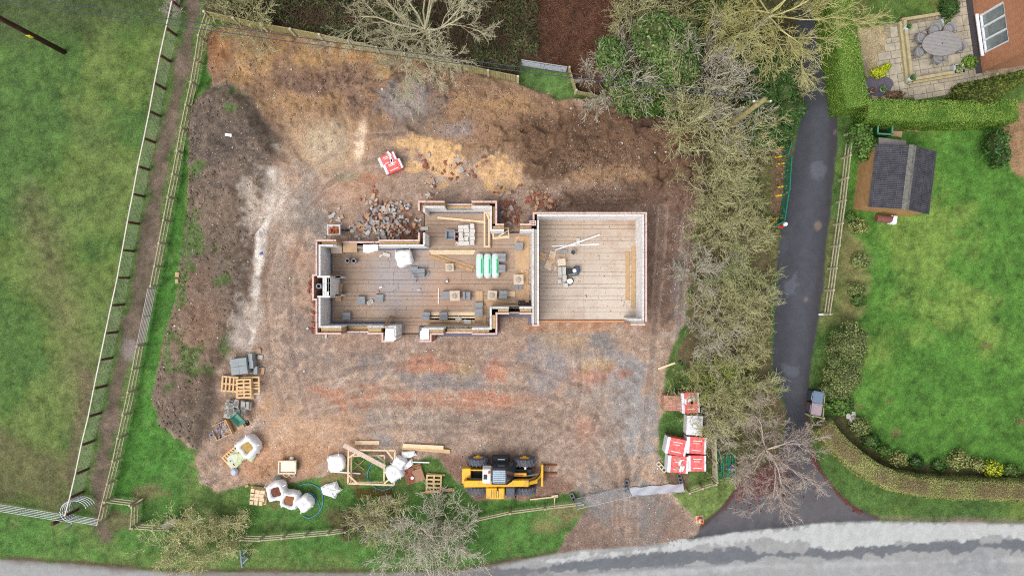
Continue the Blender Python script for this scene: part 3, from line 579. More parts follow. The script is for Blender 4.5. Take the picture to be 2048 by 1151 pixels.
def floor_zone(x0, x1, y0, y1, cut=None):
    y = y0; k = rnd.randrange(2)
    while y < y1 - 2:
        h = 15.4 if k % 2 else 8.2; ye = min(y + h, y1)
        cuts = [x0] + ([cut + rnd.uniform(-.3, .3)] if cut else []) + [x1]
        if not cut:
            xx = x0 + rnd.uniform(60, 170)
            cuts = [x0]
            while xx < x1 - 40: cuts.append(xx); xx += rnd.uniform(80, 190)
            cuts.append(x1)
        for a, b in zip(cuts, cuts[1:]): floor_row(a, y, b, ye, 'floor_infill' if k % 2 else 'floor_beam')
        y = ye; k += 1
floor_zone(650, 1064, 497, 600); floor_zone(650, 1036, 600, 612); floor_zone(650, 980, 612, 650); floor_zone(850, 983, 418, 497); floor_zone(984, 1064, 466, 497); floor_zone(793, 840, 650, 667)
floor_zone(1079, 1281, 434, 640, cut=1168)
# raised edge strip and sill of the garage floor
MB().box(*(P(1168, 642, .1).xy), .0, 5.4, .12, .1).build('garage_threshold', mat('orange_sand_sill', lin(196, 142, 104), .95, .2, 5), house, world=True)
# ------------------------------------------------------------------ vegetation
def unit(v): return v / (np.linalg.norm(v) + 1e-9)
def grow(segs, p, d, L, r, depth, rg, kids=4, up=.15, ang=.75, nseg=3, shrink=.62, jit=.22, rmin=.008):
    """one limb as a bent tapering line, with side limbs along it"""
    pts = [p]; dirs = []
    for k in range(nseg):
        d = unit(d + rg.normal(0, jit, 3) + np.array([0, 0, up * .5])); dirs.append(d); pts.append(pts[-1] + d * L / nseg)
    r1 = max(rmin, r * .55)
    for k in range(nseg):
        segs.append((pts[k], pts[k + 1], r + (r1 - r) * k / nseg, r + (r1 - r) * (k + 1) / nseg, depth))
    if depth <= 0: return
    for i in range(kids):
        t = (.25 + .75 * (i + rg.random() * .8) / kids) * nseg; k = min(int(t), nseg - 1); q = pts[k] + (pts[k + 1] - pts[k]) * (t - k)
        a = rg.normal(0, 1, 3); side = unit(a - dirs[k] * a.dot(dirs[k])); w = ang * rg.uniform(.6, 1.25)
        nd = unit(dirs[k] * math.cos(w) + side * math.sin(w) + np.array([0, 0, up * .4]))
        grow(segs, q, nd, L * shrink * rg.uniform(.7, 1.15), max(rmin, r1 * rg.uniform(.6, .9)), depth - 1, rg, kids, up, ang, max(2, nseg - 1), shrink, jit, rmin)
def tubes(segs, n=3):
    a = np.array([s[0] for s in segs]); b = np.array([s[1] for s in segs]); r0 = np.array([s[2] for s in segs]); r1 = np.array([s[3] for s in segs])
    d = b - a; d /= (np.linalg.norm(d, axis=1, keepdims=True) + 1e-9)
    ref = np.where(np.abs(d[:, 2:3]) < .9, np.array([[0, 0, 1.]]), np.array([[1., 0, 0]])); u = np.cross(d, ref); u /= np.linalg.norm(u, axis=1, keepdims=True); w = np.cross(u, d)
    th = np.arange(n) * 2 * math.pi / n; off = u[:, None] * np.cos(th)[None, :, None] + w[:, None] * np.sin(th)[None, :, None]
    v = np.concatenate([a[:, None] + off * r0[:, None, None], b[:, None] + off * r1[:, None, None]], 1).reshape(-1, 3)
    base = (np.arange(len(a)) * 2 * n)[:, None, None]; k = np.arange(n); k2 = (k + 1) % n
    f = base + np.stack([k, k2, k2 + n, k + n], -1)[None]
    return v, f.reshape(-1, 4)
def leaves(c, size, rg, nrm=None, flat=.6, aspect=.6):
    """diamond leaf quads at points c; nrm pulls them towards that normal"""
    n = len(c); s = size * rg.uniform(.6, 1.3, (n, 1)); m = rg.normal(0, 1, (n, 3)); m /= np.linalg.norm(m, axis=1, keepdims=True)
    if nrm is not None: m = m * (1 - flat) + nrm * flat
    else: m[:, 2] = np.abs(m[:, 2]) + flat
    m /= np.linalg.norm(m, axis=1, keepdims=True) + 1e-9
    t = np.cross(m, rg.normal(0, 1, (n, 3))); t /= np.linalg.norm(t, axis=1, keepdims=True) + 1e-9; b = np.cross(m, t)
    v = np.stack([c - t * s, c - b * s * aspect + m * s * .15, c + t * s, c + b * s * aspect + m * s * .15], 1).reshape(-1, 3)
    return v, np.arange(n * 4).reshape(-1, 4)
def leafmat(name, c1, c2, rough=.6, island=.35, scale=1.2):
    return mat(name, lin(*c1), rough, 0, scale, col2=lin(*c2), island=island, spec=.25)
M_twig_o = leafmat('olive_twigs', (172, 170, 122), (210, 206, 160), .9, .3)
M_twig_g = leafmat('grey_twigs', (182, 176, 156), (216, 210, 192), .9, .25)
M_twig_y = leafmat('lichen_twigs', (176, 172, 104), (214, 206, 140), .9, .3)
M_twig_r = leafmat('reddish_twigs', (176, 158, 146), (208, 194, 182), .9, .25)
M_twig_d = leafmat('dark_brambles', (84, 72, 56), (124, 106, 84), .95, .4)
M_bark = leafmat('bark', (120, 112, 90), (156, 148, 122), .95, .1, 5)
M_bud = leafmat('olive_buds', (148, 148, 96), (188, 186, 128), .8, .4)
M_leaf_g = leafmat('fresh_green_leaves', (60, 98, 38), (104, 138, 64), .55, .45)
M_leaf_d = leafmat('dark_evergreen_leaves', (42, 78, 34), (78, 116, 54), .5, .45)
M_leaf_h = leafmat('hedge_leaves', (78, 118, 40), (136, 164, 72), .6, .28)
M_leaf_o = leafmat('olive_hedge_leaves', (126, 132, 76), (164, 170, 104), .8, .28)
M_leaf_y = leafmat('yellow_green_leaves', (150, 170, 30), (206, 214, 60), .6, .35)
M_leaf_b = leafmat('brown_dead_leaves', (96, 66, 52), (140, 98, 78), .9, .4)
M_leaf_m = leafmat('mottled_shrub_leaves', (90, 114, 60), (146, 156, 96), .6, .5)
M_ivy = leafmat('ivy_leaves', (74, 106, 50), (122, 148, 84), .55, .4)
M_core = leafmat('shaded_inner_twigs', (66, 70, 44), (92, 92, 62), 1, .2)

SPREAD = {}
def shrub_mesh(seed, R=1.5, Hh=2.6, stems=9, kids=4, depth=3, lean=.75, r=.035, leafn=0, leafs=.05, rmin=.009, up=.12):
    rg = np.random.default_rng(seed); segs = []
    for k in range(stems):
        a = 2 * math.pi * (k + rg.random()) / stems; l = lean * rg.uniform(.25, 1.2)
        d = unit(np.array([math.cos(a) * l, math.sin(a) * l, 1.0])); L = Hh * rg.uniform(.5, .75)
        grow(segs, np.array([math.cos(a), math.sin(a), 0]) * .15 * R, d, L, r * rg.uniform(.7, 1.2), depth, rg, kids, up, .7, 3, .62, .2, rmin)
    thick = [s for s in segs if s[4] == depth]; thin = [s for s in segs if s[4] < depth]
    tm = mesh_np('trunk', *tubes(thick, 5)); cm = mesh_np('crown', *tubes(thin, 3)); lm = None
    if leafn:
        e = np.array([s[1] for s in thin if s[4] <= 1]); c = e[rg.integers(0, len(e), leafn)] + rg.normal(0, .07, (leafn, 3))
        c[:, 2] = np.maximum(c[:, 2], .05); lm = mesh_np('foliage', *leaves(c, leafs, rg))
    e = np.array([s[1] for s in thin]); SPREAD[cm.name] = float(np.percentile(np.hypot(e[:, 0], e[:, 1]), 91))
    return tm, cm, lm
def plant(name, label, cat, meshes, mats, px, py, zc, scale, zs=1.0, rz=0.0, group=None, ground=False):
    """px,py: where the crown shows in the photo, zc: height of that crown"""
    p = P(px, py, zc); t = thing(name, label, cat, (p.x, p.y, ground_z(p.x, p.y) - .03), rz, group); t.scale = (scale, scale, scale * zs)
    for nm, me, mt in zip(('trunk', 'crown', 'foliage'), meshes, mats):
        if me is None: continue
        if len(me.materials) == 0: me.materials.append(mt); o = link(nm, me, None, t)
        else:
            o = link(nm, me, None, t)
            if me.materials[0] != mt: o.material_slots[0].link = 'OBJECT'; o.material_slots[0].material = mt
    return t
SH = [shrub_mesh(s, stems=10, kids=5, leafn=900, leafs=.03, lean=1.0) for s in (1, 2, 3)]
SG = [shrub_mesh(s, stems=11, lean=1.15, kids=5, leafn=300, leafs=.03) for s in (11, 12)]
SR = shrub_mesh(21, stems=8, lean=1.5, kids=5, r=.05, rmin=.008)
SD = [shrub_mesh(s, stems=9, kids=5, lean=1.0, leafn=3200, leafs=.034) for s in (31, 32)]
HG = 'bare shrubs of the hedgerow beside the lane'
hedge_shrubs = [  # px, py, radius px, kind, label
 (1450, 300, 66, 'o', 'bare olive shrub at the top end of the hedgerow by the dark earth'), (1522, 300, 48, 'o', 'small bare shrub between the hedgerow top and the green plastic barrier'),
 (1432, 372, 64, 'o', 'bare olive shrub overhanging the dark earth east of the garage roofline'), (1502, 380, 56, 'l', 'leafier olive shrub beside the lower green barrier'),
 (1440, 452, 62, 'o', 'bare shrub level with the garage top wall'), (1512, 470, 56, 'o', 'bare shrub touching the lane just below the barrier'),
 (1400, 540, 62, 'g', 'pale bare shrub jutting furthest out over the building site'), (1482, 540, 66, 'l', 'dense greenish shrub in the middle of the hedgerow'),
 (1452, 622, 66, 'o', 'bare shrub level with the garage front corner'), (1520, 620, 48, 'o', 'narrow bare shrub at the lane edge halfway down'),
 (1432, 690, 62, 'g', 'pale twiggy shrub above the loose plank'), (1500, 700, 58, 'o', 'bare olive shrub beside the lower pale lane mark'),
 (1466, 762, 62, 'y', 'yellow-green budding shrub in the lower hedgerow'), (1398, 735, 36, 'l', 'small leafy shrub beside the stone sack and plank'),
 (1440, 826, 74, 'o', 'broad bare shrub overhanging the brick packs'), (1512, 800, 58, 'o', 'bare shrub beside the lane above the reddish tree'), (1452, 872, 48, 'g', 'pale bare shrub above the bundle of green pipes')]
for i, (x, y, r, k, lb) in enumerate(hedge_shrubs):
    x += 12 if x < 1460 and y < 800 else 0
    ms = {'o': SH, 'g': SG, 'l': SD, 'y': SD}[k]; ms = ms[i % len(ms)]
    mt = {'o': (M_twig_g, M_twig_o, M_bud), 'g': (M_twig_g, M_twig_g, M_bud), 'l': (M_twig_g, M_twig_o, M_leaf_m), 'y': (M_twig_g, M_twig_y, M_leaf_h)}[k]
    plant('hedgerow_shrub', lb, 'shrub', ms, mt, x, y, 1.9, r / 35 / SPREAD[ms[1].name], .85 + .3 * (i % 3) / 2, i * 2.1, HG)
for i, (x, y, r, ms, mt, lb) in enumerate([
 (1230, 150, 70, SG[0], (M_bark, M_twig_g, M_bud), 'grey bare shrub at the left end of the ivy thicket'), (1312, 108, 80, SG[1], (M_bark, M_twig_o, M_bud), 'bare shrub in the middle of the ivy thicket'),
 (1420, 120, 84, SG[0], (M_bark, M_twig_g, M_bud), 'large grey bare shrub right of the ivy'), (1455, 205, 76, SG[1], (M_bark, M_twig_g, M_bud), 'grey bare shrub wrapped round the timber pole'),
 (1385, 225, 66, SH[0], (M_bark, M_twig_o, M_bud), 'olive shrub hanging over the dark earth corner'), (1596, 140, 64, SG[0], (M_bark, M_twig_o, M_bud), 'bare shrub reaching across the top of the lane'),
 (1300, 10, 80, SH[1], (M_bark, M_twig_o, M_bud), 'bare shrub at the top edge left of the lichen tree'), (1470, 60, 80, SH[2], (M_bark, M_twig_y, M_bud), 'yellowish bare shrub behind the ivy thicket'),
 (1545, 230, 46, SH[0], (M_bark, M_twig_o, M_bud), 'bare shrub over dark evergreens at the lane bend'), (470, 8, 74, SG[1], (M_bark, M_twig_o, M_bud), 'bare olive shrub behind the board fence corner'),
 (337, 4, 24, SG[0], (M_bark, M_twig_g, M_bud), 'small grey bush at the top end of the wire fence')]):
    plant('bare_shrub', lb, 'shrub', ms, mt, x, y, 2.6 if r > 30 else .6, r * (1.15 if 1200 < x < 1480 and y > 90 else 1) / 35 / SPREAD[ms[1].name], (1.45 if x < 1500 and x > 1200 else 1.2) if r > 30 else .8, 1 + i * 1.7)
for i, (x, y, r, ms, mt, lb, zs) in enumerate([
 (395, 1085, 84, SD[0], (M_bark, M_twig_o, M_bud), 'olive leafy shrub by the road below the stile', .8), (448, 1062, 50, SD[1], (M_bark, M_twig_o, M_bud), 'small olive shrub beside the larger one by the road', .8),
 (692, 1056, 46, SD[0], (M_bark, M_twig_d, M_twig_d), 'dark grey dense bush beside the rail fence', .8),
 (812, 1072, 96, SG[1], (M_bark, M_twig_g, M_bud), 'large pale bare shrub between the rusty mesh and the road', .8), (890, 1062, 84, SG[0], (M_bark, M_twig_g, M_bud), 'pale bare shrub below the telehandler', .8), (756, 1046, 56, SH[0], (M_bark, M_twig_o, M_bud), 'bare shrub between the dark bush and the pale shrub', .8)]):
    plant('roadside_shrub', lb, 'shrub', ms, mt, x, y, 1.6, r / 35 / SPREAD[ms[1].name], zs, i * 1.3)

def tree(name, label, px, py, Hh, seed, mt, limbs=9, r=.16, lean=1.0, kids=5, depth=3, trunkh=.35, rmin=.012, L=.55, up=.05, jit=.14):
    rg = np.random.default_rng(seed); p0 = P(px, py, 0); segs = []; tr = []
    top = np.array([rg.normal(0, .15), rg.normal(0, .15), Hh * trunkh])
    tr.append((np.zeros(3), top * .5 + rg.normal(0, .04, 3) * [1, 1, 0], r * 1.25, r * 1.05, 9)); tr.append((tr[0][1], top, r * 1.05, r * .95, 9))
    for k in range(limbs):
        a = 2 * math.pi * (k + rg.random() * .7) / limbs; l = lean * rg.uniform(.5, 1.25)
        grow(segs, top * rg.uniform(.75, 1.0), unit(np.array([math.cos(a) * l, math.sin(a) * l, .75])), Hh * L * rg.uniform(.75, 1.15), r * .55, depth, rg, kids, up, .6, 4, .56, jit, rmin)
    t = thing(name, label, 'tree', (p0.x, p0.y, 0))
    link('trunk', mesh_np('trunk', *tubes(tr, 10)), M_bark, t)
    th = [s for s in segs if s[4] == depth]; link('limbs', mesh_np('limbs', *tubes(th, 6)), mt, t)
    link('crown', mesh_np('crown', *tubes([s for s in segs if s[4] < depth], 3)), mt, t)
    return t
tree('bare_tree', 'tall bare pale-limbed tree leaning over the board fence at the top', 866, 88, 6.4, 5, leafmat('pale_limbs', (176, 170, 136), (212, 206, 176), .9, .15), 12, .10, 1.25, 5, 4, .45, .008, .58, .06, .18)
tree('bare_tree', 'bare tree with yellow lichen on its limbs above the lane entrance at the top', 1500, 70, 6.4, 6, leafmat('lichen_limbs', (178, 172, 104), (204, 198, 144), .9, .2), 10, .09, 1.3, 5, 4, .4, .008, .6, .05, .2)
tree('bare_tree', 'reddish-grey bare tree spreading over the lane mouth', 1527, 884, 3.9, 8, M_twig_r, 10, .065, 1.9, 5, 4, .3, .0055, .66, .03, .26)

# --- evergreen and leafy masses
def leafball(name, label, cat, balls, n, size, mt, twig=None, core=True, flat=.55, leafname='foliage', aspect=.6, trunk=True):
    """balls: (px, py, z centre, rx m, ry m, rz m) clumps"""
    b0 = balls[0]; p0 = P(b0[0], b0[1], b0[2]); t = thing(name, label, cat, (p0.x, p0.y, 0)); rg = np.random.default_rng(abs(hash(label)) % 10 ** 6 if False else int(b0[0] * 7 + b0[1] * 13 + n) % 10 ** 6)
    if core and size > .055 and balls[0][3] > .6:
        rr = random.Random(int(b0[0])); sub = []
        for b in balls:
            sub.append((b[0], b[1], b[2] * .95, b[3] * .78, b[4] * .78, b[5] * .85))
            for k in range(7): a = k * .9 + rr.uniform(0, .6); f = rr.uniform(.5, .8); q = rr.uniform(.28, .48); sub.append((b[0] + math.cos(a) * f * b[3] * S, b[1] + math.sin(a) * f * b[4] * S, b[2] + rr.uniform(-.3, .35) * b[5], b[3] * q, b[4] * q, b[5] * q))
        balls = sub; n = int(n * 1.7); size = size * .78
    vol = np.array([b[3] * b[4] for b in balls]); cnt = (vol / vol.sum() * n).astype(int); cs = []; ns = []; core_mb = MB()
    for b, m in zip(balls, cnt):
        c = P(b[0], b[1], b[2]); rad = np.array(b[3:6]); d = rg.normal(0, 1, (m, 3)); d /= np.linalg.norm(d, axis=1, keepdims=True)
        wob = 1 + .16 * np.sin(d[:, 0] * 6 + b[0]) * np.cos(d[:, 1] * 5 + b[1]) + .10 * np.sin(d[:, 2] * 9 + d[:, 0] * 7)
        q = d * rad * (wob * rg.uniform(.72, 1.06, m))[:, None] + np.array(c); k = q[:, 2] > .02; cs.append(q[k] - np.array([p0.x, p0.y, 0])); ns.append(d[k])
        if core:
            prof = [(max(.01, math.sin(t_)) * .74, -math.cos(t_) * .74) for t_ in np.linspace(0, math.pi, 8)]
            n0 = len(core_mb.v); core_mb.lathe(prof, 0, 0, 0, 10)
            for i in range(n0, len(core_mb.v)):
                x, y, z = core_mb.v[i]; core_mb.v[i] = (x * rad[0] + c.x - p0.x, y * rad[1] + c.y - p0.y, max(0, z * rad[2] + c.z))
    cs = np.concatenate(cs); ns = np.concatenate(ns)
    link(leafname, mesh_np(leafname, *leaves(cs, size, rg, ns, flat, aspect)), mt, t)
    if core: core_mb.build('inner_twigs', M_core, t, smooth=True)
    return t
leafball('ivy_tree', 'ivy-covered tree at the left tip of the thicket', 'tree', [(1222, 105, 2.6, 1.0, .9, 1.2), (1245, 165, 2.0, .9, .9, 1.2), (1262, 205, 1.2, 1.1, .8, 1.0), (1228, 110, 3.6, .8, .7, .8)], 5200, .10, M_ivy)
leafball('ivy_tree', 'tall ivy-covered tree with bright green leaves in the thicket middle', 'tree', [(1318, 62, 3.0, 1.5, 1.1, 1.4), (1360, 85, 3.0, 1.2, 1.2, 1.4), (1368, 140, 2.6, 1.0, 1.3, 1.3), (1325, 150, 2.2, 1.3, 1.1, 1.2), (1345, 110, 3.9, 1.3, 1.4, .9), (1300, 95, 3.6, 1.0, .9, .9)], 9000, .10, M_ivy)
leafball('evergreen_bush', 'low green bush edging the dark earth below the thicket', 'bush', [(1290, 215, .8, 1.1, .6, .8), (1340, 212, .7, .9, .6, .7), (1395, 196, .9, .8, .7, .9)], 4200, .09, M_leaf_g)
leafball('evergreen_bush', 'dark evergreen bush behind the timber pole', 'bush', [(1552, 150, 1.6, 1.3, 1.5, 1.5), (1520, 205, 1.2, 1.1, 1.1, 1.2), (1575, 215, 1.2, .9, 1.3, 1.2)], 6000, .10, M_leaf_d)
leafball('evergreen_bush', 'dark evergreen bush hanging over the top of the green barrier', 'bush', [(1530, 268, 1.0, 1.1, .9, 1.0), (1562, 262, .9, .7, .8, .9)], 3600, .09, M_leaf_d)
leafball('evergreen_bush', 'dark leafy bush between the ivy thicket and the lichen tree', 'bush', [(1462, 95, 1.2, 1.4, 1.2, 1.2), (1500, 130, 1.1, 1.2, 1.2, 1.1), (1430, 40, 1.2, 1.6, 1.2, 1.2)], 4500, .09, M_leaf_d)
leafball('round_shrub', 'large mottled round shrub between the lane and the lawn', 'shrub', [(1694, 690, 1.4, 1.25, 1.3, 1.3), (1688, 745, 1.3, 1.15, 1.2, 1.2), (1672, 770, 1.0, .9, .9, 1.0)], 11000, .056, M_leaf_m)
leafball('laurel_bush', 'bright green leafy bush beside the two wheeled bins', 'bush', [(1678, 810, .7, .75, .6, .7), (1660, 795, .5, .5, .5, .5)], 1600, .11, M_leaf_g)
leafball('laurel_bush', 'bright green rounded bush at the shed corner', 'bush', [(1722, 275, 1.1, .75, .95, 1.0), (1735, 300, .9, .6, .6, .8)], 2200, .11, M_leaf_g)
leafball('evergreen_shrub', 'dark narrow evergreen at the lawn top beside the bare soil', 'shrub', [(1992, 285, .9, .5, .9, .9), (1998, 315, .8, .4, .6, .8)], 1500, .08, M_leaf_d)
for x, y, r, mt, lb, nm in ((1718, 852, .6, M_leaf_m, 'olive bush beside the white rocks', 'garden_bush'), (1742, 880, .5, M_leaf_d, 'dark green bush behind the bend of the clipped hedge', 'garden_bush'), (1768, 900, .42, M_leaf_g, 'green bush left of the tan bush in the border', 'garden_bush'), (1796, 917, .5, M_leaf_o, 'tan bush in the border', 'garden_bush'), (1832, 922, .4, M_leaf_d, 'low dark bush in the border between two tan bushes', 'garden_bush'), (1876, 930, .4, M_leaf_d, 'low green bush in the border left of the tall tan one', 'garden_bush'),
                         (1916, 918, .6, M_leaf_o, 'tall tan spindly bush in the border beside the yellow one', 'garden_bush'), (1955, 928, .45, M_leaf_o, 'tan twiggy bush touching the yellow bush', 'garden_bush'), (1984, 936, .55, M_leaf_y, 'bright yellow-green bush in the border', 'garden_bush'), (2022, 940, .5, M_leaf_g, 'green bush right of the yellow bush', 'garden_bush'), (1720, 520, .5, M_leaf_m, 'pale shrub by the rail fence below the shed', 'garden_bush'), (1712, 578, .45, M_leaf_m, 'pale low shrub by the rail fence above the silver post', 'garden_bush'), (1716, 452, .5, M_leaf_o, 'straggly pale shrub beside the old barrow', 'garden_bush'), (1716, 600, .4, M_leaf_g, 'low green clump just above the large round shrub', 'garden_bush'), (1702, 432, .3, M_leaf_g, 'small green tuft at the shed base', 'garden_bush')):
    leafball(nm, lb, 'bush', [(x, y, r * .6, r, r * .9, r * .7), (x + r * 18, y + r * 8, r * .4, r * .6, r * .6, r * .5)], int(1500 * r), .06, mt)
def conifer():
    p = P(1922, 203, 0); t = thing('conifer', 'dark upright conifer leaning over the patio corner by the brick house', 'tree', (p.x, p.y, 0)); rg = np.random.default_rng(4)
    m = 7000; h = rg.random(m) ** 1.3 * 5.2; rad = (.95 - .75 * h / 5.2) * (.6 + .45 * rg.random(m)); a = rg.random(m) * 6.283 ; a += .35 * np.sin(h * 5)
    c = np.stack([np.cos(a) * rad, np.sin(a) * rad, h + .1], -1); nn = np.stack([np.cos(a), np.sin(a), .6 * np.ones(m)], -1)
    link('foliage', mesh_np('foliage', *leaves(c, .10, rg, nn, .5, .35)), leafmat('conifer_leaves', (62, 82, 30), (112, 122, 54), .7, .5), t)
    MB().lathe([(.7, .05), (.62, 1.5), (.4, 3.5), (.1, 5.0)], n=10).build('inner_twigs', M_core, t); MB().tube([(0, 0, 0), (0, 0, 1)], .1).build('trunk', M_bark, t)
conifer()

# --- clipped hedges
def hedge(name, label, path, wid, Hh, n, size, mt, mt2=None, core=None, z=0, roundness=.25, topz=None):
    pts = [np.array(P(a, b, Hh))[:2] for a, b in path]; p0 = pts[0]; t = thing(name, label, 'hedge', (p0[0], p0[1], 0)); rg = np.random.default_rng(int(path[0][0]))
    L = np.array([np.linalg.norm(b - a) for a, b in zip(pts, pts[1:])]); cum = np.concatenate([[0], L.cumsum()])
    dirs = [(b - a) / l for a, b, l in zip(pts, pts[1:], L)]
    def at(s):
        k = np.clip(np.searchsorted(cum, s) - 1, 0, len(L) - 1); P0 = np.array(pts)[k]; D = np.array(dirs)[k]
        c = P0 + D * (s - cum[k])[:, None]; D2 = np.array(dirs)[np.clip(k + 1, 0, len(L) - 1)]; w = np.clip((s - cum[k]) / L[k] - .5, 0, .5)[:, None]; D0 = np.array(dirs)[np.clip(k - 1, 0, len(L) - 1)]; w0 = np.clip(.5 - (s - cum[k]) / L[k], 0, .5)[:, None]
        dd = D * (1 - w - w0) + D2 * w + D0 * w0; dd /= np.linalg.norm(dd, axis=1, keepdims=True); return c, np.stack([-dd[:, 1], dd[:, 0]], -1), dd
    def sect(u):
        """u in 0..1 round the section from left foot over the top to the right foot: offset across, height, normal"""
        per = 2 * Hh + wid; q = u * per; r = roundness
        x = np.where(q < Hh, -wid / 2, np.where(q < Hh + wid, q - Hh - wid / 2, wid / 2)); zz = np.where(q < Hh, q, np.where(q < Hh + wid, Hh, per - q))
        nx = np.where(q < Hh, -1., np.where(q < Hh + wid, 0., 1.)); nzz = np.where((q >= Hh) & (q < Hh + wid), 1., 0.)
        ex = np.clip((np.abs(x) - (wid / 2 - r)) / r, 0, 1); zz = np.where(zz > Hh - r, zz - (zz - (Hh - r)) * .0 - r * .6 * ex ** 2 * (zz > Hh - r), zz); x = x * (1 - .08 * np.clip((zz - Hh + r) / r, 0, 1)); return x, zz, nx, nzz
    s = rg.random(n) * cum[-1]; u = rg.random(n); c, nr, dd = at(s); x, zz, nx, nzz = sect(u)
    lump = .03 * np.sin(s * 2.1 + u * 9) + .025 * np.sin(s * 5.3 - u * 15)
    dep = rg.random(n) ** 2 * .10 - .02 - lump * .6
    q = np.concatenate([c + nr * (x * (1 - dep / wid * 2))[:, None], (np.maximum(zz - nzz * dep, .03))[:, None]], 1); nn = np.concatenate([nr * nx[:, None], nzz[:, None]], 1)
    ends = int(n * .05)
    for e, sg in ((0, -1), (-1, 1)):
        ce = pts[e]; de = dirs[e] * sg; nre = np.array([-de[1], de[0]]); a = rg.uniform(-wid / 2, wid / 2, ends); zz2 = rg.uniform(.03, Hh - .1, ends)
        q = np.concatenate([q, np.concatenate([ce + nre * a[:, None] + de * rg.uniform(-.05, .06, (ends, 1)), zz2[:, None]], 1)]); nn = np.concatenate([nn, np.tile(np.array([de[0], de[1], 0]), (ends, 1))])
    q[:, :2] -= p0
    if mt2 is not None:
        sel = (nzz > 0) & (np.abs(x) < wid * .33) & (np.sin(s * 1.3) + np.sin(s * 3.1 + 1) + rg.normal(0, .5, n) > -.4); sel = np.concatenate([sel, np.zeros(len(q) - n, bool)])
        link('foliage', mesh_np('foliage', *leaves(q[sel], size, rg, nn[sel], .6)), mt2, t); q, nn = q[~sel], nn[~sel]
    link('foliage', mesh_np('foliage', *leaves(q, size, rg, nn, .6)), mt, t)
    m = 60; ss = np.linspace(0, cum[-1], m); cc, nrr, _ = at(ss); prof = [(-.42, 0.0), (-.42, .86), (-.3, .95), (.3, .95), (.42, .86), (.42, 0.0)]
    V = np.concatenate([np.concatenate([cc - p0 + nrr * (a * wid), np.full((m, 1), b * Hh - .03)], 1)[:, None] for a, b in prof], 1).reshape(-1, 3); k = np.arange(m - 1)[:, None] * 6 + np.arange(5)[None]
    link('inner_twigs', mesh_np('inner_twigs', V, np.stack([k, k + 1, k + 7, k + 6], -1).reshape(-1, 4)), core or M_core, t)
    return t
hedge('clipped_hedge', 'tall clipped green hedge running down between the lane and the patio', [(1668, -160), (1688, 30), (1702, 110), (1718, 212)], 1.35, 2.1, 32000, .036, M_leaf_h, core=leafmat('hedge_inner_leaves', (72, 104, 40), (112, 142, 60), .9, .1, 9))
hedge('clipped_hedge', 'long straight clipped green hedge between the patio and the shed lawn', [(1738, 218), (1840, 222), (1950, 222), (2038, 218)], 1.25, 2.0, 32000, .036, M_leaf_h, core=leafmat('hedge_inner_leaves', (72, 104, 40), (112, 142, 60), .9, .1, 9))
hedge('clipped_hedge', 'curving olive-brown clipped hedge along the lawn at the road', [(1650, 852), (1668, 880), (1700, 908), (1745, 944), (1790, 964), (1850, 976), (1930, 981), (2100, 985), (2400, 992)], 1.15, 1.25, 60000, .033, M_leaf_o, leafmat('bare_hedge_top', (112, 98, 72), (150, 138, 100), .9, .28), leafmat('hedge_inner_twigs', (100, 94, 60), (142, 136, 88), .9, .1, 9))

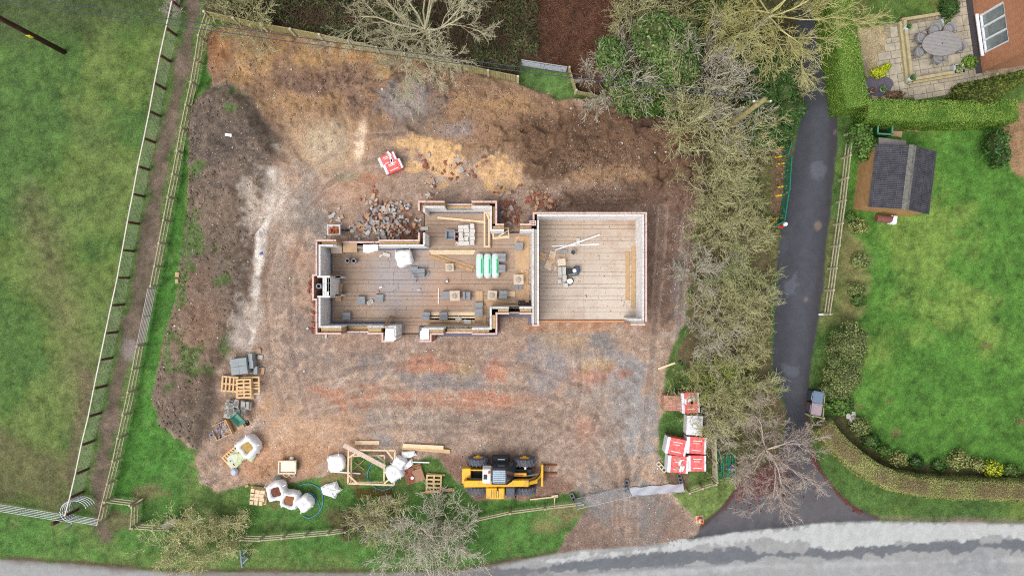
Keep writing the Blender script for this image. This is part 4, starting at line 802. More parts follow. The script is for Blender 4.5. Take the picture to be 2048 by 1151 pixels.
# --- undergrowth, rough grass, loose stones and litter
def undergrowth():
    rg = np.random.default_rng(9); poly_px = [(400, -80), (1310, -80), (1230, 70), (1180, 170), (1140, 150), (1040, 110), (1030, 150), (860, 115), (700, 80), (430, 20)]
    n = 60000; px = rg.uniform(390, 1320, n); py = rg.uniform(-90, 175, n); ins = np.zeros(n, bool)
    for (x0, y0), (x1, y1) in zip(poly_px, poly_px[1:] + poly_px[:1]): ins ^= ((y0 > py) != (y1 > py)) & (px < (x1 - x0) * (py - y0) / ((y1 - y0) or 1e-9) + x0)
    px, py = px[ins], py[ins]; x = (px - CX) / S; y = (CY - py) / S; cl = fbm(x, y, 2.2, 3, 5); brack = px > 1075
    h = np.clip(.55 + .9 * cl, .12, 1.6) * np.where(brack, .35, 1); z = h * rg.random(len(x)) ** .5
    base = np.stack([x, y, z], -1); d = rg.normal(0, 1, base.shape); d[:, 2] = np.abs(d[:, 2]) * .5; d /= np.linalg.norm(d, axis=1, keepdims=True)
    k = rg.random(len(x)) < .34; kb = k & brack; kd = k & ~brack
    for sel, mt, nm, lb in ((kd, M_twig_d, 'bramble_undergrowth', 'dark tangled bramble stems behind the board fence'), (kb, M_leaf_b, 'bracken_undergrowth', 'dead red-brown bracken beyond the metal gate')):
        b = base[sel]; dd = d[sel]; L = rg.uniform(.25, .8, (len(b), 1)); segs = [(p, p + q * l * .5, .012, .010, 0) for p, q, l in zip(b, dd, L)] + [(p + q * l * .5, p + q * l + np.array([0, 0, -.1]), .010, .006, 0) for p, q, l in zip(b, dd, L)]
        tag(link(nm, mesh_np(nm, *tubes(segs, 3)), mt), lb, 'undergrowth', kind='stuff')
    gl = ~k & ~brack & (cl + .3 * np.sin(px * .02) > -.15)
    tag(link('undergrowth_leaves', mesh_np('undergrowth_leaves', *leaves(base[gl] + [0, 0, .05], .075, rg)), leafmat('bramble_leaves', (54, 66, 38), (92, 104, 60), .6, .5)), 'dark green bramble and ivy leaves behind the board fence', 'undergrowth', kind='stuff')
    # under the lane hedgerow and thicket
    n = 26000; px = rg.uniform(1230, 1600, n); py = rg.uniform(0, 960, n)
    i = np.clip(np.searchsorted(xs, (px - CX) / S), 0, len(xs) - 1); j = np.clip(np.searchsorted(ys, (CY - py) / S), 0, len(ys) - 1)
    ok = (np.maximum(hedgerow, wood)[i, j] > .7) & (rg.random(n) < np.clip(.55 + nz3[i, j], .1, 1)); px, py = px[ok], py[ok]
    c = np.stack([(px - CX) / S, (CY - py) / S, HT[i, j][ok] + rg.random(ok.sum()) ** 1.5 * .9], -1)
    tag(link('hedgerow_weeds', mesh_np('hedgerow_weeds', *leaves(c, .075, rg)), leafmat('weed_leaves', (70, 78, 44), (122, 122, 76), .7, .5)), 'low weeds and ivy under the lane hedgerow', 'weeds', kind='stuff')
undergrowth()
def rough_grass():
    rg = np.random.default_rng(19); n = 420000; x = rg.uniform(-31, 31, n); y = rg.uniform(-18, 18, n)
    i = np.clip(np.searchsorted(xs, x), 0, len(xs) - 1); j = np.clip(np.searchsorted(ys, y), 0, len(ys) - 1)
    w = GR[i, j] * (.20 + .5 * np.clip(nz1[i, j], 0, 1)) * (1 - .75 * lawn[i, j]) * (1 - .6 * field[i, j])
    w = w + .12 * (GR[i, j] > .3) * (np.maximum(green_edge, strip)[i, j])
    k = rg.random(n) < w * .55; x, y, z = x[k], y[k], HT[i, j][k]; m = len(x); a = rg.random(m) * 6.283; L = rg.uniform(.05, .17, m); ln = rg.uniform(.3, 1.1, m)
    b = np.stack([x, y, z - .01], -1); o = np.stack([-np.sin(a), np.cos(a), np.zeros(m)], -1) * .011; tip = b + np.stack([np.cos(a) * L * ln, np.sin(a) * L * ln, L], -1)
    v = np.stack([b - o, b + o, tip], 1).reshape(-1, 3); f = np.arange(m * 3).reshape(-1, 3)
    tag(link('rough_grass', mesh_np('rough_grass', v, f), leafmat('grass_blades', (70, 110, 36), (128, 148, 68), .7, .5)), 'longer grass blades along the verges and fences', 'grass', kind='stuff')
rough_grass()
def stones():
    rg = np.random.default_rng(29); n = 130000; x = rg.uniform(-21, 12, n); y = rg.uniform(-15, 15, n)
    i = np.clip(np.searchsorted(xs, x), 0, len(xs) - 1); j = np.clip(np.searchsorted(ys, y), 0, len(ys) - 1)
    k = (soil[i, j] > .6) & (inhouse[i, j] < .35) & (rg.random(n) < .10 + .42 * sstep(-.2, .8, nz6[i, j] + nz3[i, j])) | ((mound[i, j] > .6) & (rg.random(n) < .16))
    x, y, z = x[k], y[k], HT[i, j][k]; m = len(x); s = .016 + .026 * rg.random(m) ** 3; big = rg.random(m) < .025; s[big] *= 2.2
    base = np.array([[1, 0, 0], [-1, 0, 0], [0, 1, 0], [0, -1, 0], [0, 0, .7], [0, 0, -.7]]); a = rg.random(m) * 6.283; ca, sa = np.cos(a), np.sin(a)
    v = base[None] * (s[:, None] * rg.uniform(.6, 1.4, (m, 6)))[..., None]; vx = v[..., 0] * ca[:, None] - v[..., 1] * sa[:, None]; vy = v[..., 0] * sa[:, None] + v[..., 1] * ca[:, None]
    V = np.stack([vx + x[:, None], vy + y[:, None], v[..., 2] + (z + s * .3)[:, None]], -1).reshape(-1, 3); F = np.array([[0, 2, 4], [2, 1, 4], [1, 3, 4], [3, 0, 4], [2, 0, 5], [1, 2, 5], [3, 1, 5], [0, 3, 5]]); F = (np.arange(m) * 6)[:, None, None] + F[None]
    tag(link('loose_stones', mesh_np('loose_stones', V, F.reshape(-1, 3)), leafmat('stone_chips', (150, 140, 132), (214, 206, 196), .95, .35)), 'pale stone chips strewn over the bare site', 'gravel', kind='stuff')
stones()
def clods():
    rg = np.random.default_rng(49); n = 60000; x = rg.uniform(-21, 12, n); y = rg.uniform(-15, 15, n)
    i = np.clip(np.searchsorted(xs, x), 0, len(xs) - 1); j = np.clip(np.searchsorted(ys, y), 0, len(ys) - 1); px, py = x * S + CX, CY - y * S
    w = soil[i, j] * np.clip(1.1 - np.abs((py - (120 + (px - 420) * .16)) / 120), 0, 1) * .55 * (px < 1420) + mound[i, j] * .5 + soil[i, j] * np.exp(-((px - 1210) / 190) ** 2 - ((py - 300) / 75) ** 2) * .9
    k = (rg.random(n) < w * np.clip(.6 + nz6[i, j], .1, 1.2)) & (inhouse[i, j] < .35); x, y, z, c = x[k], y[k], HT[i, j][k], COL[i, j][k]; m = len(x); s = .025 + .065 * rg.random(m) ** 3
    base = np.array([[1, 0, 0], [-1, 0, 0], [0, 1, 0], [0, -1, 0], [0, 0, .8], [0, 0, -.5]]); a = rg.random(m) * 6.283; ca, sa = np.cos(a), np.sin(a); v = base[None] * (s[:, None] * rg.uniform(.6, 1.4, (m, 6)))[..., None]
    V = np.stack([v[..., 0] * ca[:, None] - v[..., 1] * sa[:, None] + x[:, None], v[..., 0] * sa[:, None] + v[..., 1] * ca[:, None] + y[:, None], v[..., 2] + (z + s * .2)[:, None]], -1).reshape(-1, 3); F = np.array([[0, 2, 4], [2, 1, 4], [1, 3, 4], [3, 0, 4], [2, 0, 5], [1, 2, 5], [3, 1, 5], [0, 3, 5]]); F = ((np.arange(m) * 6)[:, None, None] + F[None]).reshape(-1, 3)
    me = mesh_np('soil_clods', V, F); at = me.attributes.new('base', 'FLOAT_COLOR', 'POINT'); cc = np.repeat(np.concatenate([c * rg.uniform(.75, 1.35, (m, 1)), np.ones((m, 1))], 1), 6, 0).astype(np.float32); at.data.foreach_set('color', cc.ravel())
    mt = bpy.data.materials.new('clod_earth'); mt.use_nodes = True; nn = mt.node_tree.nodes; an = nn.new('ShaderNodeAttribute'); an.attribute_name = 'base'; mt.node_tree.links.new(an.outputs['Color'], nn['Principled BSDF'].inputs['Base Color']); nn['Principled BSDF'].inputs['Roughness'].default_value = 1
    tag(link('soil_clods', me, mt), 'lumps of earth over the spoil bank and churned ground', 'earth', kind='stuff')
clods()
def litter():
    rg = np.random.default_rng(39); n = 1400; q = rg.random(n // 2); px = np.concatenate([rg.normal(1515, 42, n // 2), 1625 + 95 * q + rg.normal(0, 5, n // 2)]); py = np.concatenate([rg.normal(965, 24, n // 2), 905 + 115 * q ** .8 + rg.normal(0, 5, n // 2)])
    i = np.clip(np.searchsorted(xs, (px - CX) / S), 0, len(xs) - 1); j = np.clip(np.searchsorted(ys, (CY - py) / S), 0, len(ys) - 1); k = lane[i, j] > .2
    c = np.stack([(px - CX) / S, (CY - py) / S, HT[i, j] + .02], -1)[k]
    tag(link('fallen_leaves', mesh_np('fallen_leaves', *leaves(c, .06, rg, None, 3)), leafmat('red_brown_litter', (92, 46, 42), (126, 70, 60), .9, .3)), 'red-brown fallen leaves on the lane mouth', 'leaves', kind='stuff')
litter()
# ------------------------------------------------------------------ fences, gates, poles
M_fence = leafmat('weathered_fence_wood', (150, 142, 116), (186, 178, 150), .95, .2, 4)
M_fence2 = leafmat('mossy_board', (142, 136, 92), (182, 172, 124), .95, .2, 3)
M_post = leafmat('dark_brown_post', (80, 54, 46), (108, 74, 62), .9, .2, 4)
M_railp = leafmat('pinkish_white_rail', (196, 184, 180), (222, 212, 206), .8, .1, 4)
M_wire = mat('fence_wire', lin(170, 172, 168), .6, .1, metal=.2)
def rails_fence(name, label, tops, zs, post=True, rail=(.05, .09), mt=M_fence, postmt=None, hp=None, psz=.11):
    """tops: photo pixels of the post heads"""
    hp = hp or zs[-1] + .05; p0 = P(*tops[0], hp); t = thing(name, label, 'fence', (p0.x, p0.y, 0))
    W = [P(a, b, hp) for a, b in tops]
    for w in W:
        if post: MB().box(w.x, w.y, -.1, psz, psz, hp + .1, rz=.2).build('post', postmt or mt, t, world=True)
    for a, b in zip(W, W[1:]):
        for z in zs:
            d = (b - a).normalized() * .0
            MB().beam((a.x, a.y, z + rnd.uniform(-.02, .02)), (b.x, b.y, z + rnd.uniform(-.02, .02)), *rail).build('rail', mt, t, world=True)
    return t
def along(pts, step):
    out = []; d = 0
    for (x0, y0), (x1, y1) in zip(pts, pts[1:]):
        L = math.hypot(x1 - x0, y1 - y0)
        while d < L: out.append((x0 + (x1 - x0) * d / L, y0 + (y1 - y0) * d / L)); d += step
        d -= L
    return out + [pts[-1]]
# paddock fence: dark posts, pale top rail, wires
tops = [(345, 3), (333, 57), (321, 111), (310, 167), (300, 223), (289, 277), (277, 333), (267, 388), (256, 444), (246, 500), (236, 555), (224, 610), (212, 666), (201, 719), (189, 776), (178, 832), (164, 889), (152, 947), (141, 994), (131, 1030)]
hp = 1.12; W = [P(a, b, hp) for a, b in tops]
pf = thing('paddock_fence', 'long wire fence with dark posts and pale top rail along the paddock', 'fence', (W[0].x, W[0].y, 0))
for w in W: MB().box(w.x, w.y, -.05, .12, .12, hp + .02).build('post', M_post, pf, world=True)
for a, b in zip(W, W[1:]): MB().beam((a.x - .02, a.y, hp + .03), (b.x - .02, b.y, hp + .03), .062, .05).build('top_rail', M_railp, pf, world=True)
for z in (.12, .26, .40, .54, .68, .82, .96): MB().tube([(w.x + .03, w.y, z + .01 * math.sin(i * 2 + z * 9)) for i, w in enumerate(W)], .0065, 3).build('wire', M_wire, pf, world=True)
m = MB()
for a, b in zip(W, W[1:]):
    n = 9
    for k in range(n): q = a + (b - a) * (k + .5) / n; m.tube([(q.x + .03, q.y, .1), (q.x + .03, q.y, .97)], .003, 3)
m.build('mesh_wires', M_wire, pf, world=True)['kind'] = 'stuff'
# post and rail fence on the other side of the footpath, in two runs with a gate between
rails_fence('rail_fence', 'weathered post and rail fence between the footpath and the upper spoil bank', along([(410, 26), (397, 62), (384, 150), (365, 232), (348, 330), (333, 402), (316, 490), (300, 572)], 47), (.3, .65, 1.0))
rails_fence('rail_fence', 'weathered post and rail fence from the long gate down to the kissing gate', along([(273, 692), (252, 798), (225, 920), (194, 1047)], 47), (.3, .65, 1.0))
def brush():
    rg = np.random.default_rng(3); segs = []
    for run in ([(410, 40), (384, 150), (365, 232), (333, 402), (303, 560)], [(271, 700), (252, 798), (225, 920), (198, 1035)], [(262, 1000), (262, 1055)]):
        for a, b in along(run, 2.0):
            q = np.array(P(a, b, .8)); q[2] = rg.uniform(.15, .9)
            for _ in range(2):
                d = unit(np.array([rg.normal(.25, .5), rg.normal(-.2, .6), rg.normal(.1, .35)])); L = rg.uniform(.12, .5); segs.append((q, q + d * L, .009, .006, 0))
    tag(link('cut_brush', mesh_np('cut_brush', *tubes(segs, 3)), leafmat('straw_brush', (160, 150, 104), (204, 194, 148), .95, .3)), 'straw-coloured brush caught along the footpath rails', 'brush', kind='stuff')
brush()
def bar_gate(name, label, a, b, zs, r=.022, mt=M_steel, legs=(0, .5, 1), cat='gate', htop=None):
    h = zs[-1]; A, B = P(*a, h), P(*b, h); t = thing(name, label, cat, (A.x, A.y, 0))
    for z in zs: MB().tube([(A.x, A.y, z), (B.x, B.y, z)], r, 6).build('bar', mt, t, world=True)
    for f in legs: q = A + (B - A) * f; MB().tube([(q.x, q.y, zs[0] - (.08 if f in (0, 1) else 0)), (q.x, q.y, h)], r, 6).build('upright', mt, t, world=True)
    return t
bar_gate('field_gate', 'long tubular metal gate between the two runs of footpath rails', (296, 577), (274, 688), (.2, .37, .54, .71, .88, 1.05), .027, leafmat('dull_pink_grey_steel', (160, 146, 144), (190, 180, 178), .6, .1))
bar_gate('field_gate', 'galvanised bar gate along the bottom edge of the paddock', (-60, 1012), (124, 1041), (.2, .42, .64, .86, 1.08), .02)
bar_gate('field_gate', 'galvanised metal gate at the back of the site by the bracken', (1044, 120), (1134, 134), (.15, .26, .37, .48, .62, .8, 1.05), .03)
def kissing_gate():
    c = P(158, 1018, .6); t = thing('kissing_gate', 'galvanised kissing gate of curved hoops at the footpath end', 'gate', (c.x, c.y, 0)); A = P(132, 1040, 1.05); B = P(193, 1050, 1.05)
    for z in (.2, .4, .6, .8, 1.0):
        pts = [(c.x + .75 * math.cos(t_) - .05, c.y + .62 * math.sin(t_), z) for t_ in np.linspace(math.radians(20), math.radians(262), 16)]
        MB().tube(pts, .024, 6).build('hoop', M_steel, t, world=True)
        MB().tube([(A.x, A.y, z), (B.x, B.y, z)], .02, 6).build('bar', M_steel, t, world=True)
    for p in (pts[0], pts[5], pts[10], pts[15], (A.x, A.y), (B.x, B.y)): MB().tube([(p[0], p[1], 0), (p[0], p[1], 1.05)], .024, 6).build('upright', M_steel, t, world=True)
    a, b = P(128, 1056, .9), P(150, 1042, .5); MB().tube([(a.x, a.y, .95), (b.x, b.y, .5)], .03, 6).build('latch_bar', M_steel, t, world=True)
    q = P(118, 1040, .6); MB().box(q.x, q.y, 0, .16, .16, 1.2).build('gate_post', M_post, t, world=True)
kissing_gate()
rails_fence('stile_fence', 'short three-rail fence from the footpath rails to the stile', [(208, 1004), (258, 1010)], (.3, .65, 1.0), hp=1.1)
rails_fence('stile_fence', 'short three-rail fence running down from the stile head', [(262, 1014), (260, 1056)], (.3, .65, 1.0), hp=1.1)
rails_fence('stile_fence', 'short three-rail fence from the stile to the leafy shrub', [(264, 1057), (303, 1060), (336, 1061)], (.3, .65, 1.0), hp=1.1)
t = thing('timber_hurdle', 'plank hurdle beside the stile head', 'hurdle', P(272, 1004))
for k in range(4): MB().beam(tuple(P(260 + k, 1012 - 2 * k, .7 - k * .12)), tuple(P(286 + k, 997 - k, .7 - k * .12)), .05, .1).build('plank', M_fence, t, world=True)
t = thing('notice_board', 'pale grey board lying on rails beside the leafy shrub', 'board', P(337, 1046))
a, b = P(325, 1053, .7), P(351, 1041, .7); MB().beam((a.x, a.y, .7), (b.x, b.y, .7), .3, .03).build('panel', mat('grey_board', lin(176, 174, 166), .9, .1), t, world=True)
for q in (a, b): MB().box(q.x, q.y, 0, .08, .08, .68).build('leg', M_fence, t, world=True)
t = tag(MB().lathe([(.0, .0), (.1, 0), (.11, .12), (0, .14)], n=12).build('amber_marker', mat('amber_plastic', lin(232, 168, 40), .5, .1), loc=G(362, 1044, .02)), 'small round amber cap on the grass beside the grey board', 'marker')
rails_fence('rail_fence', 'three-rail fence on the verge between the leafy shrub and the dark bush', [(480, 1080), (518, 1081), (563, 1077), (608, 1073), (654, 1069), (690, 1064)], (.3, .65, 1.0))
rails_fence('rail_fence', 'low rail fence from the pale shrubs to the site entrance', [(955, 1041), (1020, 1027), (1090, 1018), (1166, 1009)], (.35, .7), rail=(.06, .1), hp=.8)
rails_fence('rail_fence', 'rail fence on the grass beside the cone corner', [(1380, 986), (1406, 977), (1433, 969)], (.35, .7), rail=(.05, .09), hp=.8)
rails_fence('rail_fence', 'grey five-rail fence between the brick packs and the green pipes', [(1435, 964), (1434, 925), (1432, 880)], (.2, .4, .6, .8, 1.0), hp=1.08)
rails_fence('rail_fence', 'weathered three-rail fence along the lane beside the shed', [(1708, 262), (1702, 310), (1697, 355), (1692, 400), (1686, 446), (1680, 491), (1674, 536), (1668, 580), (1661, 628)], (.35, .7, 1.02), hp=1.1)
rails_fence('bin_fence', 'two-sided low rail fence round the wheeled bins', [(1652, 780), (1648, 836), (1626, 832)], (.4, .8), hp=.95, rail=(.05, .08))
# close-boarded fence along the top
tops = [(408, 22), (466, 35), (522, 47), (580, 57), (638, 68), (696, 81), (753, 94), (808, 105), (864, 116), (919, 127), (976, 140), (1036, 152)]
bh = 1.15; W = [P(a, b, bh) for a, b in tops]; bf = thing('board_fence', 'long mossy close-boarded fence along the top of the site', 'fence', (W[0].x, W[0].y, 0))
for i, (a, b) in enumerate(zip(W, W[1:])):
    d = b - a; L = d.length; ang = math.atan2(d.y, d.x); n = 12
    for z in (.3, .95): MB().beam((a.x, a.y + .05, z), (b.x, b.y + .05, z), .05, .08).build('rail', M_fence2, bf, world=True)
    for k in range(n):
        q = a + d * ((k + .5) / n); o = block_obj(q.x, q.y, .02 + rnd.uniform(-.01, .015), L / n - .012, .022, bh - .05, True, bf, M_fence2, 'board', ang)
for w in W: MB().box(w.x, w.y - .04, -.1, .11, .11, bh + .18).build('post', leafmat('pale_fence_post', (176, 170, 140), (208, 202, 176), .95, .1), bf, world=True)
def boards(name, label, a, b, h, n):
    A, B = P(*a, h), P(*b, h); d = B - A; t = thing(name, label, 'fence', (A.x, A.y, 0)); ang = math.atan2(d.y, d.x)
    for k in range(n): q = A + d * ((k + .5) / n); block_obj(q.x, q.y, .0, d.length / n - .012, .025, h - .02 * (k % 2), True, t, M_fence2, 'board', ang)
    for q in (A, B): MB().box(q.x, q.y, -.1, .1, .1, h + .12, rz=ang).build('post', MATS['pale_fence_post'], t, world=True)
boards('board_fence', 'short board fence from the metal gate down to the earth', (1139, 134), (1153, 180), .85, 7)
boards('board_fence', 'low board fence right of the metal gate below the thicket', (1153, 181), (1212, 194), .7, 8)
# poles and cables
def pole(label, base, h):
    t = thing('timber_pole', label, 'pole', (base.x, base.y, 0)); MB().tube([(0, 0, -.2), (0, 0, h * .5), (0, 0, h)], [.15, .13, .11], 12).build('shaft', t_m, t, smooth=True)
    MB().box(0, 0, h - .5, .9, .09, .09).build('crossarm', t_m, t)
    for x in (-.38, .38): MB().lathe([(.03, 0), (.05, .06), (.03, .12), (0, .13)], x, 0, h - .41, 8).build('insulator', M_white, t)
    return t
t_m = leafmat('creosoted_pole', (58, 38, 32), (84, 58, 48), .8, .05, 2)
pb1 = P(128, 104, 0); t = pole('dark creosoted timber pole leaning out of the paddock corner', pb1, 8.2)
MB().box(0, -.135, 2.7, .22, .04, .3).build('warning_plate', mat('yellow_plate', lin(226, 204, 40), .5, .05), t)
t_m = leafmat('mossy_pole', (126, 116, 78), (162, 152, 104), .9, .05, 2)
pb2 = P(1530, 198, 8.2); t = pole('mossy timber pole standing in the thicket by the lane', pb2, 8.2)
for k, dy in enumerate((0, .35)):
    a = Vector((pb1.x, pb1.y + dy, 7.95)); b = Vector((pb2.x, pb2.y + dy * .5, 7.95)); pts = [a + (b - a) * s - Vector((0, 0, .55 * 4 * s * (1 - s) * (1 + k * .15))) for s in np.linspace(0, 1, 25)]
    tag(MB().tube(pts, .018, 5).build('overhead_cable', mat('cable', lin(70, 74, 84), .6, .1)), ('upper' if k else 'lower') + ' of the two overhead cables crossing the top of the site between the timber poles', 'cable')
q = P(1502, 285, 3.0); tag(MB().tube([Vector((pb2.x, pb2.y, 7.6)), Vector((pb2.x, pb2.y, 7.6)).lerp(q, .5) - Vector((0, 0, .2)), q], .016, 5).build('stay_cable', mat('stay_wire', lin(140, 146, 150), .6, .1)), 'thin stay cable dropping from the mossy pole to the hedgerow', 'cable')
# lane barriers
M_gb = mat('green_plastic', lin(20, 118, 96), .5, .15, 5); M_yel = mat('yellow_plastic', lin(226, 190, 30), .5, .1)
def barrier(label, a, b, n):
    h = 1.0; A, B = P(*a, h), P(*b, h); t = thing('plastic_barrier', label, 'barrier', (A.x, A.y, 0), 0, 'green plastic barriers on the lane edge'); d = B - A; u = d.normalized()
    for z in (.12, .96): MB().beam((A.x, A.y, z), (B.x, B.y, z), .05, .08).build('rail', M_gb, t, world=True)
    for k in range(n): q = A + d * (k / (n - 1)); MB().box(q.x, q.y, .14, .06, .04, .8, rz=math.atan2(d.y, d.x)).build('slat', M_gb, t, world=True)
    for f in (.12, .88): q = A + d * f; MB().beam((q.x - .42, q.y - .04, .05), (q.x + .22, q.y + .04, .05), .09, .07).build('foot', M_yel, t, world=True)
barrier('short green plastic barrier under the dark evergreen', (1584, 284), (1577, 310), 6)
barrier('upper long green plastic barrier with yellow feet on the lane edge', (1584, 313), (1580, 376), 15)
barrier('lower long green plastic barrier with yellow feet on the lane edge', (1579, 379), (1570, 440), 15)
barrier('green plastic barrier turned across the end of the barrier row', (1570, 442), (1553, 450), 6)
c = G(1562, 450); t = thing('warning_lamp', 'red and white lamp standing at the end of the barrier row', 'lamp', c); MB().lathe([(0, 0), (.2, 0), (.18, .1), (.08, .14), (.08, .5), (0, .5)], n=14).build('base', mat('red_plastic', lin(190, 50, 44), .5, .1), t); MB().lathe([(.11, .5), (.13, .6), (.1, .74), (0, .76)], n=12).build('head', M_white, t)
# bins, post, cone
def bin_(label, px, py, rz, c):
    h = 1.05; p = P(px, py, h); t = thing('wheeled_bin', label, 'bin', (p.x, p.y, 0), rz); m = mat('bin_' + label[:5].strip(), lin(*c), .5, .08, 4); dk = mat('bin_dark_' + label[:5].strip(), tuple(x * .35 for x in lin(*c)), .6, .1)
    MB().box(0, 0, .06, .46, .5, .92, top=1.2).build('body', dk, t, bevel=.02)
    MB().box(0, 0, .98, .60, .66, .05).build('lid', m, t, bevel=.02); MB().box(.02, 0, 1.03, .46, .5, .025).build('lid_panel', m, t, bevel=.01)
    MB().tube([(-.32, -.2, .98), (-.35, -.2, 1.0), (-.35, .2, 1.0), (-.32, .2, .98)], .02, 6).build('handle', M_greyp if c[2] > 120 else dk, t)
    for y in (-.26, .26): MB().lathe([(.0, -.03), (.1, -.03), (.1, .03), (0, .03)], .22, y, .1, 12, 'Y').build('wheel', M_blackp, t)
bin_('blue-grey wheeled bin beside the lane below the round shrub', 1637, 794, -.18, (108, 128, 150)); bin_('pinkish-grey wheeled bin beside the lane next to the blue-grey one', 1634, 818, -.15, (166, 148, 156))
p = G(1648, 628); t = thing('marker_post', 'short silver marker post on the verge at the end of the lane fence', 'post', (p.x - .15, p.y, 0)); MB().box(0, 0, 0, .12, .1, .5, ry=1.2).build('sleeve', M_steel, t); MB().tube([(.28, .05, 0), (.28, .05, .8)], .03, 8).build('rod', M_steel, t)
c = G(1399, 1037); t = thing('traffic_cone', 'orange and white traffic cone on the grass corner by the road', 'cone', c, .1); M_or = mat('orange_plastic', lin(240, 110, 36), .5, .08)
MB().box(0, 0, 0, .46, .46, .05).build('base', mat('cone_base', lin(190, 176, 160), .7, .1), t, bevel=.02); MB().lathe([(.18, .05), (.13, .3)], n=18).build('lower_cone', M_or, t, True); MB().lathe([(.13, .3), (.09, .5)], n=18).build('white_band', M_white, t, True); MB().lathe([(.09, .5), (.04, .74), (0, .75)], n=18).build('tip', M_or, t, True)
# temporary site fence panels at the entrance
def heras(label, a, b, h, sheet, lean=0.0):
    A, B = P(*a, 0), P(*b, 0); t = thing('site_fence_panel', label, 'fence panel', (A.x, A.y, 0)); d = B - A
    for q in (A, B): MB().tube([(q.x, q.y, .0), (q.x, q.y - lean, h)], .022, 8).build('upright', M_steel, t, world=True)
    for z in (.12, h): MB().tube([(A.x, A.y - lean * z / h, z), (B.x, B.y - lean * z / h, z)], .022, 8).build('rail', M_steel, t, world=True)
    if sheet:
        n, k = 22, 7; V = []; F = []
        for i in range(n + 1):
            for j in range(k + 1): q = A + d * (i / n); V.append((q.x, q.y + .03 + .03 * math.sin(i * .9 + j * .7) - lean * j / k, .1 + (h - .02) * j / k))
        F = [(i * (k + 1) + j, (i + 1) * (k + 1) + j, (i + 1) * (k + 1) + j + 1, i * (k + 1) + j + 1) for i in range(n) for j in range(k)]
        MB().add(V, F).build('sheeting', mat('pale_blue_sheeting', lin(222, 228, 238), .5, .04, 2), t, True, world=True)
    else:
        m = MB()
        for i in range(1, 30): q = A + d * (i / 30); m.tube([(q.x, q.y, .1), (q.x, q.y, h)], .006, 3)
        m.build('mesh_wires', M_steel, t, world=True)['kind'] = 'stuff'
        for j in range(1, 9): MB().tube([(A.x, A.y, h * j / 9), (B.x, B.y, h * j / 9)], .011, 4).build('wire', M_steel, t, world=True)
heras('open wire site fence panel across the left half of the entrance', (1149, 996), (1253, 972), 1.9, False)
heras('white sheeted site fence panel across the right half of the entrance', (1258, 975), (1365, 966), .42, True, .34)
def foot(label, px, py, rz, c):
    o = MB(); L, Wd = .72, .24
    for y in (-.095, .095): o.box(0, y, 0, L, .05, .14)
    for x in (-.33, -.11, .11, .33): o.box(x, 0, 0, .07, .14, .14)
    tag(o.build('fence_foot', mat('foot_' + str(c[0]), lin(*c), .9, .12), loc=G(px, py, .02), rz=rz, bevel=.012), label, 'fence foot')
foot('grey slotted foot under the left end of the wire fence panel', 1147, 996, -1.1, (120, 122, 126)); foot('grey slotted foot where the two site fence panels meet', 1252, 970, 1.5, (116, 118, 122)); foot('dark slotted foot below the torn brick pack', 1360, 957, -1.3, (100, 102, 106)); foot('cream slotted fence foot lying loose on the gravel', 1322, 932, -.85, (206, 198, 176))
# ------------------------------------------------------------------ things on the building site
M_cardb = mat('brown_paper', lin(222, 186, 150), .9, .14, 5); M_board = mat('mortar_board', lin(206, 186, 162), .95, .12, 6, .2)
M_redwrap = mat('printed_red_wrap', lin(214, 70, 70), .4, .12, 7, spec=.5, col2=lin(228, 122, 118)); M_whitewrap = mat('clear_white_wrap', lin(222, 222, 230), .35, .08, 8, spec=.5)
M_soilc = mat('brown_sand', lin(142, 98, 68), 1, .2, 7, .5, 40); M_sand = mat('yellow_sand', lin(178, 148, 90), 1, .2, 7, .5, 40); M_soild = mat('dark_red_sand', lin(112, 72, 58), 1, .2, 7, .5, 40)
M_yb = mat('machine_yellow', lin(236, 180, 26), .45, .1, 5, dirt=.6, spec=.5); M_tyre = mat('dusty_tyre', lin(96, 101, 112), .9, .2, 9, .3, dirt=.4); M_glass = mat('dark_cab_glass', lin(58, 70, 80), .12, .15, 2, spec=.6); M_rglass = mat('cab_roof_glass', lin(150, 172, 190), .15, .1, 3, spec=.6)
M_rust = mat('rusty_steel', lin(122, 72, 46), .9, .25, 9); M_concp = mat('pale_concrete', lin(198, 194, 188), .95, .08, 6, .3)
def wbeam(name, label, a, b, z, w, h, mt, cat='plank', zb=None, group=None):
    """a plank from pixel a to pixel b lying at height z"""
    A, B = P(*a, z), P(*b, zb if zb is not None else z); c = (A + B) / 2; d = B - A; o = MB().beam((-d / 2), (d / 2), w, h).build(name, mt, loc=(c.x, c.y, c.z + h / 2), bevel=.004)
    return tag(o, label, cat, group)
def stack(label, px, py, z, rz, spec, mt=M_greyblock, name='block_stack', cat='blocks', jit=.012):
    """spec: list of layers, each a list of (x, y, L, W, h, rot)"""
    p = P(px, py, z); t = thing(name, label, cat, p, rz); zz = 0
    for lay in spec:
        for (x, y, L, Wd, h, r) in lay:
            o = block_obj(p.x, p.y, p.z + zz, L, Wd, h - .006, True, t, mt, 'block'); o.location = (x + rnd.uniform(-jit, jit), y + rnd.uniform(-jit, jit), zz); o.rotation_euler.z = r + rnd.uniform(-.04, .04)
        zz += lay[0][4]
    return t
PAIR = lambda h=.1: [(0, .11, .44, .215, h, 0), (0, -.115, .44, .215, h, 0)]
PAIRX = lambda h=.1: [(.11, 0, .44, .215, h, 1.5708), (-.115, 0, .44, .215, h, 1.5708)]
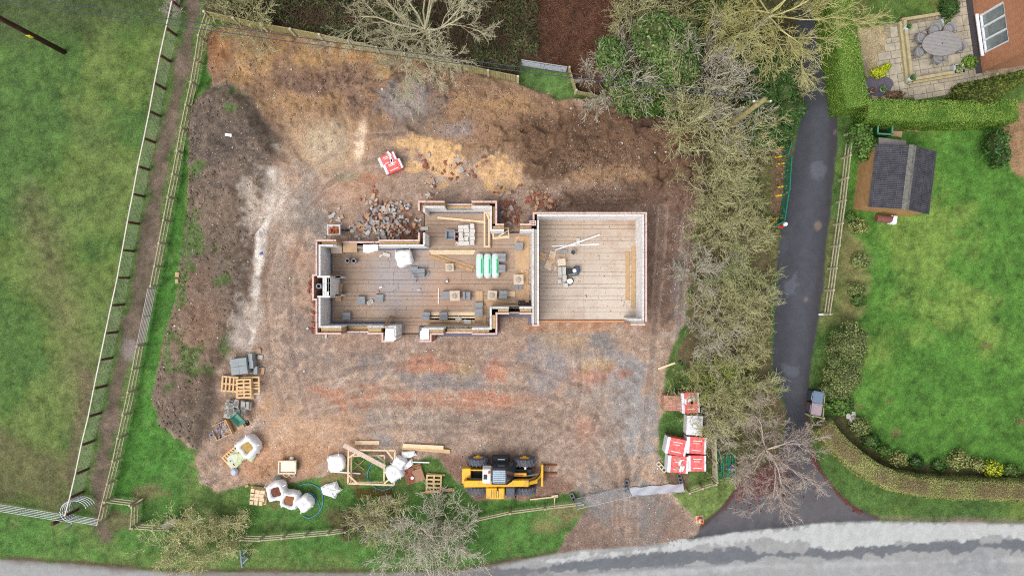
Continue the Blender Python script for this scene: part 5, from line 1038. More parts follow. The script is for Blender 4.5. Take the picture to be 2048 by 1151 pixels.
for lb, x, y, rz, n, mt in (('stack of grey blocks beside the steel prop base', 843, 545, 0, 4, M_greyblock), ('low grey block pair left of the steel prop', 829, 541, 1.57, 2, M_greyblock), ('grey block stack at the left end of the mortar board row', 893, 590, 0, 4, M_greyblock), ('grey block stack right of the splashed mortar board', 934, 591, 0, 4, M_greyblock), ('grey block stack on the pale planks near the front wall', 853, 631, 0, 4, M_greyblock), ('gapped grey block stack on the pale planks', 888, 631, 0, 4, M_greyblock),
                            ('grey block stack on the crossing scaffold boards', 958, 624, 0, 4, M_greyblock), ('pale block pair at the head of the crossing scaffold boards', 958, 612, 0, 3, M_greyblock), ('grey block stack beside the corner mortar board', 1007, 589, 0, 5, M_greyblock), ('grey block stack on the plywood near the garage wall', 1038, 493, 0, 4, M_greyblock), ('grey block stack above right of the insulation pack', 1004, 515, 0, 4, M_greyblock), ('grey block stack below right of the insulation pack', 1003, 537, 0, 4, M_greyblock), ('pair of grey blocks under the mortar board by the garage wall', 1037, 571, 0, 2, M_greyblock),
                            ('low grey block stack near the chimney', 724, 600, 0, 3, M_greyblock), ('grey block pair lying near the chimney', 760, 596, 1.57, 2, M_greyblock), ('crossed grey block stack near the front left corner', 695, 631, 0, 3, M_greyblock), ('grey block pair in the front doorway', 801, 655, 1.57, 2, M_greyblock)):
    sp_ = []
    for k in range(n): sp_.append(PAIR() if (k % 2 == 0 or n > 3) else PAIRX())
    if 'gapped' in lb or 'right of the splashed' in lb: sp_[-1] = [(0, .15, .44, .12, .1, 0), (0, -.15, .44, .12, .1, 0)] if 'gapped' in lb else [(.15, 0, .44, .12, .1, 1.5708), (-.15, 0, .44, .12, .1, 1.5708)]
    stack(lb, x, y, FZ, rz, sp_, mt)
def sheet(name, label, cat, cx, cy, z, sx, sy, rz, th, mt):
    return tag(MB().box(0, 0, 0, sx, sy, th).build(name, mt, loc=P(cx, cy, z), rz=rz, bevel=.004), label, cat)
B_ = 'mortar board'
for lb, x, y, z, s, r in (('splashed mortar board between two block stacks', 911, 591, .55, .56, .02), ('mortar board below the two brown planks', 900, 535, .3, .46, .03), ('mortar board on the right of the scaffold boards', 985, 590, .5, .52, -.06), ('dusty mortar board by the garage wall below crumpled paper', 1037, 559, .45, .56, .02)):
    t = thing('mortar_board', lb, B_, P(x, y, FZ), r); MB().box(0, 0, z - .02, s, s, .03).build('panel', M_board, t); q = lumpy = MB().lathe([(.0, .05), (.1, .03), (.18, 0)], 0, 0, z + .01, 9); q.build('mortar', M_mortar, t)
    for a in (-1, 1): MB().box(a * s * .3, 0, 0, .1, s * .7, z - .02).build('trestle', M_greyblock, t)
t = thing('mortar_board', 'grey mortar board in the window opening of the long left wall', B_, P(682, 498, 0)); MB().box(0, 0, 1.0, .62, .56, .03).build('panel', mat('grey_board2', lin(166, 150, 132), .95, .1), t); MB().box(0, 0, 0, .44, .4, 1.0).build('trestle', M_greyblock, t)
t = thing('mortar_board', 'brown board beside the grey one in the long left wall opening', B_, P(708, 497, 0)); MB().box(0, 0, .96, .78, .5, .03).build('panel', M_ply, t); MB().box(0, 0, 0, .5, .4, .96).build('trestle', M_greyblock, t)
def crumple(name, label, cat, pts, z, mt, amp=.05, seed=1, rings=5, dome=.0, parent=None):
    """a thin crumpled sheet or slumped sack outlined in photo pixels"""
    r = random.Random(seed); q = [P(a, b, z) for a, b in pts]; dense = []
    for a, b in zip(q, q[1:] + q[:1]): dense += [a, a.lerp(b, .33), a.lerp(b, .66)]
    c = sum(q, Vector()) / len(q); n = len(dense); V = []; F = []
    for k in range(rings):
        f = 1 - k / rings
        for p_ in dense:
            w = p_ - c; V.append((w.x * f + r.uniform(-.015, .015), w.y * f + r.uniform(-.015, .015), (0.01 if k == 0 else dome * (1 - f * f) ** .6 + r.uniform(0, amp))))
    V.append((0, 0, dome + amp * .5)); F = [(k * n + i, k * n + (i + 1) % n, (k + 1) * n + (i + 1) % n, (k + 1) * n + i) for k in range(rings - 1) for i in range(n)] + [((rings - 1) * n + i, (rings - 1) * n + (i + 1) % n, len(V) - 1) for i in range(n)]
    if dome: V2 = len(V); F.append(tuple(range(n - 1, -1, -1)))
    o = MB().add(V, F).build(name, mt, parent, smooth=False, loc=c if parent is None else (c - parent.location))
    return tag(o, label, cat) if parent is None else o
crumple('plastic_sheet', 'crumpled white plastic sheet in the long left wall opening', 'sheet', [(726, 489), (756, 488), (756, 501), (740, 505), (727, 505)], 1.05, M_white, .06, 2)
for lb, x, y, r in (('left of the two round flue liners standing on the floor', 695.5, 521, .125), ('right of the two round flue liners standing on the floor', 708, 521.5, .13)):
    h = .55; p = P(x, y, h); tag(MB().lathe([(r * .72, .02), (r * .72, h), (r, h), (r, 0), (r * .72, 0)], n=20).build('flue_liner', M_greyp, loc=(p.x, p.y, FZ)), lb, 'flue liner', 'round flue liners')
def bag(label, px, py, r, h, seed, fill=None, tilt=0.0, lying=False, z=None, rz=0.0, open_r=.45):
    p = P(px, py, h * .7); zb = ground_z(p.x, p.y) - .03 if z is None else z; t = thing('bulk_bag', label, 'bulk bag', (p.x, p.y, zb), rz); rg = random.Random(seed); n = 22; ph = [rg.uniform(0, 6.28) for _ in range(6)]
    def ring(f, z_, k):
        out = []
        for i in range(n):
            a = 2 * math.pi * i / n; sq = 1 / max(abs(math.cos(a)), abs(math.sin(a))); sq = min(sq, 1.22)
            w = f * r * sq * .92 * (1 + .05 * math.sin(3 * a + ph[0]) + .05 * math.sin(5 * a + ph[1] + k) + .03 * math.sin(9 * a + ph[2] * k)); out.append((w * math.cos(a), w * math.sin(a), z_ + h * .045 * math.sin(4 * a + ph[3] + k)))
        return out
    prof = [(.86, 0), (1.0, .25), (1.02, .55), (.95, .82), (.8, .97)]
    if fill: prof += [(.62, 1.03), (open_r, .9), (open_r * .95, .78)]
    else: prof += [(.62, 1.03), (.42, 1.0), (.22, 1.08), (.08, 1.12)]
    V = []; F = []
    for k, (f, zz) in enumerate(prof): V += ring(f, max(0, zz * h), k)
    F = [(k * n + i, k * n + (i + 1) % n, (k + 1) * n + (i + 1) % n, (k + 1) * n + i) for k in range(len(prof) - 1) for i in range(n)]; F.append(tuple(range((len(prof) - 1) * n, len(prof) * n)))
    MB().add(V, F).build('sack', M_white, t, smooth=True)
    if fill: MB().lathe([(open_r * r * 1.2, .80 * h), (open_r * r * .7, .88 * h), (0, .92 * h)], n=12).build('contents', fill, t)
    for k in range(4):
        a = .785 + k * 1.57 + rg.uniform(-.3, .3); x, y = r * .95 * math.cos(a), r * .95 * math.sin(a); L = rg.uniform(.2, .4)
        MB().tube([(x * .95, y * .95, h * .9), (x * 1.12 + rg.uniform(-.1, .1), y * 1.12, h * .9 + .05), (x * 1.15, y * 1.1 + L * .4, h * .65)], .022, 5).build('lifting_loop', M_white, t)
    return t
bag('white bulk bag slumped on the floor of the house', 808, 516, .5, .75, 3, z=FZ, rz=.3)
bag('open white bulk bag of yellow sand beside the cement sacks', 496, 893, .62, .9, 4, M_sand, rz=.7, open_r=.5)
bag('open white bulk bag of dark red sand beside the timber offcuts', 553, 982, .58, .85, 5, M_soild, rz=.2, open_r=.5)
bag('open white bulk bag of brown sand in the middle of the row on the grass', 579, 999, .54, .85, 6, M_soilc, rz=-.2, open_r=.55)
bag('closed white bulk bag at the right end of the row inside the blue hose', 609, 1006, .46, .8, 7, rz=.6)
bag('white bulk bag lying on bare earth left of the timber trestles', 672, 926, .52, .55, 8, rz=.2)
bag('white bulk bag against the right end of the timber trestles', 788, 945, .5, .8, 9, rz=.5); bag('smaller white bulk bag above the trestle end', 798, 926, .38, .7, 10, rz=1.0)
crumple('empty_bag', 'flat crumpled white bag on the grass right of the blue hose', 'bag', [(641, 974), (652, 967), (664, 964), (674, 961), (678, 972), (686, 978), (676, 986), (671, 996), (660, 992), (646, 988)], .1, M_white, .10, 5, dome=.25)
for lb, pts, s in (('white sheet lying above the brick pallet near the yellow machine', [(804, 902), (829, 900), (833, 909), (822, 914), (806, 917), (803, 910)], 1), ('white sheet leaning down to the brick pallet', [(800, 934), (824, 915), (827, 928), (814, 938), (804, 944)], 2)):
    crumple('plastic_sheet', lb, 'sheet', pts, .15, M_white, .07, s, dome=.12)
crumple('plastic_sheet', 'small white sheet lying on the dark spoil bank', 'sheet', [(450, 266), (463, 268), (463, 274), (450, 272)], 1.6, M_white, .03, 4)
# steel prop with a tripod foot
t = thing('steel_prop', 'steel prop on a tripod foot beside the block stack', 'prop', P(833, 553, FZ)); MB().tube([(0, 0, .05), (0, 0, 1.3)], .035, 10).build('tube', M_greyp, t)
for k, a in enumerate((2.4, 4.6, .1)): MB().beam((0, 0, .5), (math.cos(a) * (.5 if k == 0 else .3), math.sin(a) * (.5 if k == 0 else .3), .02), .05, .03).build('leg', M_greyp, t)
# insulation pack
c = P(975, 531, .5); t = thing('insulation_pack', 'wrapped pack of three white and green insulation rolls', 'insulation pack', (c.x, c.y, FZ)); M_ins = mat('white_green_film', lin(196, 236, 218), .3, .04, 3, spec=.5); M_insg = mat('green_print', lin(60, 190, 130), .3, .08, 3, spec=.5)
for k in range(3):
    x = (k - 1) * .44; prof = [(.02, -.64), (.15, -.63), (.21, -.56), (.22, -.3), (.22, .3), (.21, .56), (.15, .63), (.02, .64)]
    o = MB().lathe(prof, x, 0, .24, 14, 'Y').build('roll', M_ins, t, True)
    MB().box(x + .11, -.02, .425, .09, .8, .012, ry=.5).build('print_band', M_insg, o)
    for e in (-1, 1): crum = MB().lathe([(.16, 0), (.2, .06 * e), (.09, .13 * e), (.0, .1 * e)], x, .58 * e, .24, 9, 'Y').build('film_end', M_whitewrap, o)
for lb, a, b, z, w, h, mt in (('pale timber lying upper of two below the doorway', (859, 502), (951, 502), FZ, .12, .05, M_timber), ('pale timber lying lower of two below the doorway', (862, 506.5), (949, 506.5), FZ, .1, .05, M_timber), ('brown plank lying diagonally, upper of two', (861, 507), (948, 535), FZ, .2, .04, M_oldtimber), ('brown plank lying diagonally, lower of two', (859, 512), (945, 541), FZ + .04, .18, .04, M_oldtimber), ('pale timber lying across the bay floor', (875, 435), (968, 444), FZ, .12, .06, M_timber),
                              ('pale plank along the front wall under the block stacks', (850, 628), (951, 628), FZ, .26, .04, M_timber), ('second pale plank along the front wall', (852, 634.5), (951, 635), FZ, .24, .04, M_timber), ('third plank under the white offcuts', (860, 641), (950, 641), FZ, .3, .04, M_ply), ('long brown plank closest to the front window wall', (853, 649), (976, 650), FZ, .24, .04, M_ply), ('left scaffold board standing across the planks', (955, 581), (955, 640), FZ + .04, .22, .04, M_ply), ('right scaffold board standing across the planks', (962, 581), (962, 640), FZ + .04, .2, .04, M_ply), ('short scaffold board running towards the window corner', (969, 610), (969, 646), FZ, .22, .04, M_ply),
                              ('scaffold board along the small front window', (968, 601), (1032, 604), FZ, .24, .04, M_ply), ('lower scaffold board along the small front window', (972, 609), (1031, 610), FZ, .2, .04, M_ply), ('short board beside the plywood sheets', (1012, 587), (1030, 588), FZ, .3, .04, M_timber), ('brown board upright at the chimney side', (680, 566), (676, 602), FZ + .3, .32, .04, M_oldtimber), ('left timber propped on the door pier', (768, 653), (781, 632), FZ, .07, .07, M_oldtimber), ('right timber propped on the door pier', (773, 653), (786, 634), FZ, .07, .07, M_oldtimber)):
    wbeam('timber_plank', lb, a, b, z, w, h, mt, zb=(2.2 if 'propped' in lb else None)) if 'propped' not in lb else wbeam('timber_plank', lb, a, b, 2.27, w, h, mt, zb=FZ)
for lb, x, y, sx, sy in (('upper plywood sheet along the garage party wall', 1044, 505, .8, 1.9), ('lower plywood sheet along the garage party wall', 1044, 571, .72, 1.55)): sheet('plywood_sheet', lb, 'plywood', x, y, FZ, sx, sy, .01, .03, M_ply)
wbeam('timber_plank', 'narrow board at the edge of the dark floor hole', (1057, 568), (1054, 604), FZ + .03, .2, .03, M_ply)
def frame(label, x0, y0, x1, y1, z, w, diag, name='window_former', rz=0):
    A, B = P(x0, y1, z), P(x1, y0, z); t = thing(name, label, 'timber frame', ((A.x + B.x) / 2, (A.y + B.y) / 2, z), rz); X, Y = (B.x - A.x) / 2, (B.y - A.y) / 2
    for y in (-Y, Y): MB().box(0, y, 0, 2 * X + w, w, .07).build('rail', M_timber, t)
    for x in (-X, X): MB().box(x, 0, 0, w, 2 * Y - w, .07).build('stile', M_timber, t)
    for a, b in diag: MB().beam((a[0] * X, a[1] * Y, .1), (b[0] * X, b[1] * Y, .1), w, .04).build('brace', M_timber, t)
frame('tall narrow timber frame lying against the bay wall', 969, 425, 978, 493, FZ + .3, .085, [((-.1, .95), (1, .6))]); frame('small timber frame with a loose brace beside the rear doorway', 986, 457, 1017, 476, FZ + .5, .07, [((-.3, -.6), (.9, .4)), ((-.9, -.9), (.9, -.7))], rz=.06)
# stack of pale blocks in the bay, tubs and buckets
lays = []
for k in range(3):
    lay = []
    for i in range(3):
        for j in range(5): lay.append(((i - 1) * .31, (j - 2) * .23, .29, .21, .12, 1.57 if (i + j + k) % 4 == 0 else 0))
    lays.append(lay)
stack('pallet load of pale loose blocks in the bay', 934, 470, FZ, .03, lays, mat('pale_block', lin(206, 202, 196), .95, .08, 5, .3, island=.12), jit=.035)
def tub(label, px, py, rx, ry, h, mt, z=FZ, rz=0, fill=None, name='mixing_tub', cat='tub', square=True):
    p = P(px, py, h); t = thing(name, label, cat, (p.x, p.y, z), rz)
    if square:
        o = MB(); o.box(0, 0, 0, rx * 1.7, ry * 1.7, .03)
        for s in (-1, 1): o.box(s * rx * .93, 0, .02, .05, ry * 2, h, ry=s * .08); o.box(0, s * ry * .93, .02, rx * 1.8, .05, h, rx=-s * .08)
        o.build('body', mt, t, bevel=.01); MB().box(0, 0, .03, rx * 1.7, ry * 1.7, (h * .75 if fill else .01)).build('contents', fill or mt, t)
        for s in (-1, 1): MB().box(s * rx, 0, h - .02, .07, ry * 2.1, .04).build('rim', mt, t); MB().box(0, s * ry, h - .02, rx * 1.95, .07, .04).build('rim', mt, t)
    else:
        MB().lathe([(0, 0), (rx * .8, 0), (rx, h), (rx * .9, h), (rx * .74, .03), (0, .03)], n=20).build('body', mt, t, False); MB().lathe([(rx * .84, h * .55), (0, h * .58)], n=16).build('contents', fill or M_dark, t)
        MB().tube([(rx * math.cos(a), rx * math.sin(a) * .3 + rx * .9, h + .02) for a in np.linspace(.3, 2.8, 7)], .012, 5).build('handle', M_steel, t)
tub('square grey tub beside the pale blocks in the bay', 901, 470, .24, .25, .3, M_greyp); M_red = mat('red_tub', lin(190, 70, 52), .5, .1)
tub('upper red bucket beside the pale blocks', 914.5, 469, .12, .12, .28, M_red, square=False, cat='bucket', name='bucket'); tub('lower red bucket beside the pale blocks', 914.5, 478, .13, .13, .28, M_red, square=False, cat='bucket', name='bucket'); tub('white bucket below the red ones', 914.5, 488, .1, .1, .25, M_white, square=False, cat='bucket', name='bucket', fill=M_concp)
tub('round grey bucket in the garage', 1146.5, 504, .14, .14, .3, M_greyp, square=False, cat='bucket', name='bucket', fill=mat('dark_slurry', lin(96, 80, 84), .6))
tub('black and white tub standing on the floor stain', 893, 563, .1, .1, .2, M_blackp, square=False, cat='bucket', name='bucket', fill=M_white)
t = tag(MB().tube([(0, -.45, .03), (0, .45, .03)], .03, 8).build('plastic_pipe', M_white, loc=P(877, 591, FZ)), 'short white pipe lying on the house floor', 'pipe')
for lb, a, b, z in (('white plastic pipe lying flatter in the garage', (1103, 492), (1198, 488), FZ), ('white plastic pipe lying diagonally over the other in the garage', (1110, 500), (1200, 469), FZ + .07)):
    A, B = P(*a, z), P(*b, z); c = (A + B) / 2; tag(MB().tube([(A - c) + Vector((0, 0, .04)), (B - c) + Vector((0, 0, .04))], .045, 10).build('plastic_pipe', M_white, loc=c), lb, 'pipe')
for lb, x, y, r, L, Wd, mt in (('single block lying between the white pipes', 1156, 484, 1.57, .44, .2, M_concp), ('grey block below the white pipes', 1127.5, 503, 0, .44, .22, M_greyblock), ('light block right of the black machine', 1150, 549, 0, .42, .2, M_greyblock), ('small cream block at the left of the loose pair', 762, 511, .6, .2, .14, M_concp), ('cream block at the right of the loose pair', 773, 509, -.3, .44, .2, M_concp), ('white offcut on the front planks', 917, 638, .8, .3, .26, M_concp), ('larger white offcut on the front planks', 935, 643, -.1, .42, .24, M_concp), ('hollow white block near the chimney stack of blocks', 741, 604, .5, .36, .24, M_concp),
                           ('small white offcut on the floor near the chimney', 762, 574, .4, .18, .07, M_white), ('red brick lying on the floor near the chimney', 755, 584, .5, .2, .1, M_brick), ('pale brick lying on the floor in mid-room', 838, 579, 0, .2, .09, M_concp), ('small broken block right of the prop', 856, 548, .9, .25, .12, M_greyblock), ('pink perforated block on top of the garage corner wall', 1065.5, 446, 0, .36, .26, M_bricktop), ('single block on the outer wall beside the bay doorway', 849, 457, 0, .44, .2, M_concp)):
    z = ZT + .02 if 'perforated' in lb else FZ
    o = tag(MB().box(0, 0, 0, L, Wd, .1).build('loose_block', mt, loc=P(x, y, z), rz=r, bevel=.006), lb, 'block')
    if 'perforated' in lb or 'hollow' in lb:
        for i in range(3):
            for j in (-1, 1): MB().box((i - 1) * L * .25, j * Wd * .2, .0955, L * .13, Wd * .2, .008).build('perforation', M_dark, o)
def floor_debris():
    rg = np.random.default_rng(77); n = 1500; px = np.concatenate([rg.uniform(668, 1060, n), rg.uniform(1082, 1270, n // 2)]); py = np.concatenate([rg.uniform(500, 645, n), rg.uniform(440, 636, n // 2)]); k = ~((px > 978) & (px < 1075) & (py > 608)); px, py = px[k], py[k]
    x = (px - CX) / S; y = (CY - py) / S; m = len(x); s = .012 + .035 * rg.random(m) ** 4; base = np.array([[1, 0, 0], [-1, 0, 0], [0, 1, 0], [0, -1, 0], [0, 0, .6], [0, 0, -.4]])
    V = (base[None] * (s[:, None] * rg.uniform(.5, 1.5, (m, 6)))[..., None] + np.stack([x, y, np.full(m, FZ + .01)], -1)[:, None]).reshape(-1, 3); F = np.array([[0, 2, 4], [2, 1, 4], [1, 3, 4], [3, 0, 4], [2, 0, 5], [1, 2, 5], [3, 1, 5], [0, 3, 5]])
    tag(link('floor_debris', mesh_np('floor_debris', V, ((np.arange(m) * 6)[:, None, None] + F[None]).reshape(-1, 3)), leafmat('mortar_crumbs', (150, 118, 98), (216, 206, 194), .95, .3)), 'mortar crumbs and brick chips on the house and garage floors', 'debris', kind='stuff')
floor_debris()
# garage block stack with a black machine, and paper scraps
t = stack('stack of grey blocks with tools on top in the garage', 1123, 552, FZ, 0, [[(-.11, .35, .44, .2, .2, 1.57), (.12, .35, .44, .2, .2, 1.57), (-.11, -.12, .44, .2, .2, 1.57), (.12, -.12, .44, .2, .2, 1.57)], [(-.11, .3, .44, .2, .2, 1.57), (.12, .28, .44, .2, .2, 1.57), (-.14, -.3, .2, .22, .2, 0), (.16, -.1, .3, .2, .2, 1.57)]], M_concp)
stack('pair of small pale blocks below the garage block stack', 1131, 570, FZ, 0, [[(0, 0, .26, .24, .2, 0), (.1, .28, .16, .12, .2, 0)]], M_concp)
t = thing('disc_cutter', 'black petrol cutter with a dark blue engine cover standing in the garage', 'power tool', P(1146, 541, FZ), .15); M_navy = mat('navy_metal', lin(66, 76, 96), .5, .15)
MB().box(-.25, 0, .1, .34, .32, .3).build('engine', M_blackp, t, bevel=.03); MB().box(.22, .03, .05, .34, .4, .3, top=.85).build('cover', M_navy, t, bevel=.03); MB().lathe([(0, 0), (.1, 0), (.11, .05), (.05, .08), (0, .08)], .05, -.02, .36, 14).build('filler_cap', M_white, t); MB().tube([(-.45, -.2, .1), (-.3, -.28, .35), (.1, -.28, .38), (.3, -.2, .3)], .025, 6).build('handle', M_blackp, t); MB().lathe([(0, -.015), (.16, -.015), (.16, .015), (0, .015)], -.42, .1, .18, 16, 'Y').build('disc', M_steel, t)
tag(MB().tube([(.22 * math.cos(a), .2 * math.sin(a), .03 + .02 * math.sin(3 * a)) for a in np.linspace(0, 6, 18)], .025, 6).build('hose_coil', M_blackp, loc=P(1139, 562, FZ)), 'black hose coil beside the garage block stack', 'hose'); tag(MB().lathe([(0, 0), (.15, 0), (.16, .2), (0, .21)], n=14).build('paint_tin', M_white, loc=P(1139.5, 562, FZ)), 'white tin inside the black hose coil', 'tin')
for i, (lb, pts) in enumerate((('leftmost torn paper bag by the garage party wall', [(1079, 505), (1087, 505), (1086, 519), (1079, 520)]), ('second torn paper bag from the garage party wall', [(1086, 507), (1093, 506), (1091, 521), (1084, 520)]), ('pale paper bag under the pipe end', [(1099, 501), (1112, 503), (1110, 515), (1097, 513)]), ('orange-brown torn paper in the garage heap', [(1096, 514), (1110, 513), (1112, 521), (1102, 530), (1098, 522)]), ('large cream paper sheet in the garage heap', [(1095, 518), (1104, 531), (1102, 541), (1087, 536)]), ('cream paper square on the garage blocks', [(1115, 518), (1131, 516), (1132, 530), (1116, 531)]), ('small torn paper above the garage blocks', [(1122, 510), (1131, 507), (1131, 515), (1125, 516)]), ('narrow white paper scrap left of the garage blocks', [(1108, 531), (1114, 532), (1111, 543), (1107, 538)]), ('crumpled brown paper by the garage party wall in the house', [(1040, 540), (1047, 537), (1053, 540), (1058, 544), (1052, 549), (1050, 554), (1045, 549)]), ('torn brown paper sack on the plywood', [(1028, 482), (1045, 476), (1047, 483), (1031, 488)]), ('small paper scrap above the torn sack', [(1032, 473), (1038, 473), (1038, 479), (1033, 479)]))):
    crumple('paper_sack', lb, 'paper sack', pts, .55 if 'on the garage blocks' in lb else FZ + .03, M_cardb if i not in (2, 4, 5, 7) else mat('cream_paper', lin(226, 206, 184), .9, .1), .05, 20 + i)
for lb, a, b in (('left scaffold plank beside the right garage wall', (1255, 503), (1255, 600)), ('right scaffold plank against the right garage wall', (1267, 493), (1266, 616))): wbeam('scaffold_plank', lb, a, b, FZ, .22, .05, mat('golden_plank', lin(186, 154, 114), .85, .15, 6))
# rubble heap and loose bricks
def rubble(name, label, cat, spots, n, seed, zmax, mts, scatter=1.0):
    rg = random.Random(seed); c = G(spots[0][0], spots[0][1]); t = thing(name, label, cat, c); ms = []
    for j, (L, Wd, h) in enumerate(((.215, .1, .065), (.15, .1, .065), (.32, .2, .1), (.2, .13, .1))):
        for k, mt in enumerate(mts): me = MB().box(0, 0, -h / 2, L, Wd, h).mesh('brick'); me.materials.append(mt); ms.append((me, j, k))
    tot = sum(s[2] * s[3] for s in spots)
    for s in spots:
        for i in range(max(1, round(n * s[2] * s[3] / tot))):
            a = rg.uniform(0, 6.283); f = math.sqrt(rg.random()); px, py = s[0] + math.cos(a) * f * s[2], s[1] + math.sin(a) * f * s[3]; p = G(px, py); z = zmax * s[4] * (1 - f * f) * rg.uniform(.5, 1) + .05
            w = s[5]; pool = [m for m in ms if (m[2] == 0) == (rg.random() < w)] or ms; pool = [m for m in pool if m[1] < 2 or (m[2] > 0 and rg.random() < .5)] or pool; me = rg.choice(pool)[0]
            o = bpy.data.objects.new('brick', me); C.objects.link(o); o.parent = t; o.location = (p.x - c.x, p.y - c.y, p.z + z - c.z); o.rotation_euler = (rg.uniform(-.5, .5), rg.uniform(-.5, .5), rg.uniform(0, 3.14))
    return t
MR = [mat('heap_brick', lin(148, 94, 76), .95, .25, 4, .3, 60), mat('heap_block', lin(186, 184, 182), .95, .12, 5, .3), mat('heap_tan', lin(190, 158, 130), .95, .12, 5, .3)]
rubble('rubble_heap', 'big heap of broken bricks and grey blocks against the rear wall', 'rubble', [(790, 440, 52, 36, 1, .45), (812, 462, 32, 18, .8, .97), (748, 424, 20, 14, .6, .9), (770, 455, 45, 25, .8, .3), (780, 418, 40, 18, .5, .5), (735, 450, 30, 18, .3, .3)], 295, 5, .6, [MR[0], MR[1], mat('heap_dark_block', lin(150, 150, 152), .95, .12, 5), MR[2]])
rubble('brick_scatter', 'loose red bricks scattered in the corner between bay and garage', 'bricks', [(1022, 425, 20, 24, .5, .9), (1010, 412, 14, 10, .5, .95), (1030, 440, 12, 8, .4, .9)], 60, 6, .15, MR)
rubble('brick_scatter', 'broken brick and clay lumps behind the garage top left corner', 'bricks', [(1080, 400, 28, 18, .4, .75), (1095, 412, 20, 8, .3, .6), (1072, 385, 12, 8, .3, .9)], 90, 7, .15, [mat('clay_lump', lin(144, 112, 92), 1, .2, 4), MR[2], MR[0]])
rubble('brick_scatter', 'few loose bricks and tan slabs left of the rubble heap', 'bricks', [(715, 462, 26, 16, .2, .3), (672, 430, 18, 14, .2, .4), (740, 400, 20, 10, .2, .5), (748, 378, 9, 8, .6, 1), (862, 390, 24, 6, .2, .7)], 60, 8, .08, MR)
rubble('brick_scatter', 'loose bricks strewn over the sand above the bay', 'bricks', [(880, 330, 50, 14, .2, .8), (965, 322, 10, 8, .5, 1), (930, 345, 50, 18, .2, .8), (1010, 380, 40, 14, .2, .7), (855, 312, 20, 6, .1, .9)], 50, 9, .05, MR)
rubble('brick_scatter', 'loose bricks beside the chimney and the front left corner', 'bricks', [(622, 575, 6, 24, .2, 1), (622, 655, 8, 12, .3, .9), (683, 612, 6, 5, .2, .8), (626, 620, 4, 30, .1, 1)], 26, 10, .06, MR)
rubble('brick_scatter', 'small stack of split stone slabs above the bay', 'slabs', [(862, 362, 7, 6, .6, .15), (864, 372, 5, 3, .4, .9)], 14, 11, .25, MR)
def barrow(label, px, py, rz, tray, fill, name='wheelbarrow', cat='wheelbarrow', s=1.0):
    p = G(px, py); t = thing(name, label, cat, (p.x, p.y, p.z), rz); t.scale = (s, s, s); o = MB(); z0, z1 = .32, .6; a, b = (.22, .17), (.37, .29)
    vo = [(-a[0], -a[1], z0), (a[0], -a[1], z0), (a[0], a[1], z0), (-a[0], a[1], z0), (-b[0], -b[1], z1), (b[0], -b[1], z1), (b[0], b[1], z1), (-b[0], b[1], z1)]; vi = [(x * .93, y * .92, z + .02) for x, y, z in vo]
    o.add(vo + vi, [(3, 2, 1, 0), (0, 1, 5, 4), (1, 2, 6, 5), (2, 3, 7, 6), (3, 0, 4, 7), (8, 9, 10, 11), (12, 13, 9, 8), (13, 14, 10, 9), (14, 15, 11, 10), (15, 12, 8, 11), (4, 5, 13, 12), (5, 6, 14, 13), (6, 7, 15, 14), (7, 4, 12, 15)]).build('tray', tray, t)
    for y in (-.2, .2): MB().tube([(.55, y * .3, .2), (.2, y, .3), (-.3, y, .32), (-.8, y * 1.4, .55)], .018, 6).build('handle', M_steel, t); MB().tube([(-.25, y, .32), (-.3, y, .0)], .018, 6).build('leg', M_steel, t)
    MB().lathe([(.0, -.05), (.12, -.05), (.18, -.03), (.18, .03), (.12, .05), (0, .05)], .55, 0, .18, 16, 'Y').build('wheel', M_blackp, t)
    return t
barrow('white wheelbarrow loaded with broken bricks above the left house wall', 673, 461, 0, M_white, None)
rg_ = random.Random(4); c = G(672, 461, .42); t = thing('barrow_bricks', 'broken red bricks filling the white wheelbarrow', 'bricks', c); me = MB().box(0, 0, -.03, .15, .09, .06).mesh('brick'); me.materials.append(mat('orange_brick', lin(176, 98, 62), .95, .2, 5))
for k in range(22): o = bpy.data.objects.new('brick', me); C.objects.link(o); o.parent = t; o.location = (rg_.uniform(-.22, .2), rg_.uniform(-.17, .17), rg_.uniform(-.02, .12)); o.rotation_euler = (rg_.uniform(-.6, .6), rg_.uniform(-.6, .6), rg_.uniform(0, 3))
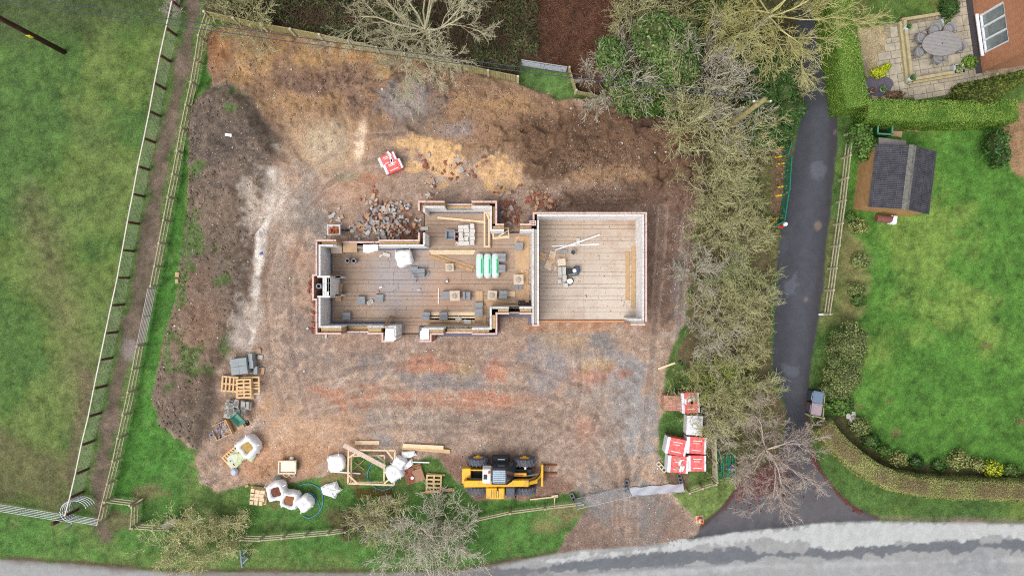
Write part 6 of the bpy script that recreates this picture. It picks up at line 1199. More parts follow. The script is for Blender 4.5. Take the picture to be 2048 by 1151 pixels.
# brick packs
def pack(label, px, py, rz, L, Wd, h, style, seed=0):
    p = P(px, py, h); t = thing('brick_pack', label, 'brick pack', (p.x, p.y, ground_z(p.x, p.y)), rz, 'brick packs' if style != 'grey' else None); rg = random.Random(seed)
    o = MB(); nx, ny, nz = max(2, round(L / .225)), max(3, round(Wd / .112)), max(4, round(h / .075))
    for k in range(nz):
        for i in range(nx):
            for j in range(ny):
                if 0 < i < nx - 1 and 0 < j < ny - 1 and k < nz - 1: continue
                o.box((i + .5 - nx / 2) * L / nx, (j + .5 - ny / 2) * Wd / ny, k * h / nz, L / nx - .008, Wd / ny - .006, h / nz - .006 + (rg.uniform(-.004, .004) if k == nz - 1 else 0))
    o.build('bricks', M_brick if style != 'grey' else M_greyblock, t)['kind'] = 'stuff'
    if style == 'bare': return t
    def film(x0, x1, y0, y1, z, mt, nm, dz=.012):
        n, m_ = 7, 7; V = []; F = []
        for i in range(n + 1):
            for j in range(m_ + 1): V.append((x0 + (x1 - x0) * i / n, y0 + (y1 - y0) * j / m_, z + dz + rg.uniform(0, .018)))
        F = [(i * (m_ + 1) + j, (i + 1) * (m_ + 1) + j, (i + 1) * (m_ + 1) + j + 1, i * (m_ + 1) + j + 1) for i in range(n) for j in range(m_)]; return MB().add(V, F).build(nm, mt, t)
    X, Y = L / 2 + .015, Wd / 2 + .015; e = .15 * L
    if style == 'grey':
        film(-X, X, -Y, Y, h, M_whitewrap, 'wrap_top')
    else:
        film(-X + e, X - e * .7, -Y, Y, h, M_redwrap, 'wrap_top'); film(-X, -X + e, -Y, Y, h, M_whitewrap, 'wrap_end'); film(X - e * .7, X, -Y, Y, h, M_whitewrap, 'wrap_end')
        for yy in (-.6, .55): MB().box(.02, yy * Y, h + .034, L * .5, .035, .004).build('print_line', M_white, t)
        for k in range(6): MB().box(-L * .15 + k * L * .055, .25 * Y, h + .034, L * .034, .05, .004).build('print_mark', M_white, t)
        if style == 'torn':
            for k in range(3): MB().box(rg.uniform(-.2, .25), rg.uniform(-.25, .3), h + .036, .25, .2, .006, rz=rg.uniform(0, 2)).build('tear', M_brick, t); MB().box(rg.uniform(-.3, .3), rg.uniform(-.3, .3), h + .044, .32, .12, .006, rz=rg.uniform(0, 2)).build('torn_flap', M_whitewrap, t)
    sm = M_redwrap if style != 'grey' else M_whitewrap
    for s in (-1, 1): MB().box(.03 * L, s * Y, .1, L * .72, .01, h - .1).build('wrap_side', sm, t); MB().box(s * X, 0, .06, .01, Wd, h - .06).build('wrap_side', M_whitewrap, t)
    for x in (-.3, .3): MB().box(x * L, 0, -.08, .09, Wd, .1).build('bearer', M_palet, t)
    return t
pack('unwrapped stack of red bricks at the hedgerow edge', 1345, 806, -.03, 1.0, .84, .75, 'bare', 1); pack('red-wrapped brick pack right of the unwrapped bricks', 1381, 805, .05, .95, 1.1, .85, 'torn', 2); pack('grey film-wrapped block pack half hidden under the shrub', 1389, 850, -.05, .85, 1.05, .8, 'grey', 3); pack('red-wrapped brick pack tilted at the upper left of the group of four', 1353, 893, -.2, 1.12, .9, .85, 'red', 4); pack('red-wrapped brick pack at the upper right of the group of four', 1393, 890, -.06, 1.05, .9, .85, 'red', 5); pack('torn red-wrapped brick pack at the lower left of the group of four', 1356, 928, -.08, 1.12, .92, .85, 'torn', 6); pack('red-wrapped brick pack at the lower right of the group of four', 1394, 926, 0, .98, .85, .8, 'red', 7)
pack('upper of two red-wrapped brick packs alone behind the house', 775, 319, .42, .95, .55, .6, 'torn', 8); pack('lower of two red-wrapped brick packs alone behind the house', 786, 333, .42, 1.0, .55, .6, 'red', 9)
# pallets, timber and sacks along the lower left
def pallet(label, px, py, z, rz, L=1.15, Wd=.95, n=6, tilt=0.0, group='loose wooden pallets', h=None):
    p = P(px, py, z); t = thing('wooden_pallet', label, 'pallet', (p.x, p.y, z), rz, group); t.rotation_euler = (tilt, 0, rz)
    for k in range(n): MB().box(0, (k / (n - 1) - .5) * (L - .1), .11, Wd, .09, .02).build('slat', M_palet, t)
    for x in (-1, 0, 1): MB().box(x * (Wd / 2 - .05), 0, .022, .09, L, .088).build('bearer', M_palet, t)
    for k in (-1, 0, 1): MB().box(0, k * (L / 2 - .06), 0, Wd, .1, .02).build('bottom_board', M_palet, t)
    return t
pallet('wooden pallet at the left of the pallet pile by the spoil bank', 461, 767, .25, 1.5, .95, .9, 5); pallet('wooden pallet on top in front of the pallet pile', 489, 776, .5, .04, 1.1, .85, 6); pallet('wooden pallet at the right behind the pallet pile', 505, 770, .3, .02, 1.05, .9, 4); pallet('lowest wooden pallet under the pallet pile', 490, 773, .08, .05, 1.2, 1.0, 5)
wbeam('timber_plank', 'loose thin batten below the pallet pile', (473, 796), (509, 796), .08, .07, .04, M_timber)
M_lb = mat('blue_grey_block', lin(150, 158, 160), .9, .08, 4, .3, island=.06)
lays = []
for k in range(4): lays.append([((i - .5) * .46 - .02, (j - 1.5) * .225, .45, .22, .2, 0) for i in range(2) for j in range(4)] + ([(.6, 0, .44, .22, .2, 1.5), (.6, .4, .44, .22, .2, 1.5)] if k < 3 else []) + ([(.72, -.36, .44, .2, .2, 1.5)] if k < 2 else []))
stack('large stack of blue-grey blocks beside the spoil bank', 489, 729, .05, .12, lays, M_lb)
for lb, x, y, r, L, Wd in (('tan slab above the blue-grey block stack', 514, 702, .2, .55, .3), ('pale slab right of the blue-grey block stack', 522, 713, -.1, .3, .24), ('left tan slab of two below the blue-grey stack', 518, 741, 1.4, .42, .2), ('right tan slab of two below the blue-grey stack', 526, 741, 1.5, .42, .22), ('tan slab below the green barrow', 482, 853, .55, .44, .26), ('pale block right of the sand bag, upper', 520, 893, .1, .26, .22), ('pale block right of the sand bag, lower', 516, 902, .15, .28, .2), ('yellowish brick on the grass left of the wood pallet', 495, 970, .4, .2, .12), ('square stone on the grass beside the spoil bank, upper', 361, 549, 0, .22, .28), ('square stone on the grass beside the spoil bank, lower', 361, 562, .1, .2, .24), ('white brick lying below the front left house corner', 653, 672, 1.4, .22, .1)):
    tag(MB().box(0, 0, 0, L, Wd, .12, top=.96).build('stone_slab', MR[2] if 'pale' not in lb and 'white' not in lb else M_concp, loc=G(x, y), rz=r, bevel=.01), lb, 'slab')
lays = []
for k in range(3): lays.append([(rnd.uniform(-.5, .1), rnd.uniform(-.4, .4), .36, .22, .16, rnd.uniform(0, 3)) for _ in range(12)] + [(.42, .22, .44, .24, .16, 1.5), (.42, -.1, .4, .24, .16, 1.5), (.72, .15, .44, .15, .16, 1.5)])
stack('tumbled pile of broken grey blocks with a green barrow on it', 477, 815, .05, .05, lays, mat('rough_grey_block', lin(168, 166, 158), .95, .12, 5, .4, island=.12), jit=.05)
b = barrow('green wheelbarrow tipped on the broken grey block pile', 487, 826, -.9, mat('green_enamel', lin(96, 148, 130), .5, .15), None); b.location.z += .35; b.rotation_euler = (.25, .3, -.9)
p = G(448, 857); t = thing('loaded_pallet', 'pallet of lavender-grey plastic fittings at the foot of the spoil bank', 'pallet', p, .45); M_lav = mat('lavender_plastic', lin(150, 154, 178), .6, .2, 9); MB().box(0, 0, 0, .95, .85, .1).build('deck', M_palet, t)
for k in range(4): a, s = ((0, .42), (0, -.42), (.47, 0), (-.47, 0))[k], ((.95, .03), (.95, .03), (.03, .8), (.03, .8))[k]; MB().box(a[0], a[1], .1, s[0], s[1], .28).build('side_board', M_palet, t)
for k in range(16): MB().tube([(x_ := rnd.uniform(-.35, .3), y_ := rnd.uniform(-.3, .3), .2 + rnd.uniform(0, .14)), (x_ + rnd.uniform(-.2, .2), y_ + rnd.uniform(-.2, .2), .25 + rnd.uniform(0, .1))], .045, 7).build('pipe_fitting', M_lav, t)
tag(MB().tube([(.12 * math.cos(a), .1 * math.sin(a), .08) for a in np.linspace(0, 6.28, 10)], .03, 6).build('pipe_ring', M_lav, loc=G(430, 866)), 'small grey pipe ring left of the pallet of fittings', 'pipe')
t = pallet('pallet under the yellow and blue cement sacks', 472, 912, .03, -.85, 1.25, 1.0, 8, group=None); M_cem = mat('cement_sack_print', lin(214, 206, 110), .7, .1, 4, col2=lin(150, 186, 206)); M_cem2 = mat('pale_sack_print', lin(176, 196, 206), .7, .12, 5, col2=lin(226, 214, 150))
pp = P(476, 913, .3)
CEM = ['cement sack at the upper left corner of the yellow and blue heap', 'cement sack at the lower left corner of the yellow and blue heap', 'cement sack at the upper right of the heap, against the sand bag', 'cement sack at the lower right edge of the yellow and blue heap', 'pale blue cement sack lying turned across the top of the heap', 'yellower cement sack lying on top of the heap', 'cement sack sticking out beyond the left end of the heap', 'cement sack lying loose below the heap']
for k, (a, b, z, r) in enumerate(((-.33, .22, .16, .1), (-.3, -.22, .16, 0), (.18, .24, .16, .05), (.2, -.2, .16, -.1), (-.1, .05, .3, .9), (.12, -.12, .3, .4), (-.55, -.05, .16, 1.5), (.5, -.5, .05, .3))):
    c_, s_ = math.cos(.72), math.sin(.72); q = Vector((pp.x + a * c_ - b * s_, pp.y + a * s_ + b * c_, z)); V = MB().box(0, 0, 0, .58, .4, .14, top=.82)
    tag(V.build('cement_sack', M_cem if k % 2 else M_cem2, loc=q, rz=.72 + r, bevel=.045), CEM[k], 'cement sack', 'cement sacks on the pallet')
tag(MB().lathe([(0, 0), (.2, 0), (.22, .15), (.14, .3), (0, .32)], n=14).build('plastic_sack', mat('pale_blue_sack', lin(188, 196, 212), .6, .1), loc=G(471, 941), bevel=.02), 'pale blue plastic sack at the lower end of the cement sacks', 'sack')
t = thing('timber_tripod', 'small timber tripod standing on the bare earth', 'tripod', G(525, 944))
for a, L in ((2.05, .42), (.75, .5), (-.45, .5), (-1.75, .34)): MB().beam((0, 0, .38), (math.cos(a) * L, math.sin(a) * L, .02), .045, .04).build('leg', M_oldtimber, t)
M_cream = mat('cream_plastic', lin(228, 210, 184), .6, .06, 4); tub('cream mortar tub part filled with water', 574, 934, .47, .34, .5, M_cream, z=0, fill=mat('cloudy_water', lin(190, 174, 156), .15, .04, spec=.6))
for k, (x, y) in enumerate(((572.5, 948), (584, 948))): tub(('left' if k == 0 else 'right') + ' of two cream buckets below the mortar tub', x, y, .16, .16, .32, M_cream, z=0, square=False, cat='bucket', name='bucket', fill=MR[2])
tag(MB().lathe([(0, 0), (.1, 0), (.1, .2), (.04, .24), (0, .26)], n=12).build('plastic_can', M_white, loc=G(584.5, 915)), 'white can above the cream mortar tub', 'can'); tag(MB().lathe([(0, -.2), (.05, -.2), (.05, .1), (.02, .2), (0, .2)], 0, 0, .05, 10, 'Y').build('green_bottle', mat('green_glass', lin(40, 120, 70), .2, .1), loc=G(597, 928)), 'green bottle lying right of the mortar tub', 'bottle')
crumple('plastic_bag', 'grey-green plastic bag lying above the row of bulk bags', 'bag', [(548, 957), (553, 952), (563, 953), (561, 959), (553, 962)], .12, mat('grey_green_bag', lin(128, 146, 140), .5, .15), .05, 3, dome=.1)
t = thing('timber_load', 'stacked pale timber offcuts on a pallet on the grass', 'timber stack', G(519, 989), -.12)
for k in range(3):
    for i in range(3):
        for j in range(4): MB().box((i - 1) * .27 + rnd.uniform(-.03, .03), (j - 1.5) * .21, .12 + k * .11, .26, .19, .1, rz=rnd.uniform(-.06, .06) + (1.57 if (i * j + k) % 5 == 2 else 0)).build('offcut', M_timber, t)
MB().box(0, 0, 0, .95, .95, .12).build('deck', M_palet, t)
def hose(label, pts, r=.022, c=(70, 150, 196)):
    q = [G(a, b, .05 + .03 * (k % 2)) for k, (a, b) in enumerate(pts)]; out = []
    for k in range(len(q) - 1):
        p0, p1, p2, p3 = q[max(k - 1, 0)], q[k], q[k + 1], q[min(k + 2, len(q) - 1)]
        for s in np.linspace(0, 1, 6, endpoint=False): out.append(.5 * ((2 * p1) + (p2 - p0) * s + (2 * p0 - 5 * p1 + 4 * p2 - p3) * s * s + (3 * p1 - p0 - 3 * p2 + p3) * s ** 3))
    tag(MB().tube(out + [q[-1]], r, 6).build('water_pipe', mat('blue_pipe', lin(*c), .5, .08), loc=(0, 0, 0)), label, 'pipe')
hose('blue water pipe looped round the bulk bags', [(600, 970), (612, 966), (625, 967), (640, 976), (646, 992), (645, 1010), (636, 1025), (620, 1034), (606, 1030)]); hose('inner blue pipe loop beside the right bulk bag', [(612, 985), (622, 984), (633, 996), (640, 1012), (641, 1018)], .018); hose('blue water pipe circle inside the timber trestles', [(772, 920), (758, 918), (745, 926), (736, 943), (738, 960), (750, 973), (766, 978), (782, 973), (794, 960)])
# timber trestle frames
t = thing('timber_trestles', 'two nested pale timber frames with braces lying on the grass', 'timber frame', P(740, 932, .4))
def tb(a, b, z, w=.085, h=.07, mt=None): MB().beam(tuple(P(*a, z)), tuple(P(*b, z)), w, h).build('timber', mt or M_timber, t, world=True)
for a, b, z in (((698, 899), (790, 900), .55), ((697, 899), (696, 967), .55), ((696, 966), (788, 969), .55), ((790, 900), (788, 969), .55), ((703, 911), (769, 910), .3), ((703, 911), (702, 964), .3), ((702, 964), (768, 963), .3), ((769, 910), (768, 963), .3), ((697, 915), (711, 905), .6), ((773, 900), (786, 917), .6), ((755, 911), (769, 923), .36), ((697, 949), (715, 966), .6), ((768, 966), (784, 953), .6)): tb(a, b, z)
wbeam('scaffold_plank', 'long splashed scaffold plank lying across the timber frames', (688, 889), (770, 933), .62, .26, .05, mat('splashed_plank', lin(206, 184, 168), .9, .2, 8))
wbeam('timber_plank', 'short plank above the timber frames', (710, 884.5), (759, 884.5), .05, .22, .05, M_timber); wbeam('timber_plank', 'upper of two long planks above the brick pallet', (806, 890), (887, 894), .12, .22, .05, M_timber); wbeam('timber_plank', 'lower of two long planks above the brick pallet', (804, 894), (900, 902), .05, .22, .05, mat('tan_plank', lin(204, 170, 128), .85, .12, 5)); wbeam('white_batten', 'white batten running right from the bulk bags', (826, 923), (859, 924), .15, .06, .05, M_white, 'batten'); wbeam('white_batten', 'white batten under the left trestle corner', (661, 942), (721, 946), .12, .06, .05, M_white, 'batten')
for lb, a, b in (('thin crossed stick inside the trestles, rising', (706, 938), (728, 919)), ('thin crossed stick inside the trestles, falling', (709, 923), (728, 938))): wbeam('timber_stick', lb, a, b, .06, .04, .03, M_oldtimber, 'stick')
p = P(827, 949, .3); t = thing('brick_pallet', 'pallet of loose red bricks half covered by a brown board', 'brick pallet', (p.x, p.y, 0), .3); MB().box(0, 0, 0, 1.05, .95, .12).build('deck', M_palet, t)
for k in range(2):
    for i in range(5):
        for j in range(8):
            if i < 3 or j > 6: MB().box((i - 2) * .2 + rnd.uniform(-.02, .02), (j - 3.5) * .11, .12 + k * .075, .2, .1, .07, rz=rnd.uniform(-.15, .15)).build('brick', MR[0], t)
MB().box(.27, -.1, .27, .55, .7, .03, rz=.05).build('cover_board', mat('brown_board', lin(164, 128, 104), .95, .12), t); MB().lathe([(0, 0), (.08, 0), (.09, .1), (0, .1)], -.1, -.12, .3, 12).build('mug', M_white, t)
pallet('open wooden pallet leaning on timbers left of the yellow machine', 868, 965, .12, -.04, 1.0, .9, 5, group=None)
for lb, a, b, z in (('upper batten at the head of the open pallet', (855, 946), (890, 949), .12), ('long brown batten at the foot of the open pallet', (852, 985), (908, 979), .06), ('second batten at the foot of the open pallet', (842, 984), (905, 976), .12)): wbeam('timber_batten', lb, a, b, z, .09, .05, M_oldtimber, 'batten')
t = thing('rusty_mesh', 'rusty reinforcing mesh sheets lying in the grass', 'mesh', G(748, 985), .03)
for k in range(13): MB().tube([(-.95 + k * .16, -.26, .03), (-.95 + k * .16, .26, .03)], .012, 4).build('bar', M_rust, t)
for k in range(7): MB().tube([(-1.0, -.24 + k * .08, .045), (1.0, -.24 + k * .08 + .05, .045)], .012, 4).build('bar', M_rust, t)
t = thing('wooden_crate', 'weathered board box among twigs below the rusty mesh', 'crate', G(775, 998), .1); MB().box(0, 0, .25, .62, .6, .03).build('lid', mat('grey_brown_board', lin(152, 138, 116), .95, .12), t)
for a, b, s, u in ((0, .29, .6, .03), (0, -.29, .6, .03), (.3, 0, .03, .55), (-.3, 0, .03, .55)): MB().box(a, b, 0, s, u, .25).build('side', M_oldtimber, t)
t = thing('timber_trestle', 'thin timber T frame on the ground right of the yellow machine', 'timber frame', P(1100, 995, .1))
for a, b in (((1060, 998), (1116, 992)), ((1103, 991), (1116, 990)), ((1109, 993), (1109, 1014))): MB().beam(tuple(P(*a, .12)), tuple(P(*b, .12)), .07, .05).build('timber', M_timber, t, world=True)
wbeam('timber_plank', 'pale timber lying towards the hedgerow on the east side', (1316, 737), (1350, 725), .05, .12, .06, M_timber)
crumple('stone_sack', 'weathered tan sack under the hedgerow beside the pale timber', 'sack', [(1379, 722), (1386, 719), (1394, 722), (1395, 731), (1390, 740), (1383, 742), (1380, 733)], .2, mat('tan_sack', lin(172, 142, 118), .9, .15), .06, 8, dome=.3)
tag(MB().box(0, 0, 0, .34, .14, .12, rx=.2).build('black_pipe_offcut', M_blackp, loc=G(1361, 725), rz=-.8, bevel=.03), 'black plastic offcut in the weeds by the tan sack', 'offcut')
t = thing('green_pipe_bundle', 'bundle of green plastic pipes by the five-rail fence', 'pipes', G(1447, 925))
for k in range(15): x = (k - 7) * .085 + rnd.uniform(-.04, .04); y = rnd.uniform(-.35, .15); MB().tube([(x, y + .75, .06 + (k % 3) * .07), (x + rnd.uniform(-.12, .12), y - .6, .06 + (k % 3) * .07)], .035, 6).build('pipe', mat('pipe_green', lin(44, 140, 108), .5, .12), t)
tag(MB().lathe([(.06, 0), (.12, 0), (.12, .06), (.06, .06)], n=14).build('blue_ring', mat('blue_plastic', lin(50, 80, 190), .4, .1), loc=G(1458, 932, .3)), 'blue plastic ring at the end of the green pipes', 'ring')
tag(MB().box(0, 0, 0, .22, .16, .05).build('blue_box', mat('blue_box_plastic', lin(70, 96, 150), .5, .1), loc=G(526, 507), rz=.2, bevel=.01), 'small blue box at the edge of the chalky track', 'box')
t = thing('water_trestle', 'blue-grey frame stand by the road beside the leafy shrub', 'stand', P(484, 1120, 0)); M_bg = mat('blue_grey_paint', lin(120, 140, 150), .6, .1)
for a, b in (((480, 1098), (484, 1134)), ((495, 1098), (482, 1112)), ((496, 1115), (484, 1128)), ((482, 1112), (496, 1115))): MB().beam(tuple(P(*a, .5)), tuple(P(*b, .1)), .08, .06).build('bar', M_bg, t, world=True)
# --- telehandler
def telehandler():
    c = P(1003, 953, 1.0); t = thing('telehandler', 'yellow telescopic handler with white cab back and rusty forks parked below the yard', 'telehandler', (c.x, c.y, -.02), -.01)
    for x, y, L in ((-1.34, .78, 1), (1.28, .78, 1), (-1.3, -.80, -1), (1.34, -.80, -1)):
        w = .2; o = MB().lathe([(.24, -w), (.46, -w), (.55, -w * .75), (.58, -w * .4), (.58, w * .4), (.55, w * .75), (.46, w), (.24, w)], x, y, .58, 28, 'Y').build('wheel', M_tyre, t)
        lug = MB()
        for k in range(18):
            for s in (-1, 1): a = 2 * math.pi * (k + .25 * s) / 18; lug.box(x + math.cos(a) * .585, y + s * .1, .58 + math.sin(a) * .585 - .02, .06, .2, .05, ry=-a + 1.57, rz=.0)
        lug.build('tread', M_tyre, o)['kind'] = 'stuff'
        for s in (-1, 1): MB().lathe([(.3, 0), (.28, .03 * s), (.12, .06 * s), (.1, .12 * s), (0, .12 * s)], x, y + s * (w - .03), .58, 20, 'Y').build('rim', M_yb, o)
    MB().box(-.1, .02, .45, 3.6, .72, .35).build('chassis', M_blackp, t, bevel=.03); MB().box(-1.95, .1, .75, .5, .85, .55).build('rear_frame', M_yb, t, bevel=.03)
    for s in (-1, 1): MB().box(-1.3, s * .4 + .02, .9, 1.6, .06, .35).build('side_plate', M_yb, t)
    MB().beam((-2.05, -.22, 1.55), (1.5, -.22, 1.3), .36, .34).build('boom', M_yb, t, bevel=.02); MB().beam((1.35, -.22, 1.3), (1.95, -.18, .95), .28, .26).build('boom_extension', M_yb, t, bevel=.02)
    MB().beam((1.8, -.18, 1.05), (2.2, .05, .55), .2, .22).build('boom_head', M_yb, t, bevel=.02); MB().tube([(1.4, .05, .95), (2.1, .1, .7)], .05, 8).build('hydraulic_ram', M_steel, t); MB().box(1.05, .15, .95, .7, .2, .16).build('front_bracket', M_yb, t, bevel=.02); MB().box(1.0, .12, 1.12, .45, .06, .03).build('red_pipe', mat('red_hose', lin(220, 90, 70), .5), t)
    q = MB().box(2.28, .02, .25, .12, 1.22, .5).build('fork_carriage', M_yb, t, bevel=.02)
    for y in (.45, -.02): MB().beam((2.3, y, .08), (3.15, y, .06), .11, .05).build('fork', M_rust, t)
    # cab
    cab = MB(); V = [(-.55, -.12, .8), (.85, -.12, .8), (.85, .78, .8), (-.55, .78, .8), (-.5, -.06, 2.2), (.28, -.06, 2.2), (.28, .72, 2.2), (-.5, .72, 2.2)]
    cab.add(V, [(0, 1, 2, 3), (7, 6, 5, 4), (0, 4, 5, 1), (1, 5, 6, 2), (2, 6, 7, 3), (3, 7, 4, 0)]); cb = cab.build('cab', M_glass, t, bevel=.03)
    MB().box(-.11, .33, 2.2, .66, .72, .03).build('roof_glass', M_rglass, cb)
    for k in range(6): MB().box(-.11, .05 + k * .11, 2.232, .62, .018, .012).build('roof_bar', M_blackp, cb)
    for x, y, sx, sy in ((-.11, -.05, .82, .06), (-.11, .71, .82, .06), (.27, .33, .07, .8)): MB().box(x, y, 2.2, sx, sy, .06).build('roof_frame', M_blackp, cb)
    for y in (-.06, .74): MB().beam((.3, y, 2.2), (.87, y, .85), .06, .06).build('pillar', M_blackp, cb)
    MB().box(-.78, .33, 1.45, .52, .86, .7, top=.9).build('rear_cover', mat('white_machine_panel', lin(232, 232, 234), .4, .05), t, bevel=.06); MB().box(-.86, .3, 2.14, .2, .26, .03).build('vent', M_blackp, t); MB().lathe([(.08, 0), (.075, .09), (.04, .13), (0, .13)], -.66, .55, 2.15, 12).build('beacon', M_or, t, True)
    e = MB().box(-.33, -.82, .55, 1.08, .66, .85, top=.94).build('engine_cover', M_yb, t, bevel=.05)
    for k in range(5): MB().box(-.55 + k * .1, -.82, 1.395, .028, .46, .012).build('vent_slot', M_blackp, e)
    MB().box(.5, -.78, .7, .6, .6, .55, top=.85).build('mudguard', M_tyre, t, bevel=.06); MB().tube([(.85, -.55, 1.1), (.9, -.62, 1.4), (.8, -1.0, 1.4)], .03, 6).build('mirror_arm', M_blackp, t); MB().box(.78, -1.05, 1.3, .06, .2, .28).build('mirror', M_blackp, t)
    for k, y in enumerate((-.02, .02, .06)): MB().tube([(-1.9, y, 1.5), (-1.2, y + .02, 1.62), (-.95, y, 1.5)], .018, 5).build('hose', M_blackp, t); MB().tube([(1.5, -.1 + y, 1.45), (1.9, -.06 + y, 1.2), (2.15, .1 + y, .8)], .015, 5).build('hose', M_blackp, t)
    for y in (-.36, .5): MB().box(1.32, y, .9, .1, .14, .12).build('headlight', M_whitewrap, t)
    MB().tube([(-.2, -.5, 1.3), (-.2, -.5, 1.9)], .045, 10).build('exhaust', M_rust, t); MB().box(-2.2, -.1, .7, .12, .7, .3).build('rear_bumper', M_blackp, t, bevel=.02)
    MB().box(-.05, .92, .45, 1.0, .4, .45, top=.9).build('step_tank', M_blackp, t, bevel=.04); MB().box(-.02, .95, .91, .4, .05, .01).build('name_strip', M_white, t)
telehandler()
# ------------------------------------------------------------------ the garden on the right: shed, patio, furniture, house
def shed():
    c = P(1806, 358, 2.0); t = thing('garden_shed', 'brown timber shed with a black corrugated roof on the lawn', 'shed', (c.x, c.y, 0), -.122); Lh, Wh, e, r = 1.62, 1.55, 1.95, 2.55
    M_sh = leafmat('brown_shed_cladding', (164, 126, 84), (192, 150, 106), .85, .1, 3); M_rf = leafmat('black_corrugated_sheet', (62, 62, 68), (92, 92, 98), .8, .08, 3); M_rd = leafmat('lichen_ridge', (84, 84, 82), (130, 130, 120), .9, .1, 9)
    n = 26
    for s in (-1, 1):
        for k in range(n): MB().box(s * Wh, (k + .5 - n / 2) * 2 * Lh / n, 0, .03, 2 * Lh / n - .006, e).build('cladding_board', M_sh, t)
        m = 16
        for k in range(m):
            x = (k + .5 - m / 2) * 2 * Wh / m; MB().box(x, s * Lh, 0, 2 * Wh / m - .006, .03, e + (r - e) * (1 - abs(x) / Wh) - .03).build('cladding_board', M_sh, t)
    OW, OL = Wh + .12, Lh + .1; dz = (r - e) / Wh
    for s in (-1, 1):
        nn = 140; V = []; F = []
        for i in range(nn + 1):
            y = -OL + 2 * OL * i / nn; w = .028 * math.sin(2 * math.pi * i / 4)
            for x in (0.02, OW * .5, OW): V.append((s * x, y, r + .05 - x * dz + w))
        F = [(i * 3 + j, (i + 1) * 3 + j, (i + 1) * 3 + j + 1, i * 3 + j + 1) for i in range(nn) for j in range(2)]
        o = MB().add(V, F).build('roof_sheet', M_rf, t)
        for k in range(3): MB().box(s * OW * (.3 + .3 * k), 0, r + .082 - OW * (.3 + .3 * k) * dz, .03, 2 * OL, .012, ry=s * math.atan(dz)).build('fixing_strip', M_rf, o)
    MB().add([(-.2, -OL - .02, r + .02), (0, -OL - .02, r + .11), (.2, -OL - .02, r + .02), (-.2, OL + .02, r + .02), (0, OL + .02, r + .11), (.2, OL + .02, r + .02)], [(0, 1, 4, 3), (1, 2, 5, 4)]).build('ridge_cap', M_rd, t)
    MB().box(-.7, OL + .22, 1.75, 1.5, .42, .05, rx=-.2).build('rear_canopy', mat('grey_felt', lin(120, 116, 114), .9, .15, 6), t)
shed()
c = P(1770, 257, .9); t = thing('compost_bin', 'open-topped green plastic bin between the shed and the hedge', 'bin', (c.x, c.y, 0), -.06); M_cg = mat('dark_green_plastic', lin(40, 96, 62), .5, .12)
for a, b, sx, sy in ((0, .3, .82, .05), (0, -.3, .82, .05), (.39, 0, .05, .56), (-.39, 0, .05, .56)): MB().box(a, b, 0, sx, sy, .9).build('side', M_cg, t); MB().box(a * 1.03, b * 1.05, .9, sx + .04, sy + .04, .04).build('rim', mat('green_rim', lin(92, 150, 112), .5, .1), t)
MB().box(0, 0, 0, .7, .5, .15).build('contents', M_dark, t)
sheet('timber_board', 'tan board lying beside the open green bin', 'board', 1793, 268, .03, .6, .32, -.1, .05, M_ply); wbeam('timber_plank', 'long pale plank at the hedge foot beside the green bin', (1788, 257), (1838, 260), .05, .2, .05, M_oldtimber)
c = G(1763, 438); t = thing('garden_roller', 'old rusty brown barrow trough in front of the shed', 'barrow', c, -.1); M_rb = mat('rusty_brown', lin(124, 82, 74), .7, .15, 5)
MB().lathe([(0, -.42), (.2, -.42), (.22, -.38), (.22, .38), (.2, .42), (0, .42)], 0, 0, .24, 18, 'X').build('drum', M_rb, t, False); MB().tube([(.45, .1, .3), (.5, .25, .5), (-.3, .3, .62)], .022, 6).build('handle', M_rust, t); MB().tube([(.45, -.1, .3), (.42, .2, .5), (.6, .42, .6)], .022, 6).build('handle', M_rust, t)
tag(MB().box(0, 0, 0, .4, .52, .35, top=.9).build('white_crate', M_white, loc=G(1782, 440), rz=-.15, bevel=.03), 'white box beside the rusty barrow in front of the shed', 'box')
# patio
M_slab = leafmat('sandstone_slab', (148, 141, 126), (188, 179, 160), .9, .16, 2.0); M_sleeper = leafmat('pale_sleeper', (158, 146, 112), (186, 174, 140), .95, .12, 4)
pav = thing('patio_paving', 'sandstone', 'paving', P(1830, 120, 0)); del pav['label']; del pav['category']; pav['kind'] = 'structure'
def patio_slabs():
    rg = random.Random(3); o = P(1700, 205, 0); ca, sa = math.cos(.165), math.sin(.165); out = [(1770, 54), (1800, 46), (1880, 30), (1912, 24), (1920, -60), (1950, -60), (1968, 150), (1990, 170), (1930, 192), (1735, 200), (1760, 150)]
    def inside(px, py):
        r = False
        for (x0, y0), (x1, y1) in zip(out, out[1:] + out[:1]):
            if (y0 > py) != (y1 > py) and px < (x1 - x0) * (py - y0) / (y1 - y0) + x0: r = not r
        return r
    y = -2.0
    while y < 9:
        h = rg.choice((.3, .45, .45, .6)); x = -1.0
        while x < 9:
            w = rg.choice((.3, .45, .6, .6, .75)); split = h >= .6 and rg.random() < .3
            for q in range(2 if split else 1):
                hh = h / 2 if split else h; cx, cy = x + w / 2, y + hh / 2 + q * hh; X, Y = o.x + cx * ca - cy * sa, o.y + cx * sa + cy * ca; px, py = X * S + CX, CY - Y * S
                if inside(px, py):
                    ob = block_obj(X, Y, -.02 + rg.uniform(0, .008), w - .03, hh - .03, .045, True, pav, M_slab, 'slab', .165)
            x += w
        y += h
patio_slabs()
def sleeper(a, b, z0, h, w): MB().beam(tuple(P(*a, 0) + Vector((0, 0, z0 + h / 2))), tuple(P(*b, 0) + Vector((0, 0, z0 + h / 2))), w, h).build('sleeper', M_sleeper, slp, world=True)
slp = thing('sleeper_wall', 'low double sleeper wall round the dining terrace', 'wall', P(1812, 165, 0))
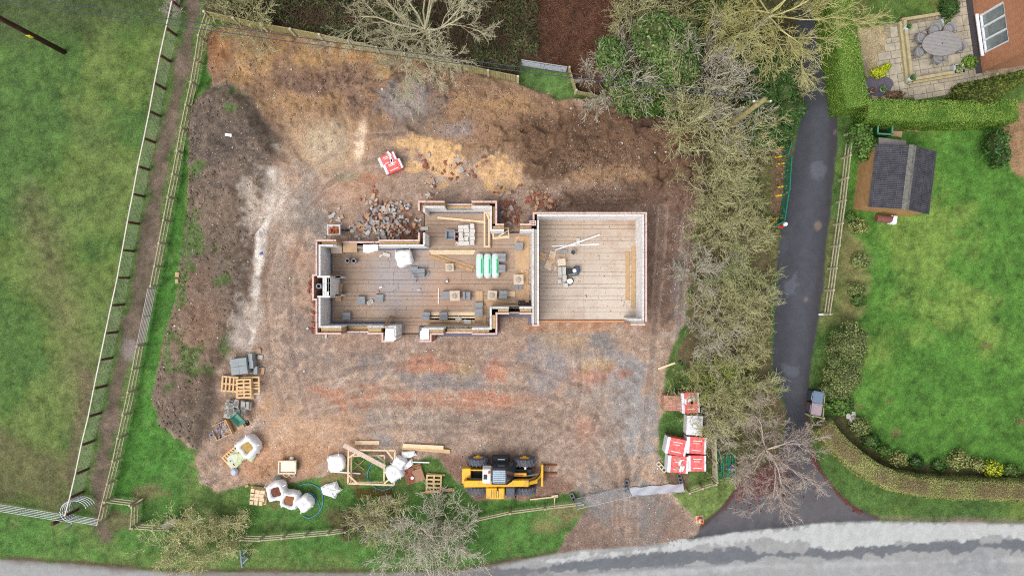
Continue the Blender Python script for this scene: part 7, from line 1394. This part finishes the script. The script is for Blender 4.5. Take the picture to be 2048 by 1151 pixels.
for a, b, z0 in (((1797, 46), (1811, 168), .0), ((1802, 45), (1816, 163), .2), ((1812, 168), (1922, 150), 0), ((1816, 163), (1921, 145), .2), ((1800, 42), (1884, 29), 0)): sleeper(a, b, z0 + .02, .2, .17)
c = P(1884, 87, .74); t = thing('dining_table', 'large oval grey slatted table on the terrace', 'table', (c.x, c.y, .02), .06); M_tt = mat('grey_teak', lin(150, 148, 147), .8, .1, 5)
n = 17
for k in range(n):
    y = (k + .5 - n / 2) * 1.32 / n; L = 2.16 * math.sqrt(max(.03, 1 - (y / .67) ** 2)); MB().box(0, y, .7, L, 1.32 / n - .008, .035).build('slat', M_tt, t)
MB().lathe([(.0, 0), (.035, 0), (.035, .006), (0, .006)], 0, 0, .737, 10).build('parasol_hole', M_dark, t); MB().tube([(1.08 * math.cos(a), .665 * math.sin(a), .705) for a in np.linspace(0, 6.2832, 36, endpoint=False)], .028, 6, True).build('rim', M_tt, t)
for x in (-.6, .6):
    for y in (-.3, .3): MB().box(x, y, 0, .08, .08, .7).build('leg', M_tt, t)
M_ch = mat('grey_weave', lin(146, 144, 146), .85, .12, 30, .3, 90)
def chair():
    t = thing('garden_chair', '', 'chair', (0, 0, 0)); o = MB(); n = 12; V = []
    for r_, z in ((.3, .42), (.31, .55), (.33, .8), (.30, .8), (.28, .55), (.27, .44)):
        for k in range(n + 1): a = -.35 + (math.pi + .7) * k / n; V.append((r_ * math.cos(a), r_ * .95 * math.sin(a), z - (.14 * (1 - math.sin(max(0, min(math.pi, a)))) if z > .7 else 0)))
    F = [(j * (n + 1) + k, j * (n + 1) + k + 1, (j + 1) * (n + 1) + k + 1, (j + 1) * (n + 1) + k) for j in range(5) for k in range(n)]; o.add(V, F).build('backrest', M_ch, t, True)
    MB().prism([(.29 * math.cos(a), .29 * math.sin(a)) for a in np.linspace(0, 6.2832, 16, endpoint=False)], .36, .44).build('seat', M_ch, t, bevel=.02)
    for x in (-.2, .2):
        for y in (-.2, .2): MB().box(x, y, 0, .045, .045, .36).build('leg', M_ch, t)
    return t
ch0 = chair()
for i, (x, y, a, lb) in enumerate(((1872, 58, .15, 'grey chair at the top left of the oval table'), (1901, 56, -.2, 'grey chair at the top right of the oval table'), (1846, 73, 1.15, 'grey chair at the left end of the oval table, upper'), (1843, 102, 1.8, 'grey chair at the left end of the oval table, lower'), (1880, 115, 3.1, 'grey chair below the oval table'), (1921, 92, -1.7, 'grey chair at the right end of the oval table'))):
    o = ch0 if i == 0 else copy_tree(ch0); p = P(x, y, .7); o.location = (p.x, p.y, .03); o.rotation_euler = (0, 0, a); tag(o, lb, 'chair', 'chairs round the oval table')
M_stone = mat('pale_stone_pot', lin(182, 190, 186), .9, .12, 6); M_pot = mat('pale_blue_pot', lin(196, 208, 218), .4, .06)
def pot(label, px, py, r, h, mt, leaf, square=False, rz=0):
    p = P(px, py, h); t = thing('plant_pot', label, 'plant pot', (p.x, p.y, .02), rz); rg = np.random.default_rng(int(px + py))
    if square:
        for a, b, sx, sy in ((0, r, 2 * r, .06), (0, -r, 2 * r, .06), (r, 0, .06, 2 * r), (-r, 0, .06, 2 * r)): MB().box(a, b, 0, sx + .05, sy, h, top=1.06).build('side', mt, t)
        MB().box(0, 0, 0, 2 * r, 2 * r, h - .06).build('compost', M_dark, t)
    else: MB().lathe([(0, 0), (r * .75, 0), (r, h), (r * .8, h), (r * .74, h - .06), (0, h - .05)], n=20).build('body', mt, t, True); MB().lathe([(r * .78, h - .05), (0, h - .04)], n=14).build('compost', M_dark, t)
    m = 160; c = rg.normal(0, 1, (m, 3)) * [r * .45, r * .45, .06] + [0, 0, h + .03]; link('leaves', mesh_np('leaves', *leaves(c, .05, rg)), leaf, t)
pot('tall pale pot at the top left corner of the sleeper wall', 1817, 53, .16, .6, M_pot, M_leaf_g); pot('tall pale pot at the bottom left corner of the sleeper wall', 1824, 156, .16, .6, M_pot, M_leaf_d); pot('square stone planter above the oval table', 1894, 43, .24, .4, M_stone, M_leaf_m, True, .3); pot('square stone planter at the end of the lower sleeper wall', 1918, 137, .24, .4, M_stone, M_leaf_m, True, .15)
pot('green-rimmed round pot by the slate circle', 1767, 178, .18, .3, mat('green_pot', lin(150, 180, 160), .6), M_leaf_g); pot('cream round pot left of the slate circle', 1746, 181, .13, .3, M_cream, M_leaf_b); pot('cream round pot at the hedge foot below the slate circle', 1758, 199, .14, .3, M_cream, M_leaf_b)
tag(MB().prism([(.8 * math.cos(a) * (1 + .1 * math.sin(3 * a)), .62 * math.sin(a)) for a in np.linspace(0, 6.2832, 24, endpoint=False)], 0, .05).build('slate_circle', mat('purple_slate', lin(96, 92, 104), .9, .35, 18, .6, 30), loc=P(1757, 172, 0.0)), 'dark purple slate bed at the hedge corner of the patio', 'slate bed')
leafball('golden_conifer', 'low yellow-green conifer beside the slate bed', 'shrub', [(1757, 145, .35, .42, .3, .4), (1772, 134, .25, .25, .2, .25)], 1100, .06, M_leaf_y); leafball('fern', 'small green fern by the brick house wall', 'plant', [(1941, 124, .25, .36, .34, .25)], 500, .08, M_leaf_h, core=False); leafball('clipped_ball', 'dark clipped ball bush at the top of the patio', 'bush', [(1899, 12, .6, .45, .7, .6)], 1800, .05, M_leaf_d); leafball('brown_herbs', 'low brownish herbs at the patio foot', 'plant', [(1790, 190, .12, .6, .22, .14)], 500, .05, M_leaf_b, core=False)
rs = random.Random(5)
for i, (x, y, r) in enumerate(((1697, 832, .2), (1705, 840, .26), (1712, 850, .2), (1706, 828, .14), (1718, 845, .14))):
    V = MB().lathe([(.01, 0), (r, .02), (r * .9, r * .5), (r * .45, r * .8), (.01, r * .85)], n=7); V.v = [(a + rs.uniform(-.05, .05), b + rs.uniform(-.05, .05), c + rs.uniform(-.02, .04)) for a, b, c in V.v]
    tag(V.build('garden_rock', M_concp, loc=G(x, y)), ('white rock nearest the bins', 'largest white rock at the lawn corner', 'white rock at the lower end of the rock group', 'small white rock at the top of the rock group', 'small white rock on the lawn side of the group')[i], 'rock', 'white rocks at the lawn corner')
def brick_house():
    c = P(1964, 143, 0); t = thing('brick_house', 'orange brick house with a white three-pane window at the patio corner', 'house', (c.x, c.y, 0), .137)
    m = bpy.data.materials.new('orange_brickwork'); m.use_nodes = True; n, l = m.node_tree.nodes, m.node_tree.links; tc = n.new('ShaderNodeTexCoord'); mp = n.new('ShaderNodeMapping'); mp.inputs['Rotation'].default_value = (0, math.radians(90), math.radians(90)) if False else (0, 0, 0)
    sx = n.new('ShaderNodeSeparateXYZ'); cx = n.new('ShaderNodeCombineXYZ'); ad = n.new('ShaderNodeMath'); ad.operation = 'ADD'; l.new(tc.outputs['Object'], sx.inputs[0]); l.new(sx.outputs[0], ad.inputs[0]); l.new(sx.outputs[1], ad.inputs[1]); l.new(ad.outputs[0], cx.inputs[0]); l.new(sx.outputs[2], cx.inputs[1])
    bt = n.new('ShaderNodeTexBrick'); l.new(cx.outputs[0], bt.inputs['Vector']); bt.inputs['Scale'].default_value = 1; bt.inputs['Brick Width'].default_value = .225; bt.inputs['Row Height'].default_value = .075; bt.inputs['Mortar Size'].default_value = .008; bt.inputs['Color1'].default_value = (*lin(196, 128, 88), 1); bt.inputs['Color2'].default_value = (*lin(176, 108, 74), 1); bt.inputs['Mortar'].default_value = (*lin(190, 160, 134), 1)
    l.new(bt.outputs['Color'], n['Principled BSDF'].inputs['Base Color']); n['Principled BSDF'].inputs['Roughness'].default_value = .9
    y0, y1, z0, z1, Hh, L = .9, 3.1, .35, 2.35, 5.0, 9.0
    o = MB()
    for (a, b, c0, c1) in ((0, y0, 0, Hh), (y1, L, 0, Hh), (y0, y1, 0, z0), (y0, y1, z1, Hh)): o.box(.15, (a + b) / 2, c0, .3, b - a, c1 - c0)
    o.box(4.15, .15, 0, 7.7, .3, Hh); o.box(4.15, L - .15, 0, 7.7, .3, Hh); w = o.build('wall', m, t)
    wf = mat('white_window_frame', lin(236, 238, 242), .4, .03); win = MB(); win.box(.1, (y0 + y1) / 2, z0, .12, y1 - y0, .1); win.box(.1, (y0 + y1) / 2, z1 - .1, .12, y1 - y0, .1)
    for yy in (y0 + .05, y0 + (y1 - y0) / 3, y0 + 2 * (y1 - y0) / 3, y1 - .05): win.box(.1, yy, z0 + .1, .12, .1, z1 - z0 - .2)
    wo = win.build('window', wf, t); MB().box(-.05, (y0 + y1) / 2, z0 - .06, .22, y1 - y0 + .2, .06).build('sill', wf, wo)
    for k in range(3): a = y0 + .1 + k * (y1 - y0 - .05) / 3; MB().box(.14, a + (y1 - y0) / 6 - .05, z0 + .1, .02, (y1 - y0) / 3 - .12, z1 - z0 - .2).build('pane', mat('window_glass', lin(124, 136, 138), .08, .2, 2, spec=.8), wo)
    MB().box(-.2, 4.5, 0, .36, 9.2, .05).build('plinth_strip', mat('dark_cobble_strip', lin(70, 66, 70), .9, .4, 22, .6, 30), t)
    wo2 = MB().box(3.2, -.02, .9, 2.2, .1, 1.3).build('window', wf, t); MB().box(3.2, -.075, 1.0, 2.0, .02, 1.1).build('pane', MATS['window_glass'], wo2)
    rf = MB(); rf.add([(-.4, -.4, Hh), (8.4, -.4, Hh), (8.4, L + .4, Hh), (-.4, L + .4, Hh), (4, 2.5, Hh + 2.8), (4, L - 2.5, Hh + 2.8)], [(0, 1, 4), (1, 2, 5, 4), (2, 3, 5), (3, 0, 4, 5), (3, 2, 1, 0)]); rf.build('roof', mat('brown_roof_tile', lin(120, 84, 70), .9, .15, 3), t)
    for k in range(3): MB().box(.5 + k * .9, -.55 - .05 * k, 0, .12, .5, .5).build('timber_stub', M_sleeper, t)
brick_house()
